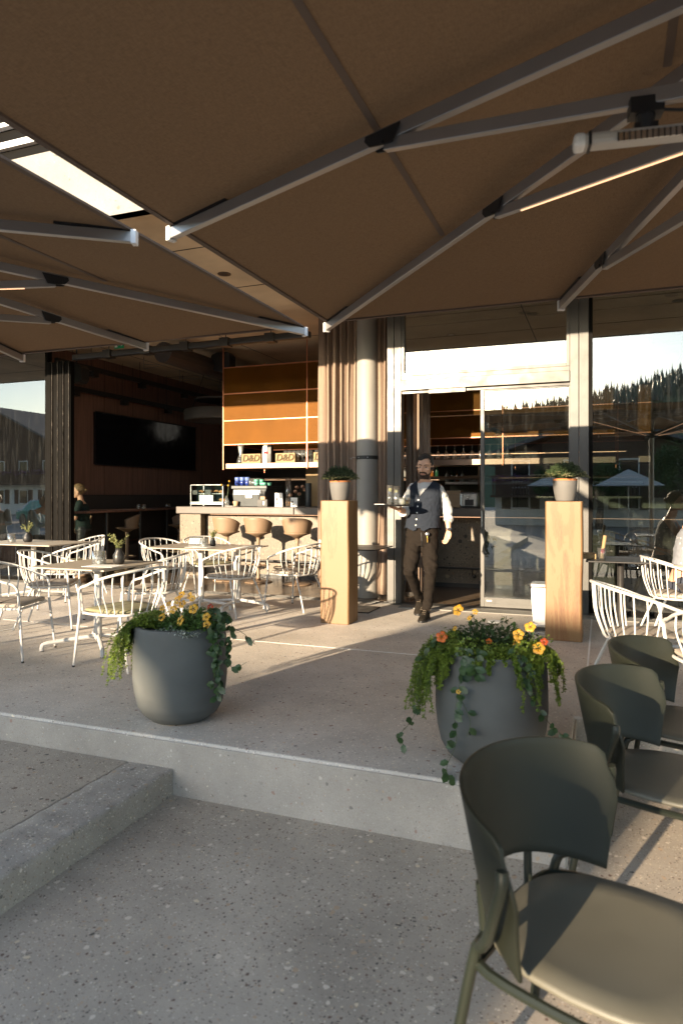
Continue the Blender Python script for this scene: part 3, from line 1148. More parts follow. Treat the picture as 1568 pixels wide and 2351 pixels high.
    obj('base_plate', MB().box(cx - .3, cx + .3, cy - .3, cy + .3, LOW + .001, LOW + .03), 'blackmetal', U, bevel=.01)
    obj('top_cap', MB().lathe([(.2, -.01), (.12, .06), (.03, .11)], (cx, cy, zp + .01), 20), 'canvas', U)
    return U, info
UMB_H = 2.76
UR, ir = umbrella('large taupe parasol filling the right and top of the picture, over the doorway', -2.07, 3.72 + .1, .55, 5.10, UMB_H, (.87, 2.16), 3.02, 2.11, 1.80,
                  {'l0': .43, 'c0': .535, 'f0': .25, 'f1': .3}, ('c0', 'r0', 'c3', 'f1', 'b0', 'l1'), (-1, 1), 2.50)
UL, il = umbrella('large taupe parasol at the far left whose corner almost touches its neighbour', -6.95, -2.325, .60, 5.17, UMB_H, (-4.64, 2.09), 3.04, 2.21, 1.58,
                  {'c0': .50, 'f0': .30, 'l0': .42}, ('c0', 'r0', 'c3', 'f1', 'b0', 'l1'), (1, 1), 2.42)
U3 = umbrella('third large taupe parasol further right, seen only in the window reflections', 4.1, 9.9, -.80, 5.10, UMB_H, (7.0, 2.16), 3.02, 2.11, 1.80, {}, ('c0', 'r0', 'b0'), (-1, 1), 2.40) if False else None
# infrared heater hung on the strut of the third-rib
J, low, ds = ir['l0']
def at_px(a, b, px):
    lo, hi = 0.0, 1.0
    for _ in range(40):
        m_ = (lo + hi) / 2
        p = a + (b - a) * m_
        r_ = p.x * FY - p.y * FX
        d_ = p.x * FX + p.y * FY
        if 784 + 1568 * r_ / d_ < px:
            lo = m_
        else:
            hi = m_
    return a + (b - a) * lo
Hc = at_px(J, low, 1482)
H0 = at_px(J, low, 1338)
H0 = H0.copy()
hA, hB = PZ(1338, 327, 2.50), PZ(1568, 303, 2.50)
base = at_px(hA, hB, 1482)
Hc = Vector((base.x, base.y, Hc.z - .0))
dH = (hB - hA).normalized()
HT = thing('heater', 'cream infrared heater hanging under the parasol strut at upper right', 'heater', (base.x, base.y, base.z))
s0 = (base - hA).length
a = base - dH * s0
b = base + dH * .40
side = dH.cross(Vector((0, 0, 1))).normalized()
obj('housing', MB().beam(a, b, .062, .04), 'heater', HT, bevel=.012)
obj('end_cap', MB().beam(a - dH * .03, a + dH * .008, .066, .044), 'cap', HT, bevel=.012)
obj('end_ring', MB().beam(a + dH * .014, a + dH * .024, .065, .043), 'black', HT)
fr = base - side * .0 + Vector((0, 0, -.0285))
camside = -side if side.y > 0 else side
obj('reflector', MB().beam(a + dH * .10 + camside * .0315 + Vector((0, 0, -.008)), b - dH * .02 + camside * .0315 + Vector((0, 0, -.008)), .003, .026), 'reflector', HT)
mb = MB()
L_ = (b - a).length
k = 0.10
while k < L_ - .02:
    p = a + dH * k + camside * .0332 + Vector((0, 0, -.008))
    mb.beam(p, p + dH * .004, .003, .028)
    k += .017
obj('grille', mb, 'blackmetal', HT)
obj('bracket', MB().beam(Hc + Vector((0, 0, -.03)) - dH * .05, Hc + Vector((0, 0, -.03)) + dH * .05, .06, .05).lathe([(.022, -.1), (.03, -.06), (.03, -.03)], tuple(Hc), 12).beam(base + Vector((0, 0, .03)) - dH * .035, base + Vector((0, 0, .03)) + dH * .035, .03, .02), 'black', HT)
obj('cable', MB().tube(catmull([Hc + Vector((0, 0, -.04)) + dH * .05, Hc + Vector((0, 0, -.05)) + dH * .15, Hc + dH * .3 + Vector((0, 0, -.03))], 5), .005, 6), 'black', HT)

# ================================================================== timber plinths with thyme pots
def plinth(label, x0, x1, y0, y1, h):
    cx, cy = (x0 + x1) / 2, (y0 + y1) / 2
    m_ = MB()
    rings = []
    n = 14
    for i in range(n + 1):
        z = h * i / n
        w_ = .010 * noise.noise(Vector((cx * 3, z * 1.7, 1)))
        w2 = .012 * noise.noise(Vector((cx * 3, z * 1.5, 9)))
        ch = .012
        X0_, X1_, Y0_, Y1_ = x0 + w_ * .3, x1 + w2, y0 + w2 * .3, y1 + w_
        rings.append([(X0_ + ch, Y0_, z), (X1_ - ch, Y0_, z), (X1_, Y0_ + ch, z), (X1_, Y1_ - ch, z), (X1_ - ch, Y1_, z), (X0_ + ch, Y1_, z), (X0_, Y1_ - ch, z), (X0_, Y0_ + ch, z)])
    m_.loft(rings)
    o = obj('timber_plinth', m_, 'timber', bevel=.006)
    return tag(o, label, 'plinth', 'solid timber plinths')
PLH = 1.30
p1_ = plinth('solid oak block plinth beside the white column, carrying a thyme pot', -2.80, -2.475, 6.68, 6.98, PLH)
p2_ = plinth('solid oak block plinth right of the glass door with the waste bin behind it', -0.505, -0.175, 6.65, 6.95, PLH)


def thyme(px, py, z0, seed, label_pot, label_plant, r=.115, hh=.20):
    rnd = random.Random(seed)
    pt = thing('flower_pot', label_pot, 'pot', (px, py, z0), 0, 'grey pots on the timber plinths')
    obj('pot_body', MB().lathe([(.078, 0.001), (.084, .005), (.098, .07), (.108, .13), (.113, .19), (.110, .195), (.100, .185), (.09, .1)], (px, py, z0), 32), 'potgrey', pt, smooth=True)
    obj('inner_rim', MB().lathe([(.098, .182), (.112, .196), (.114, .210), (.106, .213), (.100, .20)], (px, py, z0), 32), 'terracotta', pt, smooth=True)
    obj('soil', MB().lathe([(.0, .19), (.102, .188)], (px, py, z0), 24), 'soil', pt)
    pl = thing('thyme_bush', label_plant, 'plant', (px, py, z0 + .19), 0, 'thyme bushes on the plinths')
    lv, tp, st = MB(), MB(), MB()
    for i in range(420):
        a = rnd.uniform(0, 2 * pi)
        el = rnd.random() ** .8
        out = .05 + .165 * el
        top = Vector((px + math.cos(a) * out * (1 + .1 * rnd.random()), py + math.sin(a) * out, z0 + .20 + (.165 - .14 * el ** 1.6) * rnd.uniform(.7, 1.1)))
        rt = Vector((px + math.cos(a) * .04 * rnd.random(), py + math.sin(a) * .04, z0 + .19))
        mid = rt.lerp(top, .5) + Vector((0, 0, .03))
        pts = catmull([rt, mid, top], 4)
        st.tube(pts, .0012, 3, cap=False)
        for k in range(26):
            t_ = .35 + .65 * k / 26
            q = pts[min(len(pts) - 1, int(t_ * (len(pts) - 1)))].lerp(pts[min(len(pts) - 1, int(t_ * (len(pts) - 1)) + 1)], rnd.random())
            d = Vector((rnd.gauss(0, 1), rnd.gauss(0, 1), rnd.gauss(0, .8) + .5)).normalized()
            s = rnd.uniform(.009, .016)
            u = d.orthogonal().normalized() * s * .3
            (tp if (k > 20 and el > .75) else lv).add([q, q + d * s * .5 + u, q + d * s, q + d * s * .5 - u], [(0, 1, 2, 3)])
    obj('stems', st, 'stem', pl)
    obj('foliage', lv, 'thyme', pl)
    obj('shoot_tips', tp, 'thyme_tip', pl)
thyme(-2.63, 6.83, PLH, 3, 'small grey pot with terracotta rim on the plinth by the white column', 'bushy thyme in the pot beside the white column')
thyme(-0.335, 6.80, PLH, 4, 'small grey pot with terracotta rim on the plinth right of the glass door', 'bushy thyme in the pot in front of the right window post')

# ================================================================== big round planters
def leaf(m_, p, d, up, s, w=.6, fold=.2, curl=.0):
    """one cupped leaf of 2x2 quads-ish: 7 points"""
    d = d.normalized()
    sx = d.cross(up)
    if sx.length < 1e-4:
        sx = d.orthogonal()
    sx.normalize()
    n = sx.cross(d)
    q = lambda a, b, c: p + d * s * a + sx * s * w * b + n * s * c
    m_.add([q(0, 0, 0), q(.3, .42, fold * .5), q(.7, .40, fold * .4 - curl), q(1, 0, -curl), q(.7, -.40, fold * .4 - curl), q(.3, -.42, fold * .5), q(.5, 0, 0)],
           [(0, 1, 6), (1, 2, 6), (2, 3, 6), (3, 4, 6), (4, 5, 6), (5, 0, 6)])


def big_pot(label, cx, cy, rt, rm, h, base_r):
    P = thing('planter', label, 'planter', (cx, cy, 0), 0, 'big dark grey round planters')
    prof = [(0.0, .001), (base_r * .75, .001), (base_r, .012), (rm * .80, .05), (rm * .90, .10), (rm * .965, .18), (rm, .27), (rm * .995, .38), (rt * 1.02, h * .86), (rt, h - .008), (rt * .985, h), (rt - .03, h), (rt - .04, h - .02), (rt - .05, h - .2)]
    pr_ = []
    for i in range(len(prof) - 1):
        for k in range(4):
            t_ = k / 4
            pr_.append((prof[i][0] * (1 - t_) + prof[i + 1][0] * t_, prof[i][1] * (1 - t_) + prof[i + 1][1] * t_))
    pr_.append(prof[-1])
    obj('pot_body', MB().lathe(pr_, (cx, cy, 0), 64), 'pot', P, smooth='all')
    obj('soil', MB().lathe([(0, h - .05), (rt - .045, h - .06)], (cx, cy, 0), 32), 'soil', P)
    return P


def strand(rnd, start, out, length, droop, k=9):
    """hanging stem: leaves the rim outward and falls"""
    pts = [start]
    d = (out.normalized() + Vector((0, 0, .35))).normalized()
    p = start.copy()
    st = length / k
    for i in range(k):
        d = (d + Vector((rnd.gauss(0, .07), rnd.gauss(0, .07), -droop))).normalized()
        p = p + d * st
        pts.append(p.copy())
    return pts


def creeping(label, cx, cy, r, h, a0, a1, n, lmin, lmax, seed, extra_top=None, lumps=60):
    rnd = random.Random(seed)
    T = thing('creeping_plant', label, 'plant', (cx, cy, h), 0)
    st, lv = MB(), MB()
    for i in range(n):
        a = R(rnd.uniform(a0, a1))
        o = Vector((math.cos(a), math.sin(a), 0))
        s0_ = Vector((cx, cy, h)) + o * (r - rnd.uniform(.0, .05)) + Vector((0, 0, rnd.uniform(-.0, .03)))
        L_ = rnd.uniform(lmin, lmax)
        if rnd.random() < .55:
            L_ *= .45
        ps = strand(rnd, s0_, o, L_, .36 + rnd.uniform(-.05, .1), 12)
        # keep outside the pot
        out_ = []
        for q in ps:
            rr = math.hypot(q.x - cx, q.y - cy)
            lim = r + .012 + (.03 if q.z < h else 0)
            if q.z < h + .005 and rr < lim:
                q = Vector((cx + (q.x - cx) * lim / rr, cy + (q.y - cy) * lim / rr, q.z))
            q.z = max(q.z, .012)
            out_.append(q)
        st.tube(out_, .0013, 3, cap=False)
        for k in range(len(out_) - 1):
            for e in range(8):
                q = out_[k].lerp(out_[k + 1], rnd.random())
                d = Vector((rnd.gauss(0, 1), rnd.gauss(0, 1), rnd.gauss(0, .5) - .1)) + o * .6
                leaf(lv, q, d, Vector((rnd.gauss(0, .3), rnd.gauss(0, .3), 1)), rnd.uniform(.010, .018), .95, .2)
    for i in range(lumps):
        a = R(rnd.uniform(a0 - 6, a1 + 6))
        rr = r * rnd.uniform(.55, 1.0)
        c = Vector((cx + math.cos(a) * rr, cy + math.sin(a) * rr, h - .02 + rnd.uniform(0, .04)))
        tall = rnd.uniform(.02, .07)
        for e in range(36):
            q = c + Vector((rnd.gauss(0, .02), rnd.gauss(0, .02), rnd.uniform(0, tall)))
            d = Vector((rnd.gauss(0, 1), rnd.gauss(0, 1), rnd.gauss(0, .6) + .4))
            leaf(lv, q, d, Vector((rnd.gauss(0, .4), rnd.gauss(0, .4), 1)), rnd.uniform(.010, .018), .95, .2)
    obj('stems', st, 'stem', T)
    obj('foliage', lv, 'leaf_lime', T)
    return T


def flower(T, c, nrm, s, mat, seed):
    rnd = random.Random(seed)
    nrm = nrm.normalized()
    u = nrm.orthogonal().normalized()
    v = nrm.cross(u)
    m_ = MB()
    n = 5
    for i in range(n):
        a = 2 * pi * i / n + rnd.uniform(-.1, .1)
        rows = []
        for (t_, wd, lift) in ((.08, .12, .0), (.35, .42, .10), (.65, .62, .16), (.9, .56, .10), (1.0, .30, .05)):
            row = []
            for k in (-1, -.5, 0, .5, 1):
                aa = a + k * wd
                rr = s * t_ * (1 - .06 * k * k)
                row.append(c + (u * math.cos(aa) + v * math.sin(aa)) * rr + nrm * s * (lift + .05 * rnd.uniform(-1, 1) - .04 * abs(k) + i * .012))
            rows.append(row)
        m_.loft(rows, cap=False, closed_ring=False)
    f = obj('flower', m_, mat, T, smooth='all')
    obj('flower_eye', MB().ell(c + nrm * s * .10, (s * .13,) * 3, 8, 6), 'soil', f, smooth='all')


def bloom_plant(label, cx, cy, z, spots, seed, spread=(.16, .14), n=900, mat='leaf_mid', ls=(.018, .034), hh=.13):
    rnd = random.Random(seed)
    T = thing('flowering_plant', label, 'plant', (cx, cy, z), 0)
    lv, st = MB(), MB()
    for i in range(n):
        a, rr = rnd.uniform(0, 2 * pi), rnd.random() ** .5
        x, y = math.cos(a) * rr * spread[0], math.sin(a) * rr * spread[1]
        top = hh * (1 - .55 * rr * rr) * (.8 + .5 * noise.noise(Vector((x * 14 + seed, y * 14, 0))))
        q = Vector((cx + x, cy + y, z - .03 + top * rnd.uniform(.15, 1)))
        d = Vector((x * 5 + rnd.gauss(0, .6), y * 5 + rnd.gauss(0, .6), rnd.gauss(0, .5) + .2))
        leaf(lv, q, d, Vector((0, 0, 1)), rnd.uniform(*ls), .62, .15)
        if i % 12 == 0:
            st.tube([Vector((cx + x * .4, cy + y * .4, z - .03)), q], .0018, 4, cap=False)
    obj('stems', st, 'stem', T)
    obj('foliage', lv, mat, T)
    for k, (dx, dy, dz, s, mt) in enumerate(spots):
        s *= .8
        c = Vector((cx + dx, cy + dy, z + dz))
        flower(T, c, Vector((dx * 1.5 + .25 * rnd.gauss(0, 1) - .1, -1.0 + dy, .55 + .3 * rnd.random())), s, mt, seed * 10 + k)
    return T


def ivy(label, strands, seed, mat='leaf_dark', ls=(.04, .06), budmat=None, buds=()):
    rnd = random.Random(seed)
    s0_ = strands[0][0]
    T = thing('trailing_vine', label, 'vine', tuple(s0_), 0)
    st, lv = MB(), MB()
    for (pts, dens) in strands_iter(strands):
        cp_ = catmull(pts, 7)
        st.tube(cp_, .0016, 4, cap=False)
        n = len(cp_)
        for i in range(0, n - 1):
            if rnd.random() < dens:
                q = cp_[i]
                d = Vector((rnd.gauss(0, .8), rnd.gauss(0, .6) - .25, -.5 + rnd.gauss(0, .5)))
                leaf(lv, q, d, Vector((rnd.gauss(0, .4), -1, .6)), rnd.uniform(*ls), .72, .12, .05)
    obj('stems', st, 'stem', T)
    obj('leaves', lv, mat, T)
    for k, (p, s, mt) in enumerate(buds):
        flower(T, Vector(p), Vector((.1, -1, .4)), s, mt, seed + k)
    return T


def strands_iter(strands):
    for s in strands:
        if isinstance(s[-1], (int, float)):
            yield [Vector(p) for p in s[:-1]], s[-1]
        else:
            yield [Vector(p) for p in s], .6


# left planter: measured centre, radii
A_c = (-2.41, 3.545)
PA = big_pot('dark grey round planter on the terrace edge left of centre, yellow flowers on top', A_c[0], A_c[1], .272, .283, .575, .18)
creeping('lime green creeping plant spilling over the left rim of the left planter', A_c[0], A_c[1], .270, .575, 160, 232, 130, .18, .46, 11, lumps=55)
flA = [(-.045, -.09, .155, .036, 'petal'), (-.005, -.10, .135, .034, 'petal'), (.005, -.04, .175, .032, 'petal'), (-.06, -.11, .10, .034, 'petal'), (.085, -.12, .115, .040, 'petal'),
       (-.12, -.14, .055, .034, 'petal'), (.03, -.17, .05, .042, 'petal'), (-.16, -.08, .10, .026, 'petal'), (.16, -.10, .07, .034, 'petal'), (.175, -.12, .03, .03, 'petal'), (.045, -.07, .165, .026, 'petal'), (-.10, -.10, .13, .022, 'petal'),
       (-.03, -.07, .185, .03, 'petal'), (.155, -.05, .12, .026, 'petal_red'), (.20, -.06, .10, .028, 'petal_red')]
bloom_plant('yellow pansies with green leaves heaped in the left planter', A_c[0] + .10, A_c[1] - .02, .58, flA, 21, (.20, .20), 1700, 'leaf_mid', (.018, .032), .15)
bloom_plant('silvery white leaved plant along the front rim of the left planter', A_c[0] + .10, A_c[1] - .20, .575, [], 22, (.15, .06), 320, 'leaf_silver', (.012, .02), .045)
ax, ay = A_c
ivy('dark leaved vine hanging over the right side of the left planter', [
    [(ax + 0.215, ay - 0.100, .62), (ax + 0.295, ay - 0.140, .60), (ax + 0.335, ay - 0.125, .50), (ax + 0.335, ay - 0.125, .40), (ax + 0.355, ay - 0.135, .27), (ax + 0.335, ay - 0.135, .17), 1.0],
    [(ax + 0.205, ay - 0.060, .62), (ax + 0.305, ay - 0.100, .58), (ax + 0.310, ay - 0.120, .48), (ax + 0.325, ay - 0.130, .35), (ax + 0.315, ay - 0.130, .24), .9],
    [(ax + 0.225, ay, .63), (ax + 0.345, ay - 0.020, .66), (ax + 0.385, ay - 0.050, .58), (ax + 0.365, ay - 0.060, .47), (ax + 0.385, ay - 0.060, .38), 1.0],
    [(ax + 0.345, ay - 0.050, .60), (ax + 0.465, ay - 0.060, .56), (ax + 0.545, ay - 0.060, .50), .35],
    [(ax + 0.365, ay - 0.100, .40), (ax + 0.445, ay - 0.120, .37), (ax + 0.525, ay - 0.120, .41), .25],
    [(ax + 0.265, ay - 0.080, .66), (ax + 0.295, ay - 0.100, .70), (ax + 0.335, ay - 0.100, .62), (ax + 0.345, ay - 0.100, .5), .9]], 31)
# right planter
B_c = (-.536, 3.55)
PB = big_pot('dark grey round planter right of centre, half hidden by the green chairs', B_c[0], B_c[1], .272, .283, .575, .18)
bx, by = B_c
creeping('lime green creeping plant spilling over the left rim of the right planter', bx, by, .27, .575, 172, 238, 110, .18, .42, 12, lumps=55)
creeping('lime green creeping plant hanging down the right side of the right planter', bx, by, .27, .575, -62, 10, 40, .15, .32, 13, lumps=30)
creeping('low lime green leaves along the front rim of the right planter', bx, by, .262, .57, 235, 300, 10, .05, .12, 14, lumps=34)
flB = [(-.17, -.05, .19, .040, 'petal'), (-.085, -.04, .185, .020, 'petal'), (-.11, -.06, .155, .018, 'petal'), (.14, -.12, .10, .036, 'petal'), (.19, -.06, .13, .036, 'petal'), (.13, -.12, .06, .026, 'petal'), (.235, -.12, .04, .04, 'petal'),
       (.26, -.10, .07, .024, 'petal_red'), (.0, -.14, .06, .02, 'petal_or'), (-.18, -.08, .1, .018, 'petal')]
bloom_plant('dark leaved yellow flowers standing tall in the right planter', bx + 0.010, by + 0.000, .575, flB, 23, (.25, .18), 1700, 'leaf_dark', (.02, .036), .19)
ivy('long vine with heart shaped leaves trailing down the front of the right planter', [
    [(bx - 0.100, by - 0.225, .62), (bx - 0.090, by - 0.305, .58), (bx - 0.100, by - 0.325, .45), (bx - 0.120, by - 0.335, .32), (bx - 0.115, by - 0.325, .18), (bx - 0.165, by - 0.305, .05), (bx - 0.135, by - 0.365, .015), .75],
    [(bx - 0.020, by - 0.245, .62), (bx - 0.030, by - 0.315, .56), (bx - 0.020, by - 0.325, .50), .8],
    [(bx - 0.110, by - 0.320, .42), (bx - 0.050, by - 0.325, .30), (bx - 0.060, by - 0.335, .22), .35]], 32, ls=(.045, .062), buds=[((bx - 0.100, by - 0.345, .43), .012, 'petal')])
ivy('thin vine curling off the right side of the right planter', [
    [(bx + 0.145, by - 0.205, .62), (bx + 0.205, by - 0.245, .55), (bx + 0.225, by - 0.245, .42), (bx + 0.295, by - 0.225, .30), (bx + 0.385, by - 0.225, .22), (bx + 0.445, by - 0.245, .16), .8],
    [(bx + 0.185, by - 0.245, .55), (bx + 0.205, by - 0.265, .44), .8]], 33, ls=(.035, .05), buds=[])
ivy('orange flowered vine at the left rim of the right planter', [
    [(bx - 0.165, by - 0.120, .6), (bx - 0.255, by - 0.145, .62), (bx - 0.325, by - 0.185, .52), .9],
    [(bx - 0.325, by - 0.185, .30), (bx - 0.365, by - 0.225, .22), (bx - 0.425, by - 0.245, .14), (bx - 0.385, by - 0.245, .10), .5]], 34, ls=(.035, .05), buds=[((bx - 0.220, by - 0.165, .645), .030, 'petal_or')])
# ================================================================== white wire armchairs
def white_chair():
    t = thing('wire_armchair', 'x', 'chair', (0, 0, 0), 0, 'white wire armchairs on the terrace')
    # local: faces +Y
    sw, sf, sb = .235, .22, -.205
    zs = .425
    ringp = catmull([(-sw, sf - .05, zs), (-sw + .05, sf, zs), (sw - .05, sf, zs), (sw, sf - .05, zs), (sw + .005, 0, zs), (sw - .03, sb + .09, zs), (.13, sb, zs), (-.13, sb, zs), (-sw + .03, sb + .09, zs), (-sw - .005, 0, zs)], 4, True)
    obj('seat_frame', MB().tube(ringp, .0105, 8, closed=True), 'white', t, smooth=True, local=True)
    # armrest rail: front leg, arm and back in one bent tube
    half = [(sw + .045, sf + .045, .0), (sw + .02, sf + .005, .425), (sw + .03, sf + .0, .56), (sw + .045, sf - .03, .625), (sw + .06, sf - .12, .655), (.31, -.02, .70), (.285, -.17, .745), (.17, -.275, .775), (0, -.305, .785)]
    railp = catmull(half + [(-x, y, z) for x, y, z in half[-2::-1]], 6)
    obj('arm_rail', MB().tube(railp[6:-6], .0105, 8), 'white', t, smooth=True, local=True)
    for s in (-1, 1):
        obj('leg', MB().tube([(s * (sw + .045), sf + .045, .008), (s * (sw + .02), sf + .005, .427)], [.0095, .0115], 8), 'white', t, smooth=True, local=True)
        obj('foot', MB().lathe([(.0115, 0), (.0115, .012)], (s * (sw + .046), sf + .046, 0), 8), 'black', t, local=True)
        obj('leg', MB().tube(catmull([(s * .06, -.10, .41), (s * .15, -.13, .412), (s * .185, -.15, .385), (s * .215, -.22, .22), (s * .25, -.30, .008)], 5), .0105, 8), 'white', t, smooth=True, local=True)
    # spindles
    n = 13
    for i in range(n):
        f = (i / (n - 1)) * 2 - 1
        a = f * 1.62
        tx, ty = .302 * math.sin(a), -.02 - .285 * math.cos(a) * (1 if abs(a) < 1.5 else .9)
        # z on the rail by distance back
        tz = .70 + .085 * max(0, math.cos(a)) ** .8
        bx_, by_ = .215 * math.sin(a * .98), -.01 - .185 * math.cos(a)
        pts = [(bx_ * .88, by_ * .86, .415), (bx_ * 1.10, by_ * 1.12 - .005, .425), (bx_ * 1.2, by_ * 1.22 - .01, .47), (tx * .93 + bx_ * .1, ty * .95, .60), (tx, ty, tz)]
        obj('spindle', MB().tube(catmull(pts, 4), .0055, 6), 'white', t, smooth=True, local=True)
    mb = MB()
    for zz, sc in ((.432, 1.0), ):
        rg = []
        for (s, z) in ((.90, .434), (.97, .438), (1.0, .448), (.985, .458), (.93, .464), (.5, .468), (.05, .469)):
            rg.append([(p.x * s * .97, (p.y) * s * .97, z) for p in ringp])
        mb.loft(rg)
    obj('cushion', mb, 'cush_grey', t, smooth='all', local=True)
    obj('cushion_crease', MB().beam((-.2, .02, .4685), (.2, .02, .4685), .004, .003), 'canvas_dark', t, local=True)
    return t
wc = white_chair()
# (x, y, facing degrees: 0 = away from camera +Y, 90 = -X, -90 = +X), cushion, label
CH = [
    (-3.60, 4.52, 82, 'g', 'white wire armchair with olive cushion at the near right side of the front left table'),
    (-4.72, 4.42, -72, 'n', 'white wire armchair with grey cushion cut off by the left edge of the picture'),
    (-4.10, 5.60, 105, 'n', 'white wire armchair with grey cushion behind the right side of the front left table'),
    (-5.35, 5.55, -60, 'n', 'white wire armchair behind the front left table, its round back to the window'),
    (-6.00, 6.55, 100, 'n', 'white wire armchair between the front table and the far left table by the window'),
    (-6.75, 7.55, 140, 'g', 'white wire armchair with olive cushion right of the far left table by the folded doors'),
    (-5.28, 7.45, -100, 'n', 'white wire armchair with grey cushion at the left end of the middle table'),
    (-4.95, 7.95, -120, 'g', 'white wire armchair with olive cushion behind the middle table by the bar end'),
    (-3.95, 6.85, 75, 'n', 'white wire armchair with grey cushion in front of the middle table'),
    (-3.42, 7.42, 78, 'n', 'white wire armchair with grey cushion next to the oak plinth'),
    (.24, 4.86, -72, 'n', 'white wire armchair behind the farthest green chair on the right'),
    (.66, 4.30, 20, 'n', 'white wire armchair turned towards the grey tabletop at the right edge'),
    (.64, 6.98, -82, 'n', 'white wire armchair in which the woman in the dotted top sits'),
    (-7.9, 6.6, -70, 'n', 'white wire armchair at the left picture edge beside the far table'),
    (-4.85, 3.62, 95, 'n', 'white wire armchair just outside the left picture edge, casting striped shadows'),
    (-6.05, 3.75, -85, 'n', 'white wire armchair farthest out of the picture on the left'),
    (-6.2, 4.75, 150, 'n', 'white wire armchair out of the picture behind the cut off left chair'),
]
CHO = []
for i, (x, y, a, c, lb) in enumerate(CH):
    o = wc if i == 0 else dup(wc, (x, y, 0), R(a), lb, 'white wire armchairs on the terrace')
    o.location = (x, y, 0)
    o.rotation_euler = (0, 0, R(a))
    o['label'] = lb
    CHO.append((o, c))
for o, c in CHO:
    if c == 'g':
        for ch in [q for q in COL.objects if q.parent == o and q.name.split('.')[0] == 'cushion']:
            ch.data = ch.data.copy()
            ch.data.materials[0] = M['cush_green']


# ================================================================== terrace tables
def table(label, x, y, rz, w_, d_, posts=((0, 0),), arm=.36, diag=True, top='tabletop', leg='white', z=.74):
    T = thing('cafe_table', label, 'table', (x, y, 0), rz)
    obj('tabletop', MB().box(-w_ / 2, w_ / 2, -d_ / 2, d_ / 2, z - .014, z), top, T, bevel=.004, local=True)
    for (px, py) in posts:
        obj('post', MB().lathe([(.036, .07), (.032, .4), (.032, z - .05), (.045, z - .015)], (px, py, 0), 18), leg, T, smooth=True, local=True)
        obj('top_plate', MB().box(px - .12, px + .12, py - .12, py + .12, z - .026, z - .0145), leg, T, bevel=.004, local=True)
        for k in range(4):
            a = k * pi / 2 + (pi / 4 if diag else 0)
            c, s = math.cos(a), math.sin(a)
            pts = [(px + c * .02, py + s * .02, .10), (px + c * arm * .75, py + s * arm * .75, .075), (px + c * arm * .95, py + s * arm * .95, .062), (px + c * arm, py + s * arm, .035), (px + c * arm, py + s * arm, .006)]
            obj('foot', MB().tube(catmull(pts, 4), .019, 8), leg, T, smooth=True, local=True)
            obj('foot_pad', MB().lathe([(.018, 0), (.018, .01)], (px + c * arm, py + s * arm, 0), 8), 'black', T, local=True)
    return T
table('taupe topped table with a white star foot in the left foreground of the terrace', -4.22, 4.93, 0, .80, .80, arm=.46)
table('long taupe topped table on two white posts in front of the bar opening', -4.45, 7.10, 0, 1.25, .80, posts=((-.05, -.05), (.36, .12)), arm=.40, diag=False)
table('far left taupe table standing by the reflecting window', -6.95, 6.90, 0, 1.3, .80, arm=.42)
table('small dark table beside the right plinth, set with cutlery in a glass', .16, 7.12, 0, .62, .62, top='blackmetal', leg='blackmetal', arm=.02)
table('grey tabletop cut off by the right edge of the picture', .98, 4.95, R(0), 1.0, .72, top='counter', arm=.4)
table('taupe table standing just outside the left picture edge', -5.45, 3.75, 0, .8, .8, arm=.42)
tb = thing('side_table', 'small thin topped table half hidden behind the oak plinth at the white column', 'table', (-2.80, 7.62, 0))
obj('tabletop', MB().box(-.42, .42, -.35, .35, .728, .742), 'blackmetal', tb, bevel=.002, local=True)
obj('post', MB().lathe([(.03, .01), (.03, .73)], (0, 0, 0), 14), 'blackmetal', tb, local=True)
obj('base_plate', MB().box(-.24, .30, -.22, .22, .001, .014), 'blackmetal', tb, bevel=.003, local=True)


def ribbed_glass(label, p, r=.038, h=.095):
    T = thing('candle_glass', label, 'glass', tuple(p), 0, 'ribbed candle glasses on the tables')
    m_ = MB()
    n = 48
    rings = []
    for (q, z) in ((.9, 0), (1, .006), (1, h), (.93, h), (.93, .012), (.3, .01)):
        rings.append([(r * q * (1 + .05 * math.cos(j * pi)) * math.cos(2 * pi * j / n), r * q * (1 + .05 * math.cos(j * pi)) * math.sin(2 * pi * j / n), z) for j in range(n)])
    m_.loft(rings)
    obj('glass_body', m_, 'glass', T, smooth='all', local=True)
    obj('candle', MB().lathe([(.02, .008), (.02, .03), (.002, .032), (.002, .04)], (0, 0, 0), 12), 'paper', T, local=True)
    return T


def vase_sprig(label, p, seed, body='glass_smoke', r=.03, h=.10, spread=.07, hh=.10):
    rnd = random.Random(seed)
    T = thing('sprig_vase', label, 'vase', tuple(p))
    obj('vase_body', MB().lathe([(r * .7, 0), (r, .02), (r, h * .6), (r * .55, h * .85), (r * .6, h), (r * .5, h), (r * .5, h * .7)], (0, 0, 0), 18), body, T, smooth='all', local=True)
    st, lv = MB(), MB()
    for i in range(7):
        a = rnd.uniform(0, 2 * pi)
        top = Vector((math.cos(a) * spread * rnd.uniform(.4, 1), math.sin(a) * spread * rnd.uniform(.4, 1), h + hh * rnd.uniform(.5, 1)))
        pts = catmull([Vector((0, 0, h * .5)), Vector((top.x * .3, top.y * .3, h * 1.2)), top], 5)
        st.tube(pts, .0014, 4)
        for q in pts[4:]:
            for e in range(5):
                leaf(lv, q, Vector((rnd.gauss(0, 1), rnd.gauss(0, 1), rnd.gauss(0, .5) + .6)), Vector((0, 0, 1)), rnd.uniform(.018, .028), .5, .2)
    obj('stems', st, 'stem', T, local=True)
    obj('leaves', lv, 'sprig', T, local=True)
    return T


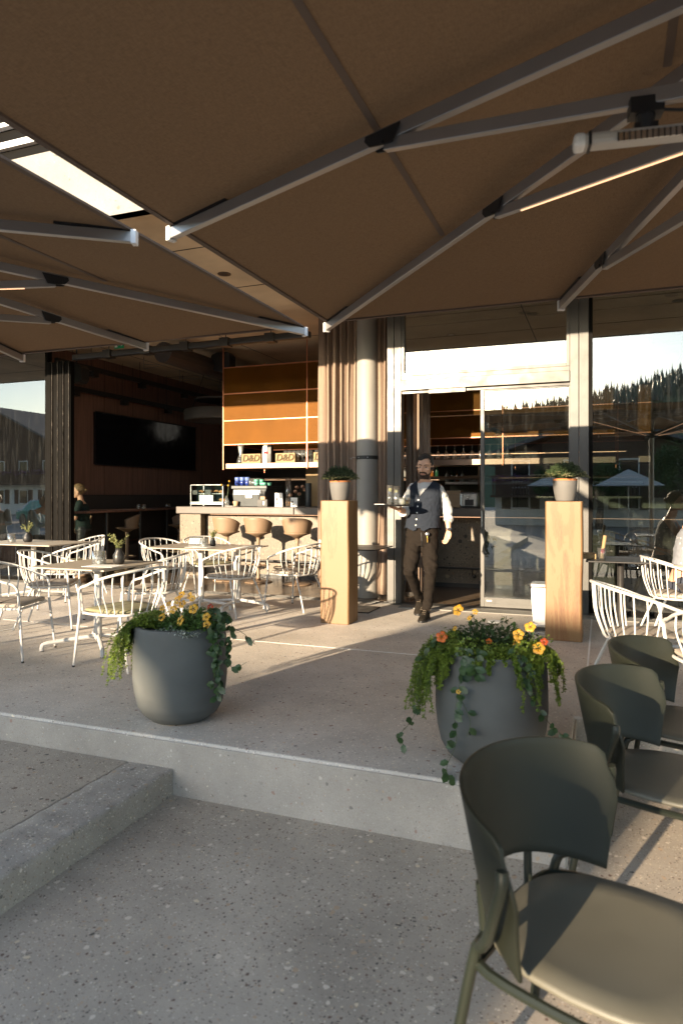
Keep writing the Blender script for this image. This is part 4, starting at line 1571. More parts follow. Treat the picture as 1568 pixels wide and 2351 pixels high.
def menu(label, p, rz, stand=True):
    if stand:
        m_ = MB()
        rot = Matrix.Rotation(rz, 3, 'Z')
        a = rot @ Vector((.09, 0, 0))
        n_ = rot @ Vector((0, 1, 0))
        P0 = Vector(p)
        m_.beam(P0 - a, P0 + a, .05, .01)
        o = obj('menu_stand', MB().beam(P0 - a + Vector((0, 0, .006)), P0 + a + Vector((0, 0, .006)), .06, .012), 'black')
        tag(o, label, 'menu')
        vs = [P0 - a + Vector((0, 0, .01)), P0 + a + Vector((0, 0, .01)), P0 + a + n_ * .03 + Vector((0, 0, .11)), P0 - a + n_ * .03 + Vector((0, 0, .11))]
        off = n_ * .004
        mb_ = MB().add(vs + [v + off for v in vs], [(0, 1, 2, 3), (7, 6, 5, 4), (0, 4, 5, 1), (1, 5, 6, 2), (2, 6, 7, 3), (3, 7, 4, 0)])
        q = obj('card', mb_, 'glass_smoke', o)
        m2 = MB()
        for k in range(9):
            f = k / 9
            s_ = P0 - a + (2 * a) * (f + .03) + Vector((0, 0, .02)) + n_ * .004 - off * 1.6
            m2.beam(s_, s_ + Vector((0, 0, .07)) + n_ * .02 + a * .05, .010, .001, up=tuple(n_))
        obj('print', m2, 'paper', o)
    else:
        rot = Matrix.Rotation(rz, 3, 'Z')
        P0 = Vector(p) + Vector((0, 0, .003))
        a, b = rot @ Vector((.15, 0, 0)), rot @ Vector((0, .10, 0))
        o = obj('placemat', MB().add([P0 - a - b, P0 + a - b, P0 + a + b, P0 - a + b, P0 - a - b + Vector((0, 0, -.002)), P0 + a - b + Vector((0, 0, -.002)), P0 + a + b + Vector((0, 0, -.002)), P0 - a + b + Vector((0, 0, -.002))], [(0, 1, 2, 3), (4, 5, 1, 0), (5, 6, 2, 1), (6, 7, 3, 2), (7, 4, 0, 3)]), 'paper')
        tag(o, label, 'placemat')
TZ = .7405
g1 = PZ(205, 1304, TZ)
ribbed_glass('ribbed candle glass on the front left table, catching the sun', Vector((-4.18, 4.90, TZ)), .056, .12)
vase_sprig('dark vase with pale green sprigs on the front left table', Vector((-4.04, 4.99, TZ)), 5, 'blackmetal', .05, .14, .10, .13)
menu('white sheet lying on the front left table under the candle glass', (-4.05, 4.80, TZ), .1, False)
menu('smoky menu stand on the long middle table', (-4.62, 7.12, TZ), .1)
ribbed_glass('ribbed candle glass beside the menu stand on the middle table', Vector((-4.42, 6.98, TZ)), .045, .10)
vase_sprig('dark little vase with leafy sprig behind the menu stand on the middle table', Vector((-4.38, 7.12, TZ)), 6, 'black', .035, .10, .06, .09)
menu('dark placemat lying on the middle table', (-4.45, 6.95, TZ), .0, False)
vase_sprig('black vase with yellow green sprigs on the far left table', Vector((-7.05, 6.9, TZ)), 8, 'black', .06, .13, .10, .13)
ribbed_glass('ribbed candle glass on the far left table near the picture edge', Vector((-7.22, 6.8, TZ)), .045, .11)
cg = thing('cutlery_glass', 'water glass holding a wooden pepper mill and red banded cutlery on the small dark table', 'glass', (-.01, 7.0, TZ))
obj('glass_body', MB().lathe([(.034, 0), (.040, .11), (.036, .11), (.030, .01)], (0, 0, 0), 20), 'glass', cg, smooth='all', local=True)
obj('roll', MB().tube([(0, 0, .01), (.01, 0, .09), (.03, 0, .23)], [.018, .016, .018], 10), 'kraft', cg, smooth=True, local=True)
obj('band', MB().tube([(.006, 0, .06), (.012, 0, .10)], .019, 10), 'red', cg, smooth=True, local=True)
tag(obj('wooden_tray', MB().box(-.22, -.06, 7.0, 7.2, TZ, TZ + .05), 'kraft', bevel=.004), 'small wooden box on the dark table beside the right plinth', 'box')
o = tag(obj('sugar_box', MB().box(-3.16, -3.04, 7.5, 7.62, TZ + .003, TZ + .083), 'paper', bevel=.004), 'white cube box on the side table left of the oak plinth', 'box')
tag(obj('pepper_mill', MB().lathe([(.022, 0), (.022, .1), (.018, .105)], (-3.10, 7.56, TZ + .084), 14), 'counter', smooth=True), 'grey cylinder standing on the white cube box', 'mill')

# ================================================================== green shell chairs
def green_chair():
    t = thing('green_armchair', 'x', 'chair', (0, 0, LOW), 0, 'dark green shell chairs in the right foreground')
    # faces +Y; backrest shell on the -Y side
    m_ = MB()
    nu, nv = 40, 14
    vs, fs = [], []
    def shell(u, v, off):
        # u -1..1 around the back, v 0 bottom..1 top
        a = u * (1.02 + .30 * v - .05 * max(0, v - .8) * 5 * (1 if abs(u) > .9 else 0))
        rx, ry = .31 + off, .28 + off
        wing = abs(u) ** 2.6
        top = .82 - .05 * abs(u) ** 2.2 - .085 * max(0, (abs(u) - .82) / .18) ** 2
        bot = .535 - .08 * abs(u) ** 1.6
        # wing narrows to a pointed tip
        z = bot + (top - bot) * v
        flare = (v - .3) * .05 * (1 - .5 * wing)
        x = (rx + flare) * math.sin(a)
        y = .03 - (ry + flare) * math.cos(a) + .05 * wing * (1 - v)
        return (x, y, z)
    for j in range(nv + 1):
        for i in range(nu + 1):
            vs.append(shell(i / nu * 2 - 1, j / nv, 0))
    for j in range(nv):
        for i in range(nu):
            a = j * (nu + 1) + i
            fs.append((a, a + 1, a + nu + 2, a + nu + 1))
    m_.add(vs, fs)
    sh = obj('backrest', m_, 'greenseat', t, smooth='all', local=True)
    so = sh.modifiers.new('t', 'SOLIDIFY')
    so.thickness = .010
    so.offset = 1
    bv = sh.modifiers.new('b', 'BEVEL')
    bv.width = .004
    bv.segments = 2
    # seat shell
    m_ = MB()
    rings = []
    for (s, z) in ((.93, .428), (1.0, .436), (1.0, .446), (.97, .452), (.7, .446), (.35, .441), (.02, .440)):
        rg = []
        for k in range(40):
            a = 2 * pi * k / 40
            ca, sa = math.cos(a), math.sin(a)
            e = 3.2
            x = .235 * (abs(ca) ** (2 / e)) * (1 if ca > 0 else -1)
            y = .02 + .23 * (abs(sa) ** (2 / e)) * (1 if sa > 0 else -1)
            if y < 0:
                x *= 1 - .12 * (-y / .2)
            rg.append((x * s, y * s, z))
        rings.append(rg)
    m_.loft(rings)
    obj('seat', m_, 'seatpad', t, smooth='all', local=True)
    fr = catmull([(-.25, .20, .418), (-.2, .245, .418), (.2, .245, .418), (.25, .20, .418), (.255, 0, .418), (.22, -.18, .418), (.1, -.215, .418), (-.1, -.215, .418), (-.22, -.18, .418), (-.255, 0, .418)], 4, True)
    obj('seat_frame', MB().tube(fr, .0125, 8, closed=True), 'green', t, smooth=True, local=True)
    for s in (-1, 1):
        obj('leg', MB().tube([(s * .265, .235, .0), (s * .245, .20, .42)], [.011, .0135], 10), 'green', t, smooth=True, local=True)
        # rear leg rises and follows the wing of the backrest to its top corner
        rl = catmull([(s * .255, -.255, .0), (s * .225, -.19, .42), (s * .245, -.160, .48), (s * .285, -.125, .54), (s * .318, -.095, .62), (s * .330, -.075, .69), (s * .326, -.075, .725)], 6)
        obj('leg', MB().tube(rl, .0125, 10), 'green', t, smooth=True, local=True)
        obj('back_post', MB().tube([(s * .12, -.215, .42), (s * .13, -.221, .55)], .011, 8), 'green', t, smooth=True, local=True)
    obj('stretcher', MB().tube([(-.225, -.19, .40), (.225, -.19, .40)], .008, 8), 'green', t, local=True)
    return t
gc = green_chair()
GF = math.atan2(-.30, .95) - pi / 2     # local +Y towards (.91,-.41)
GC = [(-.01, 1.96, GF, 'nearest dark green shell chair, filling the lower right corner'),
      (.24, 3.22, GF + .03, 'middle dark green shell chair of the three on the right'),
      (.38, 4.00, GF + .06, 'farthest dark green shell chair, only its backrest top showing')]
for i, (x, y, a, lb) in enumerate(GC):
    o = gc if i == 0 else dup(gc, (x, y, LOW), a, lb, 'dark green shell chairs in the right foreground')
    o.location = (x, y, LOW)
    o.scale = (1.22, 1.22, 1.10) if i == 0 else (1.2, 1.2, 1.06)
    o.rotation_euler = (0, 0, a)
    o['label'] = lb
# ================================================================== bar interior
BY = 10.0                      # face of the bar
bar = thing('bar_counter', 'bar counter faced with speckled stone under a grey brown slab top', 'bar', (-4.5, BY, 0))
obj('front_panel', MB().box(-6.28, 1.5, BY, BY + .12, 0, 1.04), 'barstone', bar)
obj('end_pier', MB().box(-6.70, -6.29, BY - .16, BY + .75, 0, 1.04), 'barstone', bar, bevel=.004)
mb = MB().box(-6.74, -4.55, BY - .22, BY + .80, 1.043, 1.165)
ct = obj('counter_top', mb, 'counter', bar, bevel=.012)
obj('counter_top', MB().box(-4.545, 1.5, BY - .22, BY + .80, 1.043, 1.165), 'counter', bar, bevel=.012)
obj('plinth_recess', MB().box(-6.2, 1.5, BY - .004, BY + .0, .0, .06), 'black', bar)
fr_ = obj('foot_rail', MB().tube([(-6.2, BY - .18, .30), (1.4, BY - .18, .30)], .016, 10), 'blackmetal', bar, smooth=True)
for x in (-5.9, -5.2, -4.5, -3.8, -3.1, -2.4, -1.75, -1.1):
    obj('rail_bracket', MB().tube([(x, BY - .18, .30), (x, BY - .16, .2), (x, BY, .17)], .010, 6).ell((x, BY - .01, .17), (.03, .012, .03), 10, 6), 'blackmetal', fr_)
obj('light_strip', MB().box(-6.2, 1.4, BY + .02 - .03, BY + .02 - .022, 1.030, 1.040), 'led', bar)
obj('back_counter', MB().box(-5.9, 1.5, 11.9, 12.5, 0, 1.0), 'backwall', bar)

# hanging mesh cabinet
cab = thing('hanging_cabinet', 'orange mesh cabinet hanging over the bar with a pale shelf of glasses', 'cabinet', (-4, BY, 1.79))
CXL, CXR, CD = -5.95, .6, 1.5
mb = MB()
fz = [1.80, 2.20, 2.60, 3.05, 3.49]
xs_ = [CXL, -4.415, -2.88, -1.345, .19]
bw = .015
for y in (BY, BY + CD):
    for x in xs_:
        mb.box(x - bw / 2, x + bw / 2, y - bw / 2, y + bw / 2, 1.78, 3.85 if y > BY or x in (CXL, -4.415) else 3.5)
    for z in fz[1:]:
        mb.box(CXL, CXR, y - bw / 2 + .003, y + bw / 2 - .003, z - bw / 2, z + bw / 2)
for z in (1.80, 2.20, 2.60, 3.49):
    mb.box(CXL - bw / 2 + .002, CXL + bw / 2 - .002, BY, BY + CD, z - bw / 2 + .002, z + bw / 2 - .002)
obj('frame', mb, 'copper', cab)
for z0, z1 in ((2.211, 2.589), (2.611, 3.039), (3.061, 3.479)):
    obj('mesh_panel', MB().box(CXL + .01, CXR, BY - .002, BY + .001, z0, z1), 'mesh', cab)
obj('mesh_panel', MB().box(CXL - .002, CXL + .001, BY + .01, BY + CD - .01, 2.211, 3.48), 'mesh', cab)
obj('mesh_panel', MB().box(CXL + .01, CXR, BY + CD - .002, BY + CD + .001, 2.211, 3.48), 'mesh', cab)
obj('shelf_board', MB().box(CXL + .03, CXR, BY + .03, BY + .62, 1.80, 1.885), 'shelf', cab, bevel=.003)
obj('shelf_board', MB().box(CXL + .3, CXR, BY + .9, BY + CD, 1.62, 1.66), 'shelf', cab, bevel=.003)
obj('light_line', MB().beam((CXL + .08, BY + .25, 2.96), (CXL + 2.2, BY + 1.2, 2.93), .012, .01), 'led', cab)
obj('light_line', MB().beam((-3.0, BY + .8, 2.62), (.3, BY + .8, 2.62), .02, .014), 'led', cab)
obj('light_line', MB().beam((-3.0, BY + .25, 1.965), (.3, BY + .25, 1.965), .01, .01), 'led', cab)
sb = thing('back_shelf', 'white bottle shelf behind the bar seen above the waiter', 'shelf', (-1.8, 12.0, 1.6))
obj('board', MB().box(-2.6, .6, 11.9, 12.3, 1.545, 1.585), 'whitepaint', sb, bevel=.003)
obj('board', MB().box(-4.3, -2.7, 11.9, 12.3, 1.62, 1.65), 'shelf', sb, bevel=.003)
obj('upright', MB().box(-2.02, -1.99, 11.88, 11.9, 1.45, 2.3), 'shelf', sb)
obj('back_panel', MB().box(-2.6, .6, 12.32, 12.34, 0, 1.54), 'sage', sb)
mb = MB()
for x in (-2.0, -1.4, -.8):
    mb.box(x - .006, x + .006, 12.31, 12.32, 0, 1.54)
obj('panel_gap', mb, 'black', sb)

rnd = random.Random(5)


def wine_glass(p, label, grp, upside=False, s=1.0, src=[None]):
    if src[0] is None:
        prof = [(.032, 0), (.03, .003), (.004, .008), (.0035, .07), (.012, .08), (.034, .11), (.038, .14), (.030, .19), (.028, .19), (.035, .14), (.030, .112), (.005, .085)]
        o = obj('wine_glass', MB().lathe(prof, (0, 0, 0), 14), 'glass', smooth='all')
        src[0] = o
    else:
        o = src[0].copy()
        COL.objects.link(o)
    o.location = p
    o.scale = (s, s, s)
    if upside:
        o.rotation_euler = (pi, 0, 0)
    tag(o, label, 'glass', grp)
    return o


def tumbler(p, label, grp, s=1.0, src=[None]):
    if src[0] is None:
        prof = [(.028, 0), (.036, .01), (.038, .09), (.035, .09), (.033, .015), (.01, .012)]
        o = obj('tumbler', MB().lathe(prof, (0, 0, 0), 14), 'glass', smooth='all')
        src[0] = o
    else:
        o = src[0].copy()
        COL.objects.link(o)
    o.location = p
    o.scale = (s, s, s)
    tag(o, label, 'glass', grp)
    return o


def bottle(p, mat, label, grp, h=.28, r=.036):
    o = obj('bottle', MB().lathe([(r * .95, 0), (r, .01), (r, h * .6), (r * .9, h * .68), (r * .38, h * .8), (r * .36, h), (0, h)], (0, 0, 0), 12), mat, smooth='all')
    o.location = p
    tag(o, label, 'bottle', grp)
    return o
M['amber'] = simple('amber_glass', (0.08, 0.03, 0.006), 0.1)
M['greenglass'] = simple('green_glass', (0.006, 0.025, 0.012), 0.1)
M['clearish'] = simple('pale_glass_bottle', (0.15, 0.16, 0.15), 0.08)
ZS = 1.886
for i in range(15):
    wine_glass((-4.86 + .075 * (i % 8) + .02 * (i // 8) + (.1 if i % 8 > 5 else 0), BY + .14 + .12 * (i // 8), ZS), 'wine glass standing on the cabinet shelf right of the middle boxes', 'wine glasses on the cabinet shelf', s=1.05)
for i in range(14):
    wine_glass((-3.0 + .13 * i, BY + .25, 1.86 + .25), 'stemmed glass hanging upside down under the orange mesh, seen through the doorway', 'hanging stemware over the bar', upside=True, s=1.1)
for i in range(24):
    tumbler((-2.9 + .085 * i, BY + .42, ZS), 'tumbler on the cabinet shelf seen through the open doorway', 'tumblers on the shelf above the doorway', s=1.3)
for i in range(10):
    tumbler((-5.1 + .06 * i + .2, BY + .30, ZS), 'small tumbler behind the lettered boxes on the cabinet shelf', 'tumblers behind the lettered boxes', s=.8)
for i in range(20):
    tumbler((-2.45 + .085 * i, 12.05, 1.586), 'tumbler on the white shelf behind the bar', 'tumblers on the white back shelf', s=1.35)
for i in range(4):
    bottle((-2.58 + .09 * i, 11.98, 1.586), ['clearish', 'greenglass', 'amber', 'clearish'][i], ['clear short bottle, leftmost on the white back shelf beside the waiter\'s head', 'green short bottle on the white back shelf beside the waiter\'s head', 'amber short bottle on the white back shelf beside the waiter\'s head', 'clear short bottle right of the amber one on the white back shelf'][i], 'short bottles on the white shelf', .20, .035)
for i in range(18):
    bottle((-4.22 + .085 * i, 12.02, 1.651), rnd.choice(['amber', 'greenglass', 'clearish', 'red', 'amber']), 'small spirit bottle on the dark shelf under the hanging cabinet', 'spirit bottles under the cabinet', .26, .032)


def text_mesh(body, size, mat, parent, loc, outline=True, extrude=0.001):
    cu = bpy.data.curves.new('lettering', 'FONT')
    cu.body = body
    cu.size = size
    cu.align_x = 'CENTER'
    cu.align_y = 'CENTER'
    cu.shear = .18
    if outline:
        cu.fill_mode = 'NONE'
        cu.bevel_depth = .0045
    else:
        cu.extrude = extrude
    tmp = bpy.data.objects.new('tmp', cu)
    COL.objects.link(tmp)
    dg = bpy.context.evaluated_depsgraph_get()
    me = bpy.data.meshes.new_from_object(tmp.evaluated_get(dg))
    bpy.data.objects.remove(tmp)
    o = bpy.data.objects.new('lettering', me)
    me.materials.clear()
    me.materials.append(M[mat])
    COL.objects.link(o)
    o.parent = parent
    o.location = loc
    o.rotation_euler = (pi / 2, 0, 0)
    return o
for k, (px0, px1, lb) in enumerate(((725, 786, 'left lettered wooden box on the cabinet shelf'), (826, 885, 'second lettered wooden box on the cabinet shelf, right of the coffee bag'), (940, 1000, 'third lettered wooden box, cut off by the curtain'))):
    x0 = PY(px0 * .7656, 1060, BY + .06).x
    x1 = x0 + .40
    bx0 = thing('wooden_box', lb, 'box', ((x0 + x1) / 2, BY + .16, ZS), 0, 'lettered wooden boxes on the cabinet shelf')
    obj('box_body', MB().box(x0, x1 - .05, BY + .06, BY + .26, ZS, ZS + .155), 'kraft', bx0, bevel=.003)
    text_mesh('D&D', .15, 'print', bx0, ((x0 + x1 - .05) / 2 - (x0 + x1) / 2, -.104, .078))
pb = PY(615, 1050, BY + .12)
cbag = thing('coffee_bag', 'white and black coffee bag between the lettered boxes', 'bag', (pb.x, BY + .12, ZS))
mb = MB()
mb.loft([[(pb.x + sx_ * w_, BY + .12 + sy_ * d_, ZS + z) for sx_, sy_ in ((-1, -1), (0, -1.1), (0, 1.1), (-1, 1))] for w_, d_, z in ((.075, .04, 0), (.08, .045, .15), (.078, .04, .26), (.07, .008, .31), (.07, .006, .34))])
obj('white_half', mb, 'paper', cbag, bevel=.004)
mb = MB()
mb.loft([[(pb.x + .002 + sx_ * w_, BY + .12 + sy_ * d_, ZS + z) for sx_, sy_ in ((0, -1.1), (1, -1), (1, 1), (0, 1.1))] for w_, d_, z in ((.075, .04, 0), (.08, .045, .15), (.078, .04, .26), (.07, .008, .31), (.075, .006, .345))])
obj('black_half', mb, 'black', cbag, bevel=.004)
obj('label', MB().box(pb.x - .05, pb.x + .03, BY + .068, BY + .071, ZS + .15, ZS + .19), 'red', cbag)
p = PY(552, 1050, BY + .1)
cf = thing('chemex_flask', 'glass carafe at the left end of the cabinet shelf', 'carafe', (p.x, BY + .12, ZS))
obj('flask', MB().lathe([(.07, 0), (.075, .03), (.06, .09), (.03, .15), (.035, .17), (.06, .30), (.057, .30), (.03, .17), (.055, .09), (.06, .02)], (p.x, BY + .12, ZS), 20), 'glass', cf, smooth='all')
obj('filter', MB().lathe([(.028, .16), (.058, .33)], (p.x, BY + .12, ZS), 16), 'paper', cf, smooth=True)

# ---- things on the counter
CZ = 1.166
def cx_(px, y=BY - .05):
    return PY(px, 1150, y).x
Yd = BY + .10
x0, x1 = cx_(443, Yd - .1), cx_(516, Yd - .1)
dc = thing('display_case', 'small glass display case with sandwiches and cakes at the left end of the bar', 'display case', ((x0 + x1) / 2, Yd, CZ))
mb = MB()
for x in (x0, x1):
    for y in (Yd - .16, Yd + .24):
        mb.box(x - .006, x + .006, y - .006, y + .006, CZ, CZ + .36)
for z in (CZ + .07, CZ + .36):
    for y in (Yd - .16, Yd + .24):
        mb.box(x0, x1, y - .005, y + .005, z - .006, z + .006)
    for x in (x0, x1):
        mb.box(x - .005, x + .005, Yd - .16, Yd + .24, z - .006, z + .006)
obj('frame', mb, 'steel', dc)
obj('base_tray', MB().box(x0 - .01, x1 + .01, Yd - .17, Yd + .25, CZ + .03, CZ + .062), 'steel', dc, bevel=.003)
obj('shelf', MB().box(x0 + .02, x1 - .02, Yd - .12, Yd + .22, CZ + .21, CZ + .216), 'steel', dc)
for nm, bxx in (('pane', (x0, x1, Yd - .168, Yd - .165, CZ + .07, CZ + .36)), ('pane', (x0, x1, Yd - .16, Yd + .24, CZ + .364, CZ + .367))):
    obj(nm, MB().box(*bxx), 'pane_in', dc)
for k, (fx, fz_, s) in enumerate(((.2, .235, .05), (.42, .24, .055), (.62, .24, .05), (.83, .235, .05), (.25, .09, .06), (.75, .1, .06), (.9, .09, .05))):
    tag(obj('pastry', MB().ell((x0 + (x1 - x0) * fx, Yd - .02 + .03 * (k % 3), CZ + fz_ + .01), (s, .05, .03), 12, 8), 'bread', smooth='all'), 'baked roll inside the small glass display case', 'pastry', 'baked goods in the display case')
obj('price_slate', MB().box(x0 + .03, x0 + .12, Yd - .15, Yd - .145, CZ + .20, CZ + .27), 'black', dc)
obj('price_slate', MB().box(x0 + .27, x0 + .38, Yd - .15, Yd - .145, CZ + .20, CZ + .28), 'black', dc)
obj('lid', MB().box(x0 + .15, x0 + .42, Yd - .14, Yd - .13, CZ + .08, CZ + .19), 'cap', dc)
# coffee machine
x0, x1 = cx_(534, Yd - .2), cx_(606, Yd - .2)
cm = thing('coffee_machine', 'grey espresso machine with cups stacked on top, on the bar', 'coffee machine', ((x0 + x1) / 2, Yd + .1, CZ))
obj('housing', MB().loft([[(x0, Yd - .15, CZ + .0), (x1, Yd - .15, CZ + .0), (x1 + .03, Yd + .35, CZ + .0), (x0, Yd + .35, CZ + .0)], [(x0 - .02, Yd - .17, CZ + .20), (x1 + .0, Yd - .17, CZ + .20), (x1 + .05, Yd + .35, CZ + .20), (x0 - .02, Yd + .35, CZ + .20)], [(x0 - .02, Yd - .15, CZ + .29), (x1 + .02, Yd - .15, CZ + .29), (x1 + .05, Yd + .35, CZ + .29), (x0 - .02, Yd + .35, CZ + .29)]]), 'machine', cm, bevel=.01)
obj('top_tray', MB().box(x0 - .04, x1 + .04, Yd - .18, Yd + .38, CZ + .292, CZ + .345), 'machine', cm, bevel=.008)
obj('steel_band', MB().box(x0 + .01, x1 - .08, Yd - .177, Yd - .168, CZ + .20, CZ + .27), 'steel', cm)
pl_ = obj('name_plate', MB().box((x0 + x1) / 2 - .06, (x0 + x1) / 2 + .06, Yd - .186, Yd - .178, CZ + .14, CZ + .24), 'steel', cm, bevel=.004)
xm, ym, zm = (x0 + x1) / 2, Yd - .188, CZ + .19
mb = MB()
mb.beam((xm - .03, ym, zm + .03), (xm - .012, ym, zm + .0), .004, .006, up=(0, 1, 0)).beam((xm - .012, ym, zm), (xm, ym, zm + .02), .004, .006, up=(0, 1, 0)).beam((xm, ym, zm + .02), (xm + .012, ym, zm), .004, .006, up=(0, 1, 0)).beam((xm + .012, ym, zm), (xm + .03, ym, zm + .03), .004, .006, up=(0, 1, 0)).beam((xm, ym, zm - .005), (xm, ym, zm - .03), .004, .006, up=(0, 1, 0))
obj('emblem', mb, 'black', pl_)
for i in range(3):
    x = cx_(545 + 11.5 * i, Yd)
    for k, mt in enumerate(('blue', 'bluecup')):
        tag(obj('cup', MB().lathe([(.030, 0), (.042, .03), (.044, .07), (.040, .075), (.037, .07), (.03, .02)], (x, Yd, CZ + .347 + .068 * k), 18), mt, smooth='all'), ['dark blue cup in the lower row on the coffee machine', 'lighter blue cup stacked in the upper row on the coffee machine'][k], 'cup', 'blue cups stacked on the coffee machine')
for i in range(8):
    tumbler((cx_(577 + 5 * (i % 5), Yd + .06 * (i // 5)), Yd + .1 * (i // 5), CZ + .347), 'clear latte glass on top of the coffee machine', 'latte glasses on the coffee machine', s=1.35)
for i in range(6):
    tag(obj('cup', MB().lathe([(.022, 0), (.036, .02), (.042, .05), (.038, .05), (.032, .02)], (cx_(594 + 9 * (i % 4), Yd), Yd - .08 + .05 * (i % 2), CZ + .347 + (.05 if i > 3 else 0)), 18), 'mint', smooth='all'), 'mint green cup on the right half of the coffee machine', 'cup', 'mint cups on the coffee machine')
# small counter items
x = cx_(524)
vz = thing('dried_flower_vase', 'clear bottle vase with two dried yellow billy buttons on the bar', 'vase', (x, BY - .1, CZ))
obj('vase_body', MB().lathe([(.045, .004), (.048, .06), (.035, .11), (.018, .15), (.02, .18), (.016, .18), (.03, .11), (.042, .05)], (x, BY - .1, CZ), 18), 'glass', vz, smooth='all')
for dx, dz in ((-.10, .36), (.03, .35), (.05, .42)):
    st = obj('stem', MB().tube([(x, BY - .1, CZ + .02), (x + dx, BY - .1, CZ + dz)], .002, 4), 'stem', vz)
    obj('dried_head', MB().ell((x + dx, BY - .1, CZ + dz), (.016,) * 3, 10, 8), 'petal', st, smooth='all')
x = cx_(545)
tag(obj('bowl', MB().lathe([(.035, 0), (.05, .075), (.046, .075), (.03, .01)], (x, BY - .1, CZ + .012), 20), 'brownpaper', smooth='all'), 'small brown bowl on a plate before the coffee machine', 'bowl')
tag(obj('plate', MB().lathe([(.03, 0), (.13, .006), (.13, .01), (.03, .006)], (x - .06, BY - .1, CZ + .001), 24), 'paper', smooth='all'), 'white plate on the bar under vase and bowl', 'plate')
x = cx_(608)
sh = thing('straw_holder', 'black caddy with black straws and napkins on the bar', 'caddy', (x, BY - .1, CZ))
obj('box_body', MB().box(x - .07, x + .11, BY - .18, BY - .04, CZ, CZ + .12), 'black', sh, bevel=.003)
for k in range(6):
    obj('straw', MB().tube([(x - .06 + .018 * k, BY - .12, CZ + .08), (x - .10 + .028 * k, BY - .12, CZ + .27)], .006, 6), 'black', sh)
obj('napkins', MB().box(x - .03, x + .05, BY - .15, BY - .08, CZ + .11, CZ + .165), 'brownpaper', sh)
obj('tag', MB().box(x + .035, x + .065, BY - .186, BY - .182, CZ + .03, CZ + .085), 'paper', sh)
for px, w_, h_, lb in ((643, .135, .225, 'taller white printed card standing on the bar'), (678, .115, .15, 'shorter white printed card standing on the bar near the curtain')):
    x = cx_(px)
    cd = thing('counter_card', lb, 'card', (x, BY - .1, CZ))
    obj('card', MB().box(x - w_ / 2, x + w_ / 2, BY - .10, BY - .09, CZ, CZ + h_), 'paper', cd)
    obj('print_block', MB().box(x - w_ * .38, x - w_ * .12, BY - .103, BY - .1005, CZ + h_ * .42, CZ + h_ * .65), 'blackmetal', cd)
    obj('print_block', MB().box(x - w_ * .40, x + w_ * .02, BY - .103, BY - .1005, CZ + h_ * .2, CZ + h_ * .34), 'machine', cd)
x = cx_(659)
tw_ = thing('glass_cylinder', 'tall clear glass cylinder with nuts in its base, on the bar', 'dispenser', (x, BY, CZ))
obj('tube', MB().lathe([(.05, .0), (.05, .46), (.046, .46), (.046, .01)], (x, BY, CZ), 24), 'glass', tw_, smooth='all')
mb = MB()
for k in range(30):
    mb.ell((x + rnd.uniform(-.03, .03), BY + rnd.uniform(-.03, .03), CZ + .02 + rnd.uniform(0, .06)), (.012, .01, .009), 8, 6)
struct(obj('nuts', mb, 'bread', tw_, smooth='all'), 'stuff')
x = cx_(682, BY + .3)
dv_ = thing('rose_vase', 'glass vase of faded pink roses behind the white cards on the bar', 'vase', (x, BY + .3, CZ))
obj('vase_body', MB().lathe([(.04, 0), (.045, .1), (.04, .12), (.04, .02)], (x, BY + .3, CZ), 16), 'glass_smoke', dv_, smooth='all')
for dx, dz in ((-.12, .19), (-.03, .25), (0, .32), (.14, .28), (.04, .21), (.10, .33)):
    s_ = obj('stem', MB().tube([(x, BY + .3, CZ + .05), (x + dx, BY + .3, CZ + dz)], .003, 4), 'stem', dv_)
    obj('rose', MB().ell((x + dx, BY + .3, CZ + dz), (.035, .035, .03), 10, 8), 'petal_pink', s_)
x = cx_(708, BY + .2)
tag(obj('black_canister', MB().lathe([(.05, 0), (.05, .38), (.045, .385), (0, .385)], (x, BY + .2, CZ), 20), 'machine', smooth=True), 'tall dark cylinder on the bar beside the curtain', 'canister')
tag(obj('partition', MB().box(cx_(702, BY + .5), -3.4, BY + .5, BY + .53, 1.17, 1.9), 'kraft'), 'pale wooden partition behind the right end of the bar', 'partition')
# till and boxes in the doorway
x = PY(1045, 1150, BY + .5).x
for k in range(4):
    tag(obj('carton', MB().box(x - .11 - .01 * (k % 2), x + .10, BY + .4, BY + .6, 1.166 + .065 * k, 1.166 + .065 * k + .062), 'brownpaper', bevel=.003), 'flat brown carton in the stack on the bar beside the waiter', 'carton', 'cartons stacked on the bar')
x = PY(1085, 1150, BY + .4).x
tl = thing('till', 'grey card terminal on the bar seen through the doorway', 'till', (x, BY + .3, 1.166))
obj('body', MB().box(x - .16, x + .12, BY + .2, BY + .4, 1.166, 1.40), 'steel', tl, bevel=.03)
obj('slot', MB().box(x - .08, x + .05, BY + .194, BY + .2, 1.20, 1.29), 'black', tl)


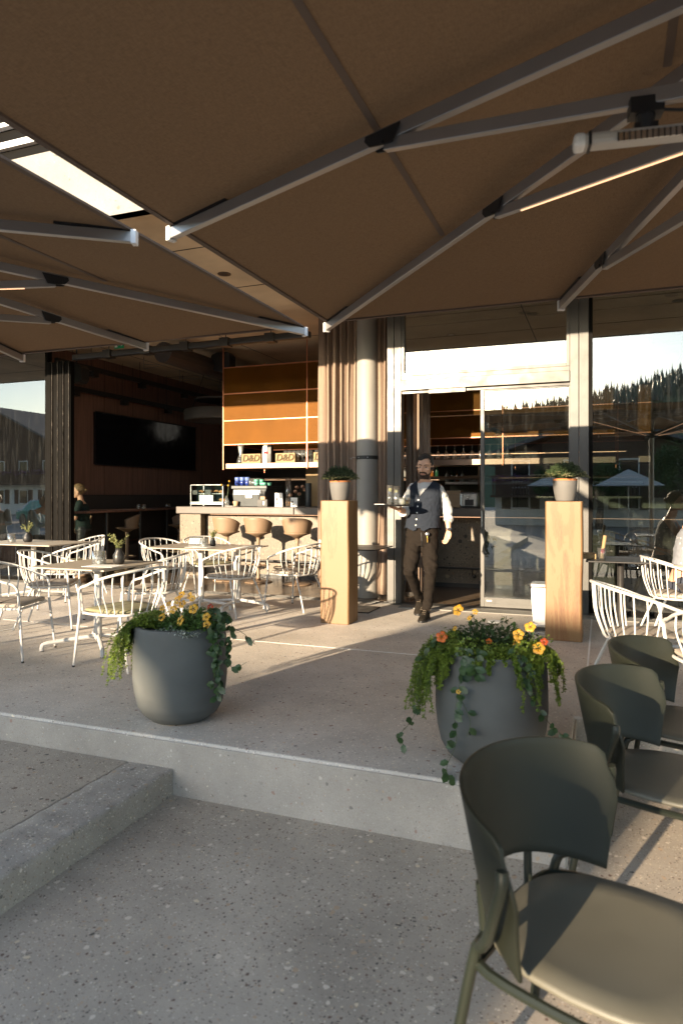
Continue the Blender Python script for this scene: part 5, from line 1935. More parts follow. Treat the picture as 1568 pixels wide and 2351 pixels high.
# ---- bar stools
def stool():
    t = thing('bar_stool', 'x', 'stool', (0, 0, 0), 0, 'tan swivel bar stools')
    # faces +Y
    m_ = MB()
    nu, nv = 28, 8
    vs, fs = [], []
    for j in range(nv + 1):
        v = j / nv
        for i in range(nu + 1):
            u = i / nu * 2 - 1
            a = u * 1.75
            r_ = .19 + .045 * v
            top = .235 - .10 * abs(u) ** 2.5
            vs.append((r_ * math.sin(a), .0 - r_ * .95 * math.cos(a), .775 + top * v))
    for j in range(nv):
        for i in range(nu):
            a = j * (nu + 1) + i
            fs.append((a, a + 1, a + nu + 2, a + nu + 1))
    m_.add(vs, fs)
    o = obj('backrest', m_, 'tan', t, smooth='all', local=True)
    so = o.modifiers.new('t', 'SOLIDIFY')
    so.thickness = .014
    obj('seat', MB().lathe([(.04, .70), (.10, .735), (.20, .77), (.205, .785), (.17, .79), (.0, .78)], (0, 0, 0), 30), 'tan', t, smooth='all', local=True)
    obj('stem', MB().lathe([(.045, .03), (.026, .08), (.026, .62), (.035, .71)], (0, 0, 0), 18), 'tan', t, smooth='all', local=True)
    obj('foot_ring', MB().tube([(.16 * math.cos(k / 20 * 2 * pi), .02 + .17 * math.sin(k / 20 * 2 * pi), .27) for k in range(20)], .010, 8, closed=True).tube([(-.16, .02, .27), (.16, .02, .27)], .008, 6), 'tan', t, smooth=True, local=True)
    obj('base', MB().lathe([(.215, .001), (.22, .008), (.20, .018), (.05, .03)], (0, 0, 0), 32), 'tan', t, smooth='all', local=True)
    return t
st0 = stool()
ST = [(PZ(522, 1333, 0), -8, 'left one of the three tan bar stools at the stone bar front'),
      (PZ(589, 1338, 0), 0, 'middle one of the three tan bar stools at the stone bar front'),
      (PZ(690, 1340, 0), 14, 'right one of the three tan bar stools, next to the curtain')]
for i, (p, a, lb) in enumerate(ST):
    o = st0 if i == 0 else dup(st0, p, 0, lb, 'tan swivel bar stools')
    o.location = (p.x, 9.45 if i < 2 else 9.42, 0)
    o.rotation_euler = (0, 0, R(a))
    o['label'] = lb
def at_depth(px, dpt):
    d = ray(px, 1136)
    k = d.x * FX + d.y * FY
    return Vector((d.x / k * dpt, d.y / k * dpt, 0))
for px, dp, a, lb in ((292, 12.1, 130, 'tan stool with tilted back at the high table by the television wall'), (411, 13.2, 150, 'tan stool at the high table just left of the bar end'), (180, 11.6, 178, 'tan stool next to the green shirted server')):
    p = at_depth(px, dp)
    dup(st0, (p.x, p.y, 0), R(a), lb, 'tan swivel bar stools')
ht = thing('high_table', 'long dark high table with a reddish wood edge along the television wall', 'table', (-8.1, 11, 0))
pA, pB = at_depth(232, 11.4), at_depth(430, 15.0)
obj('tabletop', MB().beam((pA.x - .1, pA.y - .6, 1.08), (pB.x, pB.y, 1.08), .6, .035), 'panel', ht, bevel=.004)
for px, dp in ((322, 12.6), (383, 14.2), (245, 11.6)):
    p = at_depth(px, dp)
    obj('post', MB().lathe([(.03, 0), (.03, 1.06)], (p.x, p.y, 0), 10), 'blackmetal', ht)
for k, (px, dp) in enumerate(((318, 12.2), (330, 12.2), (383, 13.6), (388, 13.6))):
    p = at_depth(px, dp)
    tumbler((p.x, p.y, 1.10), 'empty tumbler on the high table by the television wall', 'tumblers on the high table')
bn = thing('wall_bench', 'dark padded bench back along the television wall', 'bench', (WX + .1, 11.5, 0))
obj('back_cushion', MB().box(WX + .004, WX + .10, 9.3, 15, .5, 1.36), 'backwall', bn, bevel=.02)
obj('seat_box', MB().box(WX + .004, WX + .5, 9.6, 15, .0, .46), 'backwall', bn, bevel=.02)
# TV
tv = thing('television', 'wide dark television screen hung on the timber wall', 'television', (WX + .04, 11.5, 2.3))
y0, y1 = PX(220, 1000, WX + .06).y, PX(450, 1000, WX + .06).y
obj('screen', MB().box(WX + .004, WX + .055, y0, y1, 1.92, 2.86), 'screen', tv, bevel=.004)
obj('bezel', MB().box(WX + .05, WX + .06, y0 - .015, y1 + .015, 1.90, 1.92).box(WX + .05, WX + .06, y0 - .015, y1 + .015, 2.86, 2.88), 'black', tv)
# pendant ring lamp
pp = at_depth(505, 13.5)
zl = CAM_H + (1136 - 955) / 1568 * 13.5
pn = thing('ring_lamp', 'big round pendant lamp hanging dark behind the orange cabinet', 'lamp', (pp.x, pp.y, zl))
obj('ring', MB().lathe([(.68, .11), (.70, .08), (.70, -.07), (.68, -.10), (.56, -.10), (.55, -.09), (.54, .1), (.60, .12)], (pp.x, pp.y, zl), 48), 'potgrey', pn, smooth=True)
obj('canopy_disc', MB().lathe([(.5, .30), (.5, .33), (0, .34)], (pp.x, pp.y, zl), 40), 'potgrey', pn, smooth=True)
mb = MB()
for k in range(3):
    a = k * 2.1
    mb.tube([(pp.x + .6 * math.cos(a), pp.y + .6 * math.sin(a), zl + .1), (pp.x + .3 * math.cos(a), pp.y + .3 * math.sin(a), CEIL)], .006, 5)
obj('suspension_wire', mb, 'black', pn)
# ceiling speakers, brackets, exit sign
def speaker(px, py, dp, s, label):
    p = at_depth(px, dp)
    z = CAM_H + (1136 - py) / 1568 * dp
    T = thing('speaker', label, 'speaker', (p.x, p.y, z))
    m_ = MB()
    poly = [(-1, -.35), (-.8, -.8), (-.3, -1), (.7, -1), (1, -.6), (1, .6), (.7, 1), (-.3, 1), (-.8, .8), (-1, .35)]
    m_.loft([[(p.x + x * s, p.y + d * s, z + y_ * s * .85) for x, y_ in poly] for d in (-.5, .6)])
    obj('cabinet', m_, 'black', T, bevel=.01)
    obj('arm', MB().tube([(p.x, p.y, z + s * .8), (p.x, p.y, CEIL)], .012, 6), 'black', T)
gl_ = thing('globe_lamp', 'round opal lamp deep in the bar, mirrored in the television', 'lamp', (-6.8, 14.6, 3.03))
obj('globe', MB().ell((-6.8, 14.6, 3.03), (.3, .3, .3), 24, 16), 'globe', gl_, smooth='all')
obj('cord', MB().tube([(-6.8, 14.6, 3.3), (-6.8, 14.6, CEIL)], .006, 6), 'black', gl_)
speaker(511, 832, 11.6, .19, 'black loudspeaker hanging at the upper left corner of the orange cabinet')
speaker(176, 860, 11.0, .17, 'black loudspeaker hanging at the top left of the dark bar room')
for px, py, dp, lb in ((475, 825 - 0, 12, 'wire bracket hanging from the bar ceiling left of the loudspeaker'), (352, 845, 12.0, 'wire bracket hanging from the middle of the dark ceiling'), (432, 875, 13.5, 'wire bracket hanging deepest in the room above the ring lamp')):
    if px == 475:
        continue
    p = at_depth(px, dp)
    z = CAM_H + (1136 - py) / 1568 * dp
    tag(obj('wire_bracket', MB().tube([(p.x - .2, p.y, CEIL), (p.x - .2, p.y, z), (p.x + .28, p.y, z + .04), (p.x - .2, p.y, z + .08)], .007, 5).tube([(p.x + .28, p.y, z + .04), (p.x + .28, p.y, z + .1)], .006, 5), 'steel'), lb, 'bracket')
p = PY(273, 791, 8.75)
es = thing('exit_sign', 'green running man exit sign with white arrow under the ceiling', 'sign', tuple(p))
obj('panel', MB().box(p.x - .085, p.x + .085, 8.75, 8.77, p.z - .055, p.z + .06), 'exit', es)
mb = MB()
mb.beam((p.x + .02, 8.748, p.z), (p.x + .065, 8.748, p.z), .02, .002, up=(0, 1, 0))
mb.add([(p.x + .04, 8.747, p.z + .035), (p.x + .075, 8.747, p.z), (p.x + .04, 8.747, p.z - .035), (p.x + .052, 8.747, p.z)], [(0, 3, 2, 1)])
obj('arrow', mb, 'whitepaint', es)
mb = MB()
mb.box(p.x - .075, p.x - .035, 8.746, 8.748, p.z - .04, p.z + .04)
obj('doorway_symbol', mb, 'whitepaint', es)
mb = MB()
mb.ell((p.x - .022, 8.745, p.z + .035), (.009, .002, .009), 10, 6).beam((p.x - .03, 8.745, p.z + .02), (p.x - .04, 8.745, p.z - .01), .01, .002, up=(0, 1, 0)).beam((p.x - .04, 8.745, p.z - .01), (p.x - .02, 8.745, p.z - .035), .007, .002, up=(0, 1, 0)).beam((p.x - .035, 8.745, p.z + .01), (p.x - .005, 8.745, p.z + .005), .006, .002, up=(0, 1, 0))
obj('figure', mb, 'whitepaint', es)
obj('hanger', MB().tube([(p.x, 8.76, p.z + .06), (p.x, 8.76, CEIL)], .006, 5), 'steel', es)

# ---- waste bin, recessed light
bn_ = thing('pedal_bin', 'slim white and steel pedal bin standing behind the right plinth', 'bin', (-.55, 7.07, 0))
bxx = (-.665, -.42, 6.98, 7.18)
obj('bin_body', MB().loft([[(-.645, 6.995, .05), (-.44, 6.995, .05), (-.44, 7.165, .05), (-.645, 7.165, .05)], [(-.665, 6.98, .40), (-.42, 6.98, .40), (-.42, 7.18, .40), (-.665, 7.18, .40)], [(-.665, 6.98, .44), (-.42, 6.98, .44), (-.42, 7.18, .44), (-.665, 7.18, .44)]]), 'whitepaint', bn_, bevel=.01)
obj('lid', MB().box(-.672, -.413, 6.972, 7.188, .442, .485), 'steel', bn_, bevel=.012)
obj('base', MB().box(-.66, -.42, 6.97, 7.17, .001, .048), 'black', bn_, bevel=.006)
obj('pedal', MB().tube([(-.64, 6.99, .10), (-.665, 6.90, .11), (-.60, 6.88, .09), (-.5, 6.90, .09)], .008, 6).beam((-.66, 6.93, .014), (-.45, 6.93, .014), .12, .02), 'steel', bn_)
fl = PZ(1138, 1428, 0)
tag(obj('floor_light', MB().lathe([(.085, .001), (.085, .006), (.07, .009), (0, .009)], (fl.x, fl.y, 0), 28), 'paper', smooth=True), 'round white floor light set into the paving before the door', 'floor light')
# ================================================================== people
def fused(name, m_, mat, parent, voxel=.007, smooth_it=4, disp=None):
    """fuse overlapping closed shapes into one continuous skin"""
    me = bpy.data.meshes.new('tmp')
    me.from_pydata(m_.v, [], m_.f)
    o = bpy.data.objects.new('tmp', me)
    COL.objects.link(o)
    md = o.modifiers.new('r', 'REMESH')
    md.mode = 'VOXEL'
    md.voxel_size = voxel
    if smooth_it:
        ms_ = o.modifiers.new('s', 'SMOOTH')
        ms_.factor = .5
        ms_.iterations = smooth_it
    dg = bpy.context.evaluated_depsgraph_get()
    out = bpy.data.meshes.new_from_object(o.evaluated_get(dg))
    bpy.data.objects.remove(o)
    bpy.data.meshes.remove(me)
    out.name = name
    if disp:
        nr = [v.normal.copy() for v in out.vertices]
        for v, n in zip(out.vertices, nr):
            v.co = disp(v.co.copy(), n)
    out.polygons.foreach_set('use_smooth', [True] * len(out.polygons))
    out.materials.clear()
    out.materials.append(M[mat])
    out.update()
    r_ = bpy.data.objects.new(name, out)
    COL.objects.link(r_)
    r_.parent = parent
    LOC[r_.name] = LOC.get(parent.name)
    return r_


def from_faces(name, src, test, off, mat, parent):
    me = src.data
    keep = [p for p in me.polygons if test(p.center, p.normal)]
    idx, vs = {}, []
    fs = []
    for p in keep:
        f = []
        for i in p.vertices:
            if i not in idx:
                idx[i] = len(vs)
                v = me.vertices[i]
                vs.append(tuple(v.co + v.normal * off(v.co, v.normal)))
            f.append(idx[i])
        fs.append(tuple(f))
    m_ = MB().add(vs, fs)
    o = obj(name, m_, mat, parent, smooth='all', local=True)
    # close the shell towards the skin
    so = o.modifiers.new('t', 'SOLIDIFY')
    so.thickness = .006
    so.offset = -1
    return o


def caps(m_, a, b, ra, rb, k=1, n=14):
    """round-ended tapered limb piece"""
    a, b = Vector(a), Vector(b)
    m_.tube([a, a.lerp(b, .33), a.lerp(b, .66), b], [ra, ra * .67 + rb * .33, ra * .33 + rb * .67, rb], n)
    m_.ell(a, (ra,) * 3, 12, 8)
    m_.ell(b, (rb,) * 3, 12, 8)


def head_parts(m_, xf, female=False):
    h = MB()
    h.ell((0, .012, .035), (.074, .093, .092), 24, 16)
    h.ell((0, -.018, -.030), (.060, .070, .078), 20, 14)
    h.ell((0, -.050, -.094), (.030, .030, .024), 14, 10)
    for s in (-1, 1):
        caps(h, (s * .048, .005, -.045), (s * .018, -.048, -.097), .019, .018)
        h.ell((s * .042, -.052, -.022), (.022, .022, .018), 12, 8)
        h.ell((s * .028, -.074, .022), (.022, .012, .008), 12, 8)
        h.ell((s * .078, .014, -.008), (.009, .020, .030), 12, 10)
        h.ell((s * .012, -.093, -.040), (.008, .010, .007), 10, 8)
    caps(h, (0, -.082, .008), (0, -.106, -.034), .008, .012)
    h.ell((0, -.084, -.066), (.024, .010, .007), 14, 8)
    h.ell((0, -.082, -.075), (.020, .010, .007), 14, 8)
    caps(h, (0, .022, -.05), (0, .036, -.17), .045 if not female else .042, .050 if not female else .046)
    h.xf(xf)
    m_.add(h.v, h.f)


def hand(m_, wrist, direction, palm_n, side, curl=.25, s=1.0, spread=.0):
    """palm + four fingers + thumb; direction = towards the finger tips, palm_n = palm normal, side = thumb side"""
    d = Vector(direction).normalized()
    pn = Vector(palm_n).normalized()
    sd = d.cross(pn).normalized() * side
    w = Vector(wrist)
    palm = []
    for t_, hw, th in ((0, .024, .016), (.03, .034, .017), (.065, .040, .015), (.088, .040, .012)):
        c = w + d * t_ * s
        palm.append([c + sd * (hw * s * math.cos(a)) + pn * (th * s * math.sin(a)) for a in [2 * pi * k / 14 for k in range(14)]])
    m_.loft(palm)
    for i, L_ in enumerate((.070, .078, .072, .056)):
        off = (.030 - i * .020) * s
        p = w + d * .084 * s + sd * off
        dd = (d + sd * (spread * (1.5 - i)) * .12).normalized()
        r_ = (.0092, .0095, .009, .008)[i] * s
        seg = [L_ * .45, L_ * .30, L_ * .25]
        c_ = curl * (1 + .15 * i)
        q = p
        ang = c_ * .6
        pts = [q - dd * .02 * s]
        for sgm in seg:
            dirn = dd * math.cos(ang) + pn * math.sin(ang)
            q = q + dirn * sgm * s
            pts.append(q)
            ang += c_
        for k in range(3):
            caps(m_, pts[k], pts[k + 1], r_ * (1 - .06 * k), r_ * (1 - .06 * (k + 1)), n=8)
    b = w + d * .02 * s + sd * .026 * s
    t1 = b + (d * .55 + sd * .75 + pn * .25).normalized() * .036 * s
    t2 = t1 + (d * .85 + sd * .35 + pn * .30).normalized() * .030 * s
    t3 = t2 + (d * .95 + sd * .1 + pn * .30).normalized() * .024 * s
    caps(m_, b, t1, .014 * s, .0115 * s, n=8)
    caps(m_, t1, t2, .0115 * s, .0105 * s, n=8)
    caps(m_, t2, t3, .0105 * s, .009 * s, n=8)


def torso_rings(prof, e=2.4, n=40):
    rings = []
    for (z, a, b, cx, cy) in prof:
        rg = []
        for k in range(n):
            t_ = 2 * pi * k / n
            ca, sa = math.cos(t_), math.sin(t_)
            rg.append((cx + a * abs(ca) ** (2 / e) * (1 if ca > 0 else -1), cy + b * abs(sa) ** (2 / e) * (1 if sa > 0 else -1), z))
        rings.append(rg)
    return rings


def folds(amp, sx, sz):
    def f(co, n):
        v = noise.noise(Vector((co.x * sx, co.y * sx, co.z * sz)))
        v2 = noise.noise(Vector((co.x * sx * 2.1 + 5, co.y * sx * 2.1, co.z * sz * 2.3)))
        return co + n * amp * (v + .5 * v2)
    return f

WT = thing('person', 'waiter in blue grey waistcoat and white shirt walking out with a tray of drinks', 'person', (-1.80, 7.21, 0), R(14))
prof = [(.88, .170, .118, -.03, .155), (.95, .172, .118, -.026, .15), (1.02, .168, .115, -.02, .15), (1.10, .165, .117, -.015, .145), (1.20, .170, .123, -.010, .14), (1.30, .178, .127, -.004, .14),
        (1.38, .182, .122, .004, .145), (1.43, .176, .108, .010, .15), (1.465, .150, .092, .013, .155), (1.495, .105, .075, .014, .158), (1.52, .070, .060, .012, .155)]
HX = Matrix.Translation((.004, .10, 1.665)) @ Matrix.Rotation(R(-13), 4, 'Z') @ Matrix.Rotation(R(4), 4, 'X') @ Matrix.Rotation(R(3), 4, 'Y') @ Matrix.Diagonal((1.15, 1.06, 1.04, 1))
body = MB()
body.loft(torso_rings([(z, a * .93, b * .92, cx, cy) for z, a, b, cx, cy in prof]))
head_parts(body, HX)
caps(body, (.155, .15, 1.43), (.245, .17, 1.20), .050, .042)
caps(body, (.245, .17, 1.20), (.262, .10, .985), .043, .027)
hand(body, (.262, .095, .975), (-.20, -.12, -1), (-.62, -.55, .1), -1, .34, 1.03)
caps(body, (-.140, .15, 1.43), (-.195, .10, 1.165), .050, .042)
caps(body, (-.195, .10, 1.165), (-.262, -.13, 1.20), .042, .027)
hand(body, (-.266, -.14, 1.205), (-.5, -.85, .16), (0, -.1, 1), -1, .10, 1.0, 1.4)
caps(body, (-.11, .15, .92), (-.155, .04, .55), .078, .052)
caps(body, (-.155, .04, .55), (-.056, .41, .22), .040, .024)
caps(body, (.055, .15, .92), (.062, .03, .54), .078, .052)
caps(body, (.062, .03, .54), (.022, .05, .16), .040, .024)
bo = fused('body', body, 'skin', WT, .0058, 3)
HXI = HX.inverted()
def hairtest(c, n):
    q = HXI @ c
    if q.z < -.07 or abs(q.z) > .2:
        return False
    line = .078 + .010 * math.sin(q.x * 60) if q.y < -.045 else (.078 - (q.y + .045) * 1.35 if q.y < .02 else -.045)
    if abs(q.x) > .055 and q.y < .0 and q.y > -.045:
        line = min(line, .02 if q.y > -.03 else .05)
    return q.z > line and not (abs(q.x) > .071 and -.045 < q.z < .03 and -.012 < q.y < .04)
def hairoff(c, n):
    q = HXI @ c
    return .006 + .013 * max(0, min(1, (q.z - .03) / .08)) + .005 * noise.noise(c * 60) + .004 * noise.noise(c * 130)
from_faces('hair', bo, hairtest, hairoff, 'hair', WT)
def beardtest(c, n):
    q = HXI @ c
    if q.y > .012 or q.z < -.128 or q.z > .0:
        return False
    if q.z > -.045:
        return q.y > -.022 and abs(q.x) > .052 and q.z < .0
    if abs(q.x) < .034 and -.050 > q.z > -.064 and q.y < -.07:
        return True
    if abs(q.x) < .027 and -.064 >= q.z > -.083:
        return False
    # upper border falls from the sideburn to the corner of the mouth
    up = -.052 - .026 * max(0, min(1, (-.022 - q.y) / .035))
    if abs(q.x) < .036:
        up = -.064
    return q.z < up
from_faces('beard', bo, beardtest, lambda c, n: .0035 + .0015 * noise.noise(c * 150), 'beard', WT)
for s in (-1, 1):
    e_ = obj('eye', MB().ell((0, 0, 0), (.0115, .0065, .0048), 14, 10).xf(HX @ Matrix.Translation((s * .029, -.0775, .001))), 'eye', WT, smooth='all', local=True)
    obj('iris', MB().ell((0, 0, 0), (.0058, .003, .0050), 12, 8).xf(HX @ Matrix.Translation((s * .029 - .001, -.0830, .001))), 'iris', e_, smooth='all', local=True)
    obj('eyebrow', MB().loft([[(s * (.012 + .036 * t_), -.089 + .016 * t_ * t_ + dy, .020 + .007 * math.sin(t_ * 2.6) + dz) for dy, dz in ((-.002, -.0035 * (1.2 - t_)), (-.002, .0035 * (1.2 - t_)), (.006, .0035), (.006, -.0035))] for t_ in (0, .33, .66, 1)]).xf(HX), 'beard', WT, local=True)
obj('lips', MB().ell((0, 0, 0), (.022, .006, .0055), 16, 8).xf(HX @ Matrix.Translation((0, -.0905, -.0735))), 'skin_dark', WT, smooth='all', local=True)
# shirt
sh_ = MB()
sh_.loft(torso_rings([(z, a * 1.0, b * 1.0, cx, cy) for z, a, b, cx, cy in prof[2:-1]]))
caps(sh_, (.140, .15, 1.425), (.195, .16, 1.33), .066, .067)
caps(sh_, (.195, .16, 1.33), (.247, .17, 1.21), .067, .060)
caps(sh_, (.247, .17, 1.21), (.264, .135, 1.095), .060, .049)
caps(sh_, (-.125, .15, 1.425), (-.175, .13, 1.31), .064, .064)
caps(sh_, (-.175, .13, 1.31), (-.197, .10, 1.18), .064, .058)
caps(sh_, (-.197, .10, 1.175), (-.225, .01, 1.17), .057, .048)
fused('shirt', sh_, 'shirt', WT, .008, 4, folds(.010, 16, 26))
obj('sleeve_cuff', MB().tube([(.262, .140, 1.115), (.265, .125, 1.075)], .053, 20).tube([(.262, .137, 1.10), (.264, .132, 1.088)], .056, 20), 'shirt', WT, smooth=True, local=True)
obj('sleeve_cuff', MB().tube([(-.218, .02, 1.17), (-.234, -.02, 1.175)], .052, 20), 'shirt', WT, smooth=True, local=True)
# band collar, open in front
cr_ = []
for k in range(25):
    a = R(-70 + 320 * k / 24)
    fx = (k / 24 - .5) * 2
    up = .030 - .03 * abs(fx) ** 3
    cr_.append([(.012 + .062 * math.cos(a) * (1.12 if j < 2 else 1.0), .15 + .058 * math.sin(a) * (1.12 if j < 2 else 1.0), 1.487 - .022 * abs(fx) ** 2 + (0, up + .012, up + .012, 0)[j]) for j in range(4)])
obj('collar', MB().loft(cr_), 'shirt', WT, smooth=True, local=True)
# waistcoat: offset shell of the torso, V neck and armholes cut out
vs, fs, ok = [], [], []
vp = prof
def pint(z):
    for i in range(len(vp) - 1):
        if vp[i][0] <= z <= vp[i + 1][0]:
            f = (z - vp[i][0]) / (vp[i + 1][0] - vp[i][0])
            f2 = f
            return [vp[i][j] * (1 - f2) + vp[i + 1][j] * f2 for j in range(5)]
    return vp[-1]
NT, NZ = 150, 90
for j in range(NZ + 1):
    z = .955 + (1.505 - .955) * j / NZ
    _, a, b, cx, cy = pint(z)
    for k in range(NT):
        t_ = 2 * pi * k / NT
        ca, sa = math.cos(t_), math.sin(t_)
        e = 2.4
        fo = .004 * noise.noise(Vector((ca * 3, sa * 3 + z * 3, z * 16))) + .003 * noise.noise(Vector((ca * 7, sa * 7, z * 30)))
        g_ = .013 + fo + (.006 if z < 1.0 else 0)
        x = cx + (a + g_) * abs(ca) ** (2 / e) * (1 if ca > 0 else -1)
        y = cy + (b + g_) * abs(sa) ** (2 / e) * (1 if sa > 0 else -1)
        vs.append((x, y, z))
def inside_vest(x, y, z):
    if y < .15:
        if z > 1.335:
            f = (z - 1.335) / .18
            if -.062 - .022 * f < x < -.062 + .165 * f:
                return False
        # bottom points
        if z < 1.0:
            d = abs(x + .065)
            if z < .965 + .06 * min(1, abs(d - .055) / .12) * 1.0 - (.0 if d > .02 else -.03):
                return False
    else:
        if z < .985:
            return False
    if z > 1.21:
        cxm = .006
        lim = .176 - .016 * min(1, (z - 1.21) / .15)
        if abs(x - cxm) > lim * (1 if z > 1.28 else 1.02) and z > 1.24:
            return False
    return True
for j in range(NZ):
    for k in range(NT):
        q = [j * NT + k, j * NT + (k + 1) % NT, (j + 1) * NT + (k + 1) % NT, (j + 1) * NT + k]
        c = [sum(vs[i][m] for i in q) / 4 for m in range(3)]
        if inside_vest(*c):
            fs.append(tuple(q))
ve = obj('waistcoat', MB().add(vs, fs), 'vest', WT, smooth='all', local=True)
so = ve.modifiers.new('t', 'SOLIDIFY')
so.thickness = .006
so.offset = 1
def vfront(x, z, lift=.021):
    _, a, b, cx, cy = pint(z)
    u = max(-1, min(1, (x - cx) / (a + .013)))
    e = 2.4
    return cy - (b + lift) * (1 - abs(u) ** e) ** (1 / e)
for i, z in enumerate((1.305, 1.235, 1.165, 1.095, 1.03)):
    x = -.066 - .028 * (i / 4)
    obj('button', MB().tube([(x, vfront(x, z) + .002, z), (x, vfront(x, z) - .003, z)], .0085, 14), 'cap', ve, local=True)
for (xa, xb, z) in ((.01, .09, 1.325), (.00, .10, 1.10), (-.16, -.12, 1.085)):
    obj('pocket_welt', MB().beam((xa, vfront(xa, z), z), (xb, vfront(xb, z + .004), z + .006), .006, .008, up=(0, -1, 0)), 'vest', ve, local=True)
m_ = MB()
for i in range(12):
    z = 1.00 + (1.33 - 1.00) * i / 12
    m_.beam((-.072 - .028 * (1.33 - z) / .33, vfront(-.08, z, .0205), z), (-.072 - .028 * (1.302 - z) / .33, vfront(-.08, z + .027, .0205), z + .027), .0025, .003, up=(0, -1, 0))
obj('placket_edge', m_, 'black', ve, local=True)
# shirt tail below the waistcoat
tl_ = []
for z, g_ in ((.90, .012), (.95, .016), (.985, .012)):
    _, a, b, cx, cy = pint(z)
    tl_.append([(cx + (a + g_) * math.cos(2 * pi * k / 36), cy + (b + g_) * math.sin(2 * pi * k / 36), z + (.0 if z > .92 else .022 * (1 + math.sin(2 * pi * k / 36 * 2)))) for k in range(36)])
# trousers
tr = MB()
tr.loft(torso_rings([(.80, .165, .115, -.028, .15), (.86, .176, .125, -.028, .15), (.92, .178, .125, -.027, .15), (.965, .174, .121, -.024, .15), (1.0, .170, .117, -.022, .15)], 2.2))
caps(tr, (-.11, .145, .86), (-.152, .06, .60), .097, .082)
caps(tr, (-.150, .06, .60), (-.162, .035, .54), .075, .072)
caps(tr, (-.162, .035, .54), (-.095, .28, .30), .070, .056)
caps(tr, (-.095, .28, .30), (-.055, .415, .175), .055, .046)
caps(tr, (.055, .145, .86), (.068, .05, .60), .099, .084)
caps(tr, (.066, .05, .60), (.066, .02, .52), .075, .070)
caps(tr, (.066, .02, .52), (.048, .045, .30), .068, .058)
caps(tr, (.048, .045, .30), (.024, .04, .125), .057, .049)
def tf(co, n):
    a = .0085
    k = 1.0
    if co.z < .25:
        k = 2.0
    if .48 < co.z < .62:
        k = 1.7
    v = noise.noise(Vector((co.x * 9, co.y * 9 + co.z * 6, co.z * 17 + co.x * 12))) + .6 * noise.noise(Vector((co.x * 20 + co.z * 18, co.y * 18, co.z * 24)))
    return co + n * a * k * v
to = fused('trousers', tr, 'trouser', WT, .0075, 4, tf)
obj('fly_seam', MB().tube([(-.035, .02, .95), (-.028, .012, .86), (-.03, .03, .78)], .003, 5), 'black', to, local=True)
# shoes
def shoe(ankle, toe, mt='shoe', lift=0.0, laces=True, par=None):
    a, t_ = Vector(ankle), Vector(toe)
    d = (t_ - a)
    d.z = 0
    L_ = d.length
    d.normalize()
    sd = Vector((-d.y, d.x, 0))
    m2 = MB()
    rings = []
    base0, base1 = a.z, t_.z
    for f, w_, hh in ((-.30, .024, .055), (-.24, .036, .085), (0, .040, .125), (.22, .040, .115), (.45, .043, .085), (.72, .048, .062), (.92, .042, .050), (1.03, .026, .036), (1.06, .008, .02)):
        c = a + d * L_ * f
        zb_ = base0 * (1 - max(0, min(1, f))) + base1 * max(0, min(1, f))
        rings.append([(c.x + sd.x * w_ * math.cos(k), c.y + sd.y * w_ * math.cos(k), zb_ + hh * (.5 + .5 * math.sin(k)) if math.sin(k) > -.3 else zb_ + .008) for k in [2 * pi * i / 18 for i in range(18)]])
    m2.loft(rings)
    o = obj('shoe', m2, mt, par, smooth='all', local=True)
    o.modifiers.new('s', 'SUBSURF').render_levels = 1
    m3 = MB()
    sole = []
    for f, w_ in ((-.32, .026), (-.24, .038), (0, .040), (.3, .039), (.6, .048), (.85, .047), (1.02, .03), (1.09, .01)):
        c = a + d * L_ * f
        zb_ = base0 * (1 - max(0, min(1, f))) + base1 * max(0, min(1, f))
        sole.append([(c.x + sd.x * w_ * s, c.y + sd.y * w_ * s, zb_ + z) for s, z in ((-1, 0), (1, 0), (1.04, .02), (-1.04, .02))])
    m3.loft(sole)
    obj('sole', m3, 'black', o, local=True)
    if laces:
        m4 = MB()
        for k in range(4):
            f = .22 + .1 * k
            c = a + d * L_ * f + Vector((0, 0, .123 - .017 * k))
            m4.tube([c - sd * .022, c + Vector((0, 0, .006)), c + sd * .022 + d * .012], .0035, 5)
        c = a + d * L_ * .2 + Vector((0, 0, .13))
        for s in (-1, 1):
            m4.tube(catmull([c, c + sd * s * .035 + Vector((0, 0, .014)), c + sd * s * .05 - Vector((0, 0, .02)), c + sd * s * .01], 4), .003, 5)
        obj('laces', m4, 'lace', o, local=True)
shoe((.018, .055, .0), (-.035, -.13, .0), par=WT)
shoe((-.052, .43, .075), (-.075, .27, .004), par=WT)
# watch, key reel
wt = obj('wristwatch', MB().tube([(.2625, .100, .996), (.262, .096, .980)], .0335, 18), 'steel', WT, smooth=True, local=True)
obj('dial', MB().lathe([(.018, 0), (.018, .006), (.015, .008)], (0, 0, 0), 18).xf(Matrix.Translation((.262, .063, .985)) @ Matrix.Rotation(R(85), 4, 'X')), 'blackmetal', wt, local=True)
kr = obj('key_reel', MB().lathe([(.020, 0), (.021, .006), (.016, .010), (0, .011)], (0, 0, 0), 20).xf(Matrix.Translation((.030, .010, .935)) @ Matrix.Rotation(R(88), 4, 'X')), 'steel', WT, smooth=True, local=True)
obj('key', MB().beam((.030, .0, .895), (.032, .0, .845), .010, .004, up=(0, 1, 0)).tube([(.030, .003, .915), (.030, .002, .89)], .003, 5), 'gold', kr, local=True)
m_ = MB()
for k, (dx, dz) in enumerate(((0, 0), (.010, .008), (.008, -.010), (-.006, .009), (-.004, -.006), (.014, -.002))):
    m_.beam((.243 + dx, .103, 1.345 + dz), (.250 + dx, .103, 1.350 + dz * 1.5), .004, .002, up=(0, 1, 0))
obj('sleeve_logo', m_, 'vest', WT, local=True)

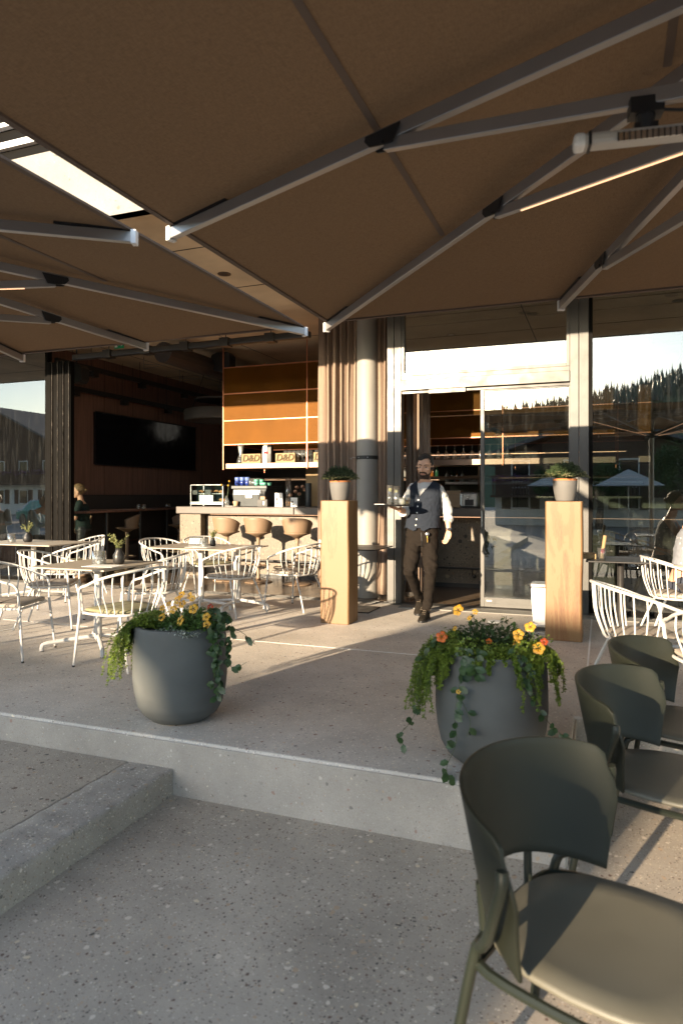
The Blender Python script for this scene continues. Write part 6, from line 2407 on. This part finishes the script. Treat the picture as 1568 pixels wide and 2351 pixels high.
# tray and drinks (held, so things of their own), world coordinates through the waiter's frame
WM = Matrix.Translation((-1.80, 7.21, 0)) @ Matrix.Rotation(R(14), 4, 'Z')
TC = WM @ Vector((-.325, -.235, 1.242))
trO = thing('serving_tray', 'round black tray balanced on the waiter\'s raised hand', 'tray', tuple(TC))
obj('tray_disc', MB().lathe([(.17, 0), (.19, .012), (.192, .016), (.186, .016), (.168, .005), (0, .005)], (0, 0, 0), 40), 'black', trO, smooth=True, local=True)
np_ = MB().box(-.20, -.09, -.03, .06, .0165, .021)
tag(obj('napkin', np_.off((0, 0, 0)), 'paper'), 'white paper napkin on the left edge of the tray', 'napkin').location = TC


def drink(label, dx, dy, r, h, liquid, lh, name='drink_glass'):
    T = thing(name, label, 'glass', (TC.x + dx * math.cos(R(14)) - dy * math.sin(R(14)), TC.y + dx * math.sin(R(14)) + dy * math.cos(R(14)), TC.z + .006))
    obj('glass_body', MB().lathe([(r * .8, 0), (r * .86, .004), (r, h), (r * .94, h), (r * .8, .012), (0, .010)], (0, 0, 0), 24), 'glass', T, smooth='all', local=True)
    if liquid:
        obj('drink', MB().lathe([(r * .76, .013), (r * .86, lh), (0, lh)], (0, 0, 0), 20), liquid, T, smooth='all', local=True)
    return T
M['water'] = glass_obj('water', (.95, .96, .96), .05, .02)
d1 = drink('tall glass of water with lemon slices, left on the tray', -.035, .03, .036, .215, 'water', .17)
obj('lemon_slice', MB().ell((.004, -.01, .165), (.022, .005, .020), 16, 8), 'lemon', d1, local=True)
d2 = drink('tall glass of water, second from the left on the tray', .035, -.01, .034, .205, 'water', .17)
obj('lemon_slice', MB().ell((.0, -.012, .15), (.020, .005, .018), 16, 8), 'lemon', d2, local=True)
drink('short glass of cloudy lemonade on the tray', .095, -.03, .042, .085, 'lemonade', .07)
drink('short glass of orange drink at the right side of the tray', .145, .04, .034, .080, 'orangejuice', .06)


# ---- simple seated / standing figures for guests and staff
def figure(T, P, head_yaw, skin='skin', top='shirt', bottom='denim', hairm='hair', hair_kind='short', female=True, sleeve=.5, voxel=.009, lean=0, topz=None):
    """P: joint dictionary in local coordinates (x right, y back, z up; faces -y)"""
    b = MB()
    V = {k: Vector(v) for k, v in P.items()}
    cn = (V['shl'] + V['shr']) / 2
    pel = (V['hpl'] + V['hpr']) / 2
    side_ = (V['shr'] - V['shl']).normalized()
    up = (cn - pel)
    fw = side_.cross(up).normalized()
    sw_ = (V['shr'] - V['shl']).length / 2
    def trings(k):
        rr = []
        for t_, a, d_ in ((-.12, .95, .115), (.0, .98, .12), (.3, .80, .10), (.6, .92, .115), (.85, 1.02, .105), (.97, .9, .08), (1.06, .45, .06)):
            c = pel + up * t_
            rr.append([c + side_ * (a * sw_ * k * math.cos(q)) + fw * (d_ * k * math.sin(q)) for q in [2 * pi * i / 24 for i in range(24)]])
        return rr
    b.loft(trings(.95))
    hm = Matrix.Translation(V['head']) @ Matrix.Rotation(head_yaw, 4, 'Z') @ Matrix.Rotation(R(lean), 4, 'X') @ Matrix.Scale(.97 if female else 1.03, 4)
    head_parts(b, hm, female)
    caps(b, cn, V['head'] + Vector((0, .03, -.1)), .05, .045)
    for s in ('l', 'r'):
        caps(b, V['sh' + s], V['el' + s], .045, .036)
        caps(b, V['el' + s], V['wr' + s], .037, .025)
        d_ = (V['wr' + s] - V['el' + s]).normalized()
        hand(b, V['wr' + s], d_, (side_ * (1 if s == 'l' else -1) + Vector((0, 0, -.4))), 1 if s == 'l' else -1, .35, .95)
        caps(b, V['hp' + s], V['kn' + s], .082, .055)
        caps(b, V['kn' + s], V['an' + s], .052, .036)
        caps(b, V['an' + s], V['an' + s] + Vector((0, -.13, -.05)), .034, .024)
    bo_ = fused('body', b, skin, T, voxel, 3)
    g = MB()
    tr_ = trings(1.08)
    g.loft(tr_[(2 if topz else 0):-1])
    for s in ('l', 'r'):
        if sleeve > 0:
            caps(g, V['sh' + s], V['sh' + s].lerp(V['el' + s], min(1, sleeve * 1.0)), .060, .050)
            if sleeve > 1:
                caps(g, V['el' + s], V['el' + s].lerp(V['wr' + s], sleeve - 1), .048, .036)
    fused('top', g, top, T, voxel, 3, folds(.006, 14, 20))
    g = MB()
    g.loft([[p + (p - (pel + up * 0)).normalized() * .006 for p in r_] for r_ in trings(1.06)[:2]])
    for s in ('l', 'r'):
        caps(g, V['hp' + s], V['kn' + s], .092, .066)
        caps(g, V['kn' + s], V['an' + s].lerp(V['kn' + s], .08), .064, .048)
    fused('trousers', g, bottom, T, voxel, 3, folds(.005, 14, 20))
    hi = hm.inverted()
    def ht_(c, n):
        q = hi @ c
        if q.z < -.10 or q.z > .2 or abs(q.x) > .12 or abs(q.y) > .14:
            return False
        line = .07 if q.y < -.04 else (.07 - (q.y + .04) * 1.4 if q.y < .03 else -.06)
        return q.z > line
    from_faces('hair', bo_, ht_, lambda c, n: .010 + .006 * noise.noise(c * 50), hairm, T)
    if hair_kind == 'bun':
        obj('hair_bun', MB().ell((0, 0, 0), (.034, .034, .030), 14, 10).xf(hm @ Matrix.Translation((0, .115, .02))), hairm, T, smooth='all', local=True)
    for s in (-1, 1):
        obj('eye', MB().ell((0, 0, 0), (.011, .006, .006), 10, 8).xf(hm @ Matrix.Translation((s * .029, -.078, .002))), 'iris', T, smooth='all', local=True)
    return bo_


pS = at_depth(187, 11.25)
SV = thing('person', 'server with a hair bun and dark green tee, turned left in the dark bar', 'person', (pS.x, pS.y, 0), TH - R(80) )
figure(SV, dict(head=(0, -.05, 1.42), shl=(-.16, 0, 1.22), shr=(.16, 0, 1.22), hpl=(-.08, .03, .80), hpr=(.08, .03, .80), ell=(-.21, -.06, .98), elr=(.21, -.06, .98),
               wrl=(-.14, -.27, 1.02), wrr=(.12, -.28, 1.06), knl=(-.09, -.01, .44), knr=(.09, .0, .44), anl=(-.10, .05, .06), anr=(.10, .06, .06)), 0, top='tee_green', bottom='black', hairm='blond', hair_kind='bun', sleeve=.75)
WR = thing('person', 'seated woman in a white dotted grey top, cut off by the right picture edge', 'person', (.70, 7.02, 0), R(100))
figure(WR, dict(head=(0, -.16, 1.28), shl=(-.18, -.08, 1.05), shr=(.18, -.08, 1.05), hpl=(-.10, .02, .54), hpr=(.10, .02, .54), ell=(-.24, -.22, .84), elr=(.24, -.22, .84),
               wrl=(-.16, -.42, .80), wrr=(.16, -.42, .80), knl=(-.12, -.42, .52), knr=(.12, -.42, .52), anl=(-.12, -.44, .08), anr=(.12, -.44, .08)), 0, top='polka', bottom='denim', hairm='blond', hair_kind='bun', sleeve=.0, topz=True)
seat = dict(shl=(-.18, .0, 1.02), shr=(.18, .0, 1.02), hpl=(-.10, .04, .52), hpr=(.10, .04, .52), knl=(-.12, -.40, .50), knr=(.12, -.40, .50), anl=(-.12, -.38, .08), anr=(.12, -.38, .08))
p = Vector((-10.2, 6.35, 0))
G1 = thing('person', 'guest in a light blue shirt hunched at a table, mirrored in the far left window', 'person', (p.x, p.y, 0), R(60))
figure(G1, dict(seat, head=(.0, -.2, 1.20), ell=(-.26, -.14, .80), elr=(.26, -.14, .80), wrl=(-.14, -.36, .78), wrr=(.14, -.36, .78)), 0, top='lightblue', hairm='greyhair', female=False, sleeve=1.7)
p = Vector((-11.3, 6.2, 0))
G2 = thing('person', 'guest with fair hair and pale shirt, mirrored at the far left picture edge', 'person', (p.x, p.y, 0), R(150))
figure(G2, dict(seat, head=(.0, -.06, 1.27), ell=(-.25, -.10, .80), elr=(.25, -.10, .80), wrl=(-.14, -.34, .78), wrr=(.14, -.34, .78)), 0, top='pale_green', hairm='greyhair', female=True, sleeve=1.5)
for i, (gx, gy, a) in enumerate(((G1.location.x, G1.location.y, 0), (G2.location.x, G2.location.y, 0))):
    c = tag(obj('bench_seat', MB().box(gx - .3, gx + .3, gy - .24, gy + .24, .38, .43).box(gx - .26, gx + .26, gy - .2, gy + .2, 0, .38), 'panel', bevel=.01), ['dark bench block under the guest in the light blue shirt', 'dark bench block under the fair haired guest'][i], 'bench')
# ================================================================== the square behind the camera (lights, shades and reflections)
def dist_pt(px, py, t):
    """a point seen mirrored in the front glass at that ray, t metres along from the mirror camera"""
    d = ray(px, py)
    return Vector((d.x * t, 16.5 - d.y * t, CAM_H + d.z * t))
rnd = random.Random(9)
# wooded hillside: a real ridge rising behind the square
rid = [(-700, 1010), (-300, 1000), (100, 985), (500, 975), (900, 962), (1000, 955), (1110, 945), (1200, 925), (1300, 900), (1400, 880), (1500, 850), (1600, 820), (1800, 780), (2100, 740)]
vs, fs = [], []
nn = 90
for i in range(nn + 1):
    px = -700 + 2800 * i / nn
    for k in range(len(rid) - 1):
        if rid[k][0] <= px <= rid[k + 1][0]:
            f = (px - rid[k][0]) / (rid[k + 1][0] - rid[k][0])
            py = rid[k][1] * (1 - f) + rid[k + 1][1] * f
    for (t, hf) in ((90, 0.0), (130, .35), (180, .7), (230, .95), (260, .93), (300, .5)):
        p = dist_pt(px, 1136, t)
        z = LOW + (1136 - py - 14) / 1568 * 230 * hf + 1.5 * noise.noise(Vector((p.x * .04, p.y * .04, 0)))
        vs.append((p.x, p.y, z if t > 95 else LOW - .5))
for i in range(nn):
    for k in range(5):
        a = i * 6 + k
        fs.append((a, a + 1, a + 7, a + 6))
hill = struct(obj('hillside', MB().add(vs, fs), 'hill', smooth='all'))
mb = MB()
def hz(px, t):
    for k in range(len(rid) - 1):
        if rid[k][0] <= px <= rid[k + 1][0]:
            f = (px - rid[k][0]) / (rid[k + 1][0] - rid[k][0])
            py = rid[k][1] * (1 - f) + rid[k + 1][1] * f
    pr = [(90, 0.0), (130, .35), (180, .7), (230, .95), (260, .93)]
    for k in range(4):
        if pr[k][0] <= t <= pr[k + 1][0]:
            f = (t - pr[k][0]) / (pr[k + 1][0] - pr[k][0])
            h = pr[k][1] * (1 - f) + pr[k + 1][1] * f
    return LOW + (1136 - py - 14) / 1568 * 230 * h
for i in range(5500):
    px = rnd.uniform(-680, 2080)
    t = 240 - 75 * rnd.random() ** 1.3
    p = dist_pt(px, 1136, t)
    z = hz(px, t)
    h = rnd.uniform(2.2, 4.2) if rnd.random() < .85 else rnd.uniform(4.2, 6)
    r_ = h * rnd.uniform(.22, .32)
    for k in range(6):
        f = k / 6
        zz = z + h * (.08 + .9 * f)
        rr = r_ * (1 - f) * rnd.uniform(.8, 1.15)
        n = 7
        a0 = rnd.random() * 6
        ring = [(p.x + rr * math.cos(a0 + 2 * pi * j / n) * (1.0 if j % 2 else .62), p.y + rr * math.sin(a0 + 2 * pi * j / n) * (1.0 if j % 2 else .62), zz) for j in range(n)]
        mb.add(ring + [(p.x, p.y, zz + h * .30)], [(j, (j + 1) % n, n) for j in range(n)])
struct(obj('conifer_forest', mb, 'forest'), 'stuff')


def chalet(label, x0, x1, y0, y1, eave, ridge, white=1.0, balc=True, ov=1.0):
    """gable faces +Y"""
    T = thing('chalet', label, 'house', ((x0 + x1) / 2, y1, LOW))
    g = LOW
    h1 = g + (eave - g) * .45
    obj('wall', MB().box(x0, x1, y0, y1, g, h1), 'render', T)
    xm = (x0 + x1) / 2
    m_ = MB().add([(x0, y0, h1), (x1, y0, h1), (x1, y0, eave), (xm, y0, ridge), (x0, y0, eave), (x0, y1, h1), (x1, y1, h1), (x1, y1, eave), (xm, y1, ridge), (x0, y1, eave)],
                  [(4, 3, 2, 1, 0), (5, 6, 7, 8, 9), (0, 1, 6, 5), (1, 2, 7, 6), (2, 3, 8, 7), (3, 4, 9, 8), (4, 0, 5, 9)])
    obj('timber_storey', m_, 'chaletwood', T)
    sl_ = (ridge - eave) / (xm - x0)
    for s in (-1, 1):
        xe = xm + s * (xm - x0 + ov)
        a = Vector((xm, 0, ridge + .12))
        b = Vector((xe, 0, eave - ov * sl_ + .12))
        m_ = MB()
        vs = []
        for y in (y0 - .6, y1 + 1.2):
            vs += [(a.x, y, a.z), (b.x, y, b.z), (b.x, y, b.z + .18), (a.x, y, a.z + .18)]
        m_.add(vs, [(3, 2, 1, 0), (4, 5, 6, 7), (0, 1, 5, 4), (1, 2, 6, 5), (2, 3, 7, 6), (3, 0, 4, 7)])
        obj('roof', m_, 'rooftile', T)
    nwin = max(2, int((x1 - x0) / 2.4))
    for row, zc in enumerate((g + 1.5, h1 + 1.3)):
        if zc + .6 > eave + .3:
            continue
        for k in range(nwin):
            xc = x0 + (x1 - x0) * (k + .5) / nwin
            f = obj('window', frame_rect(xc - .5, xc + .5, zc - .6, zc + .6, y1 + .002, y1 + .06, .07), 'render', T)
            obj('pane', MB().box(xc - .43, xc + .43, y1 + .01, y1 + .03, zc - .53, zc + .53), 'darkglass', f)
            for s in (-1, 1):
                obj('shutter', MB().box(xc + s * .77 - .24, xc + s * .77 + .24, y1 + .002, y1 + .05, zc - .6, zc + .6), 'chaletwood', f)
    if balc:
        m_ = MB().box(x0 - .1, x1 + .1, y1 + .07, y1 + 1.1, h1 - .14, h1)
        m_.box(x0 - .1, x1 + .1, y1 + 1.04, y1 + 1.1, h1 + .95, h1 + 1.02)
        k = x0
        while k < x1:
            m_.box(k, k + .10, y1 + 1.05, y1 + 1.08, h1 + .02, h1 + .94)
            k += .16
        bl = obj('balcony', m_, 'chaletwood', T)
        m_ = MB()
        for k in range(900):
            q = Vector((rnd.uniform(x0, x1), y1 + 1.14 + rnd.uniform(-.08, .1), h1 + .85 + rnd.gauss(0, .12)))
            leaf(m_, q, Vector((rnd.gauss(0, 1), rnd.gauss(0, 1), rnd.gauss(0, 1))), Vector((0, 0, 1)), .09, .8)
        obj('balcony_flowers', m_, 'purple', bl)
    return T
chalet('timber chalet whose balcony and eaves show dark in the right window reflection', -5.6, 5.4, -32, -22, 3.4, 5.2)
chalet('unseen long roofed chalet added left behind the camera to shade the terrace edge', -23.0, -10.16, -24, -22, 4.82, 4.95, ov=.05)  # unseen house added as a sun block, roofline set for the terrace shade
chalet('unseen narrow chalet added beside the long one to shade the terrace', -10.15, -8.05, -23.2, -22, 5.38, 5.48, balc=False, ov=.15)  # thin unseen house added to keep sun off the planters and riser
chalet('white walled chalet mirrored in the far left window', -55, -42, -40, -28, 5.6, 8.6)
chalet('chalet far right across the square', 10, 22, -36, -24, 4.6, 7.0)


def tree(label, x, y, h, cr, seed, n=5200):
    r2 = random.Random(seed)
    T = thing('broadleaf_tree', label, 'tree', (x, y, LOW), 0, 'broadleaf trees across the square')
    m_ = MB().tube([(x, y, LOW), (x + .1, y, LOW + h * .3), (x, y + .1, LOW + h * .6)], [.2, .15, .07], 10)
    cl = []
    for k in range(16):
        a = r2.uniform(0, 2 * pi)
        el = r2.uniform(-.3, 1)
        c = Vector((x + math.cos(a) * cr * .62 * math.cos(el), y + math.sin(a) * cr * .62 * math.cos(el), LOW + h * .62 + cr * .75 * math.sin(el)))
        m_.tube([Vector((x, y, LOW + h * .42)), c], [.06, .02], 6)
        cl.append((c, cr * r2.uniform(.28, .45)))
    obj('trunk', m_, 'bark', T)
    lv = MB()
    for k in range(n):
        c, rr = r2.choice(cl)
        d = Vector((r2.gauss(0, 1), r2.gauss(0, 1), r2.gauss(0, .8))).normalized() * rr * r2.random() ** .4
        leaf(lv, c + d, Vector((r2.gauss(0, 1), r2.gauss(0, 1), r2.gauss(0, 1) - .3)), Vector((0, 0, 1)), r2.uniform(.09, .17), .7)
    obj('crown', lv, 'treeleaf', T)
tree('leafy tree mirrored behind the thyme pot at the right post', -2.2, -18.4, 3.3, 1.3, 41)
tree('leafy tree mirrored in the middle of the right window', -.2, -19.2, 3.6, 1.5, 42)
tree('leafy tree mirrored at the right edge of the right window', 3.6, -18.6, 4.2, 1.7, 43)
tree('leafy tree between the chalets at the far left', -27, -24, 5.2, 2.2, 44)


def small_umbrella(label, x, y, h=2.45, s=1.6):
    T = thing('market_umbrella', label, 'umbrella', (x, y, LOW), 0, 'pale umbrellas on the square')
    g = LOW
    m_ = MB()
    apex = (x, y, g + h + .45)
    cs = [(x - s, y - s, g + h - .25), (x + s, y - s, g + h - .25), (x + s, y + s, g + h - .25), (x - s, y + s, g + h - .25)]
    m_.add([apex] + cs, [(0, 1, 2), (0, 2, 3), (0, 3, 4), (0, 4, 1)])
    c_ = obj('canopy', m_, 'canvas_white', T)
    so = c_.modifiers.new('t', 'SOLIDIFY')
    so.thickness = .01
    obj('mast', MB().tube([(x, y, g), (x, y, g + h + .4)], .03, 8), 'alu', T)
    return T
small_umbrella('pale umbrella mirrored left in the right window', -1.6, -13.6, 2.3, 1.3)
small_umbrella('pale umbrella mirrored in the centre of the right window', 1.0, -14.5, 2.3, 1.3)
small_umbrella('pale umbrella mirrored at the right edge of the right window', 4.6, -14, 2.3, 1.3)


def car(label, x, y, rz, mat):
    T = thing('parked_car', label, 'car', (x, y, LOW), rz, 'cars parked across the square')
    prof = [(-2.1, .35), (-2.1, .75), (-1.5, .85), (-.9, 1.35), (.7, 1.42), (1.5, .95), (2.05, .80), (2.1, .35)]
    m_ = MB().loft([[(px_, s * (.86 if z < 1.0 else .68), z) for px_, z in prof] for s in (-1, 1)])
    obj('body', m_, mat, T, bevel=.06, local=True)
    for s in (-1, 1):
        obj('side_window', MB().add([(-1.35, s * .80, .9), (1.25, s * .80, .95), (.62, s * .70, 1.33), (-.85, s * .70, 1.28)], [(0, 1, 2, 3)]), 'darkglass', T, local=True)
        for wx in (-1.3, 1.3):
            obj('wheel', MB().lathe([(.0, -.1), (.31, -.1), (.33, -.06), (.33, .06), (.31, .1), (0, .1)], (0, 0, 0), 20).xf(Matrix.Translation((wx, s * .82, .33)) @ Matrix.Rotation(pi / 2, 4, 'X')), 'black', T, smooth=True, local=True)
    return T
M['carteal'] = simple('teal_paint', (0.02, 0.22, 0.17), 0.25)
M['carsilver'] = simple('silver_paint', (0.42, 0.43, 0.44), 0.25, metal=.5)
car('teal green parked car mirrored in the far left window', -27.5, -12, .3, 'carteal')
car('silver parked car across the square on the left', -31, -15.5, .2, 'carsilver')
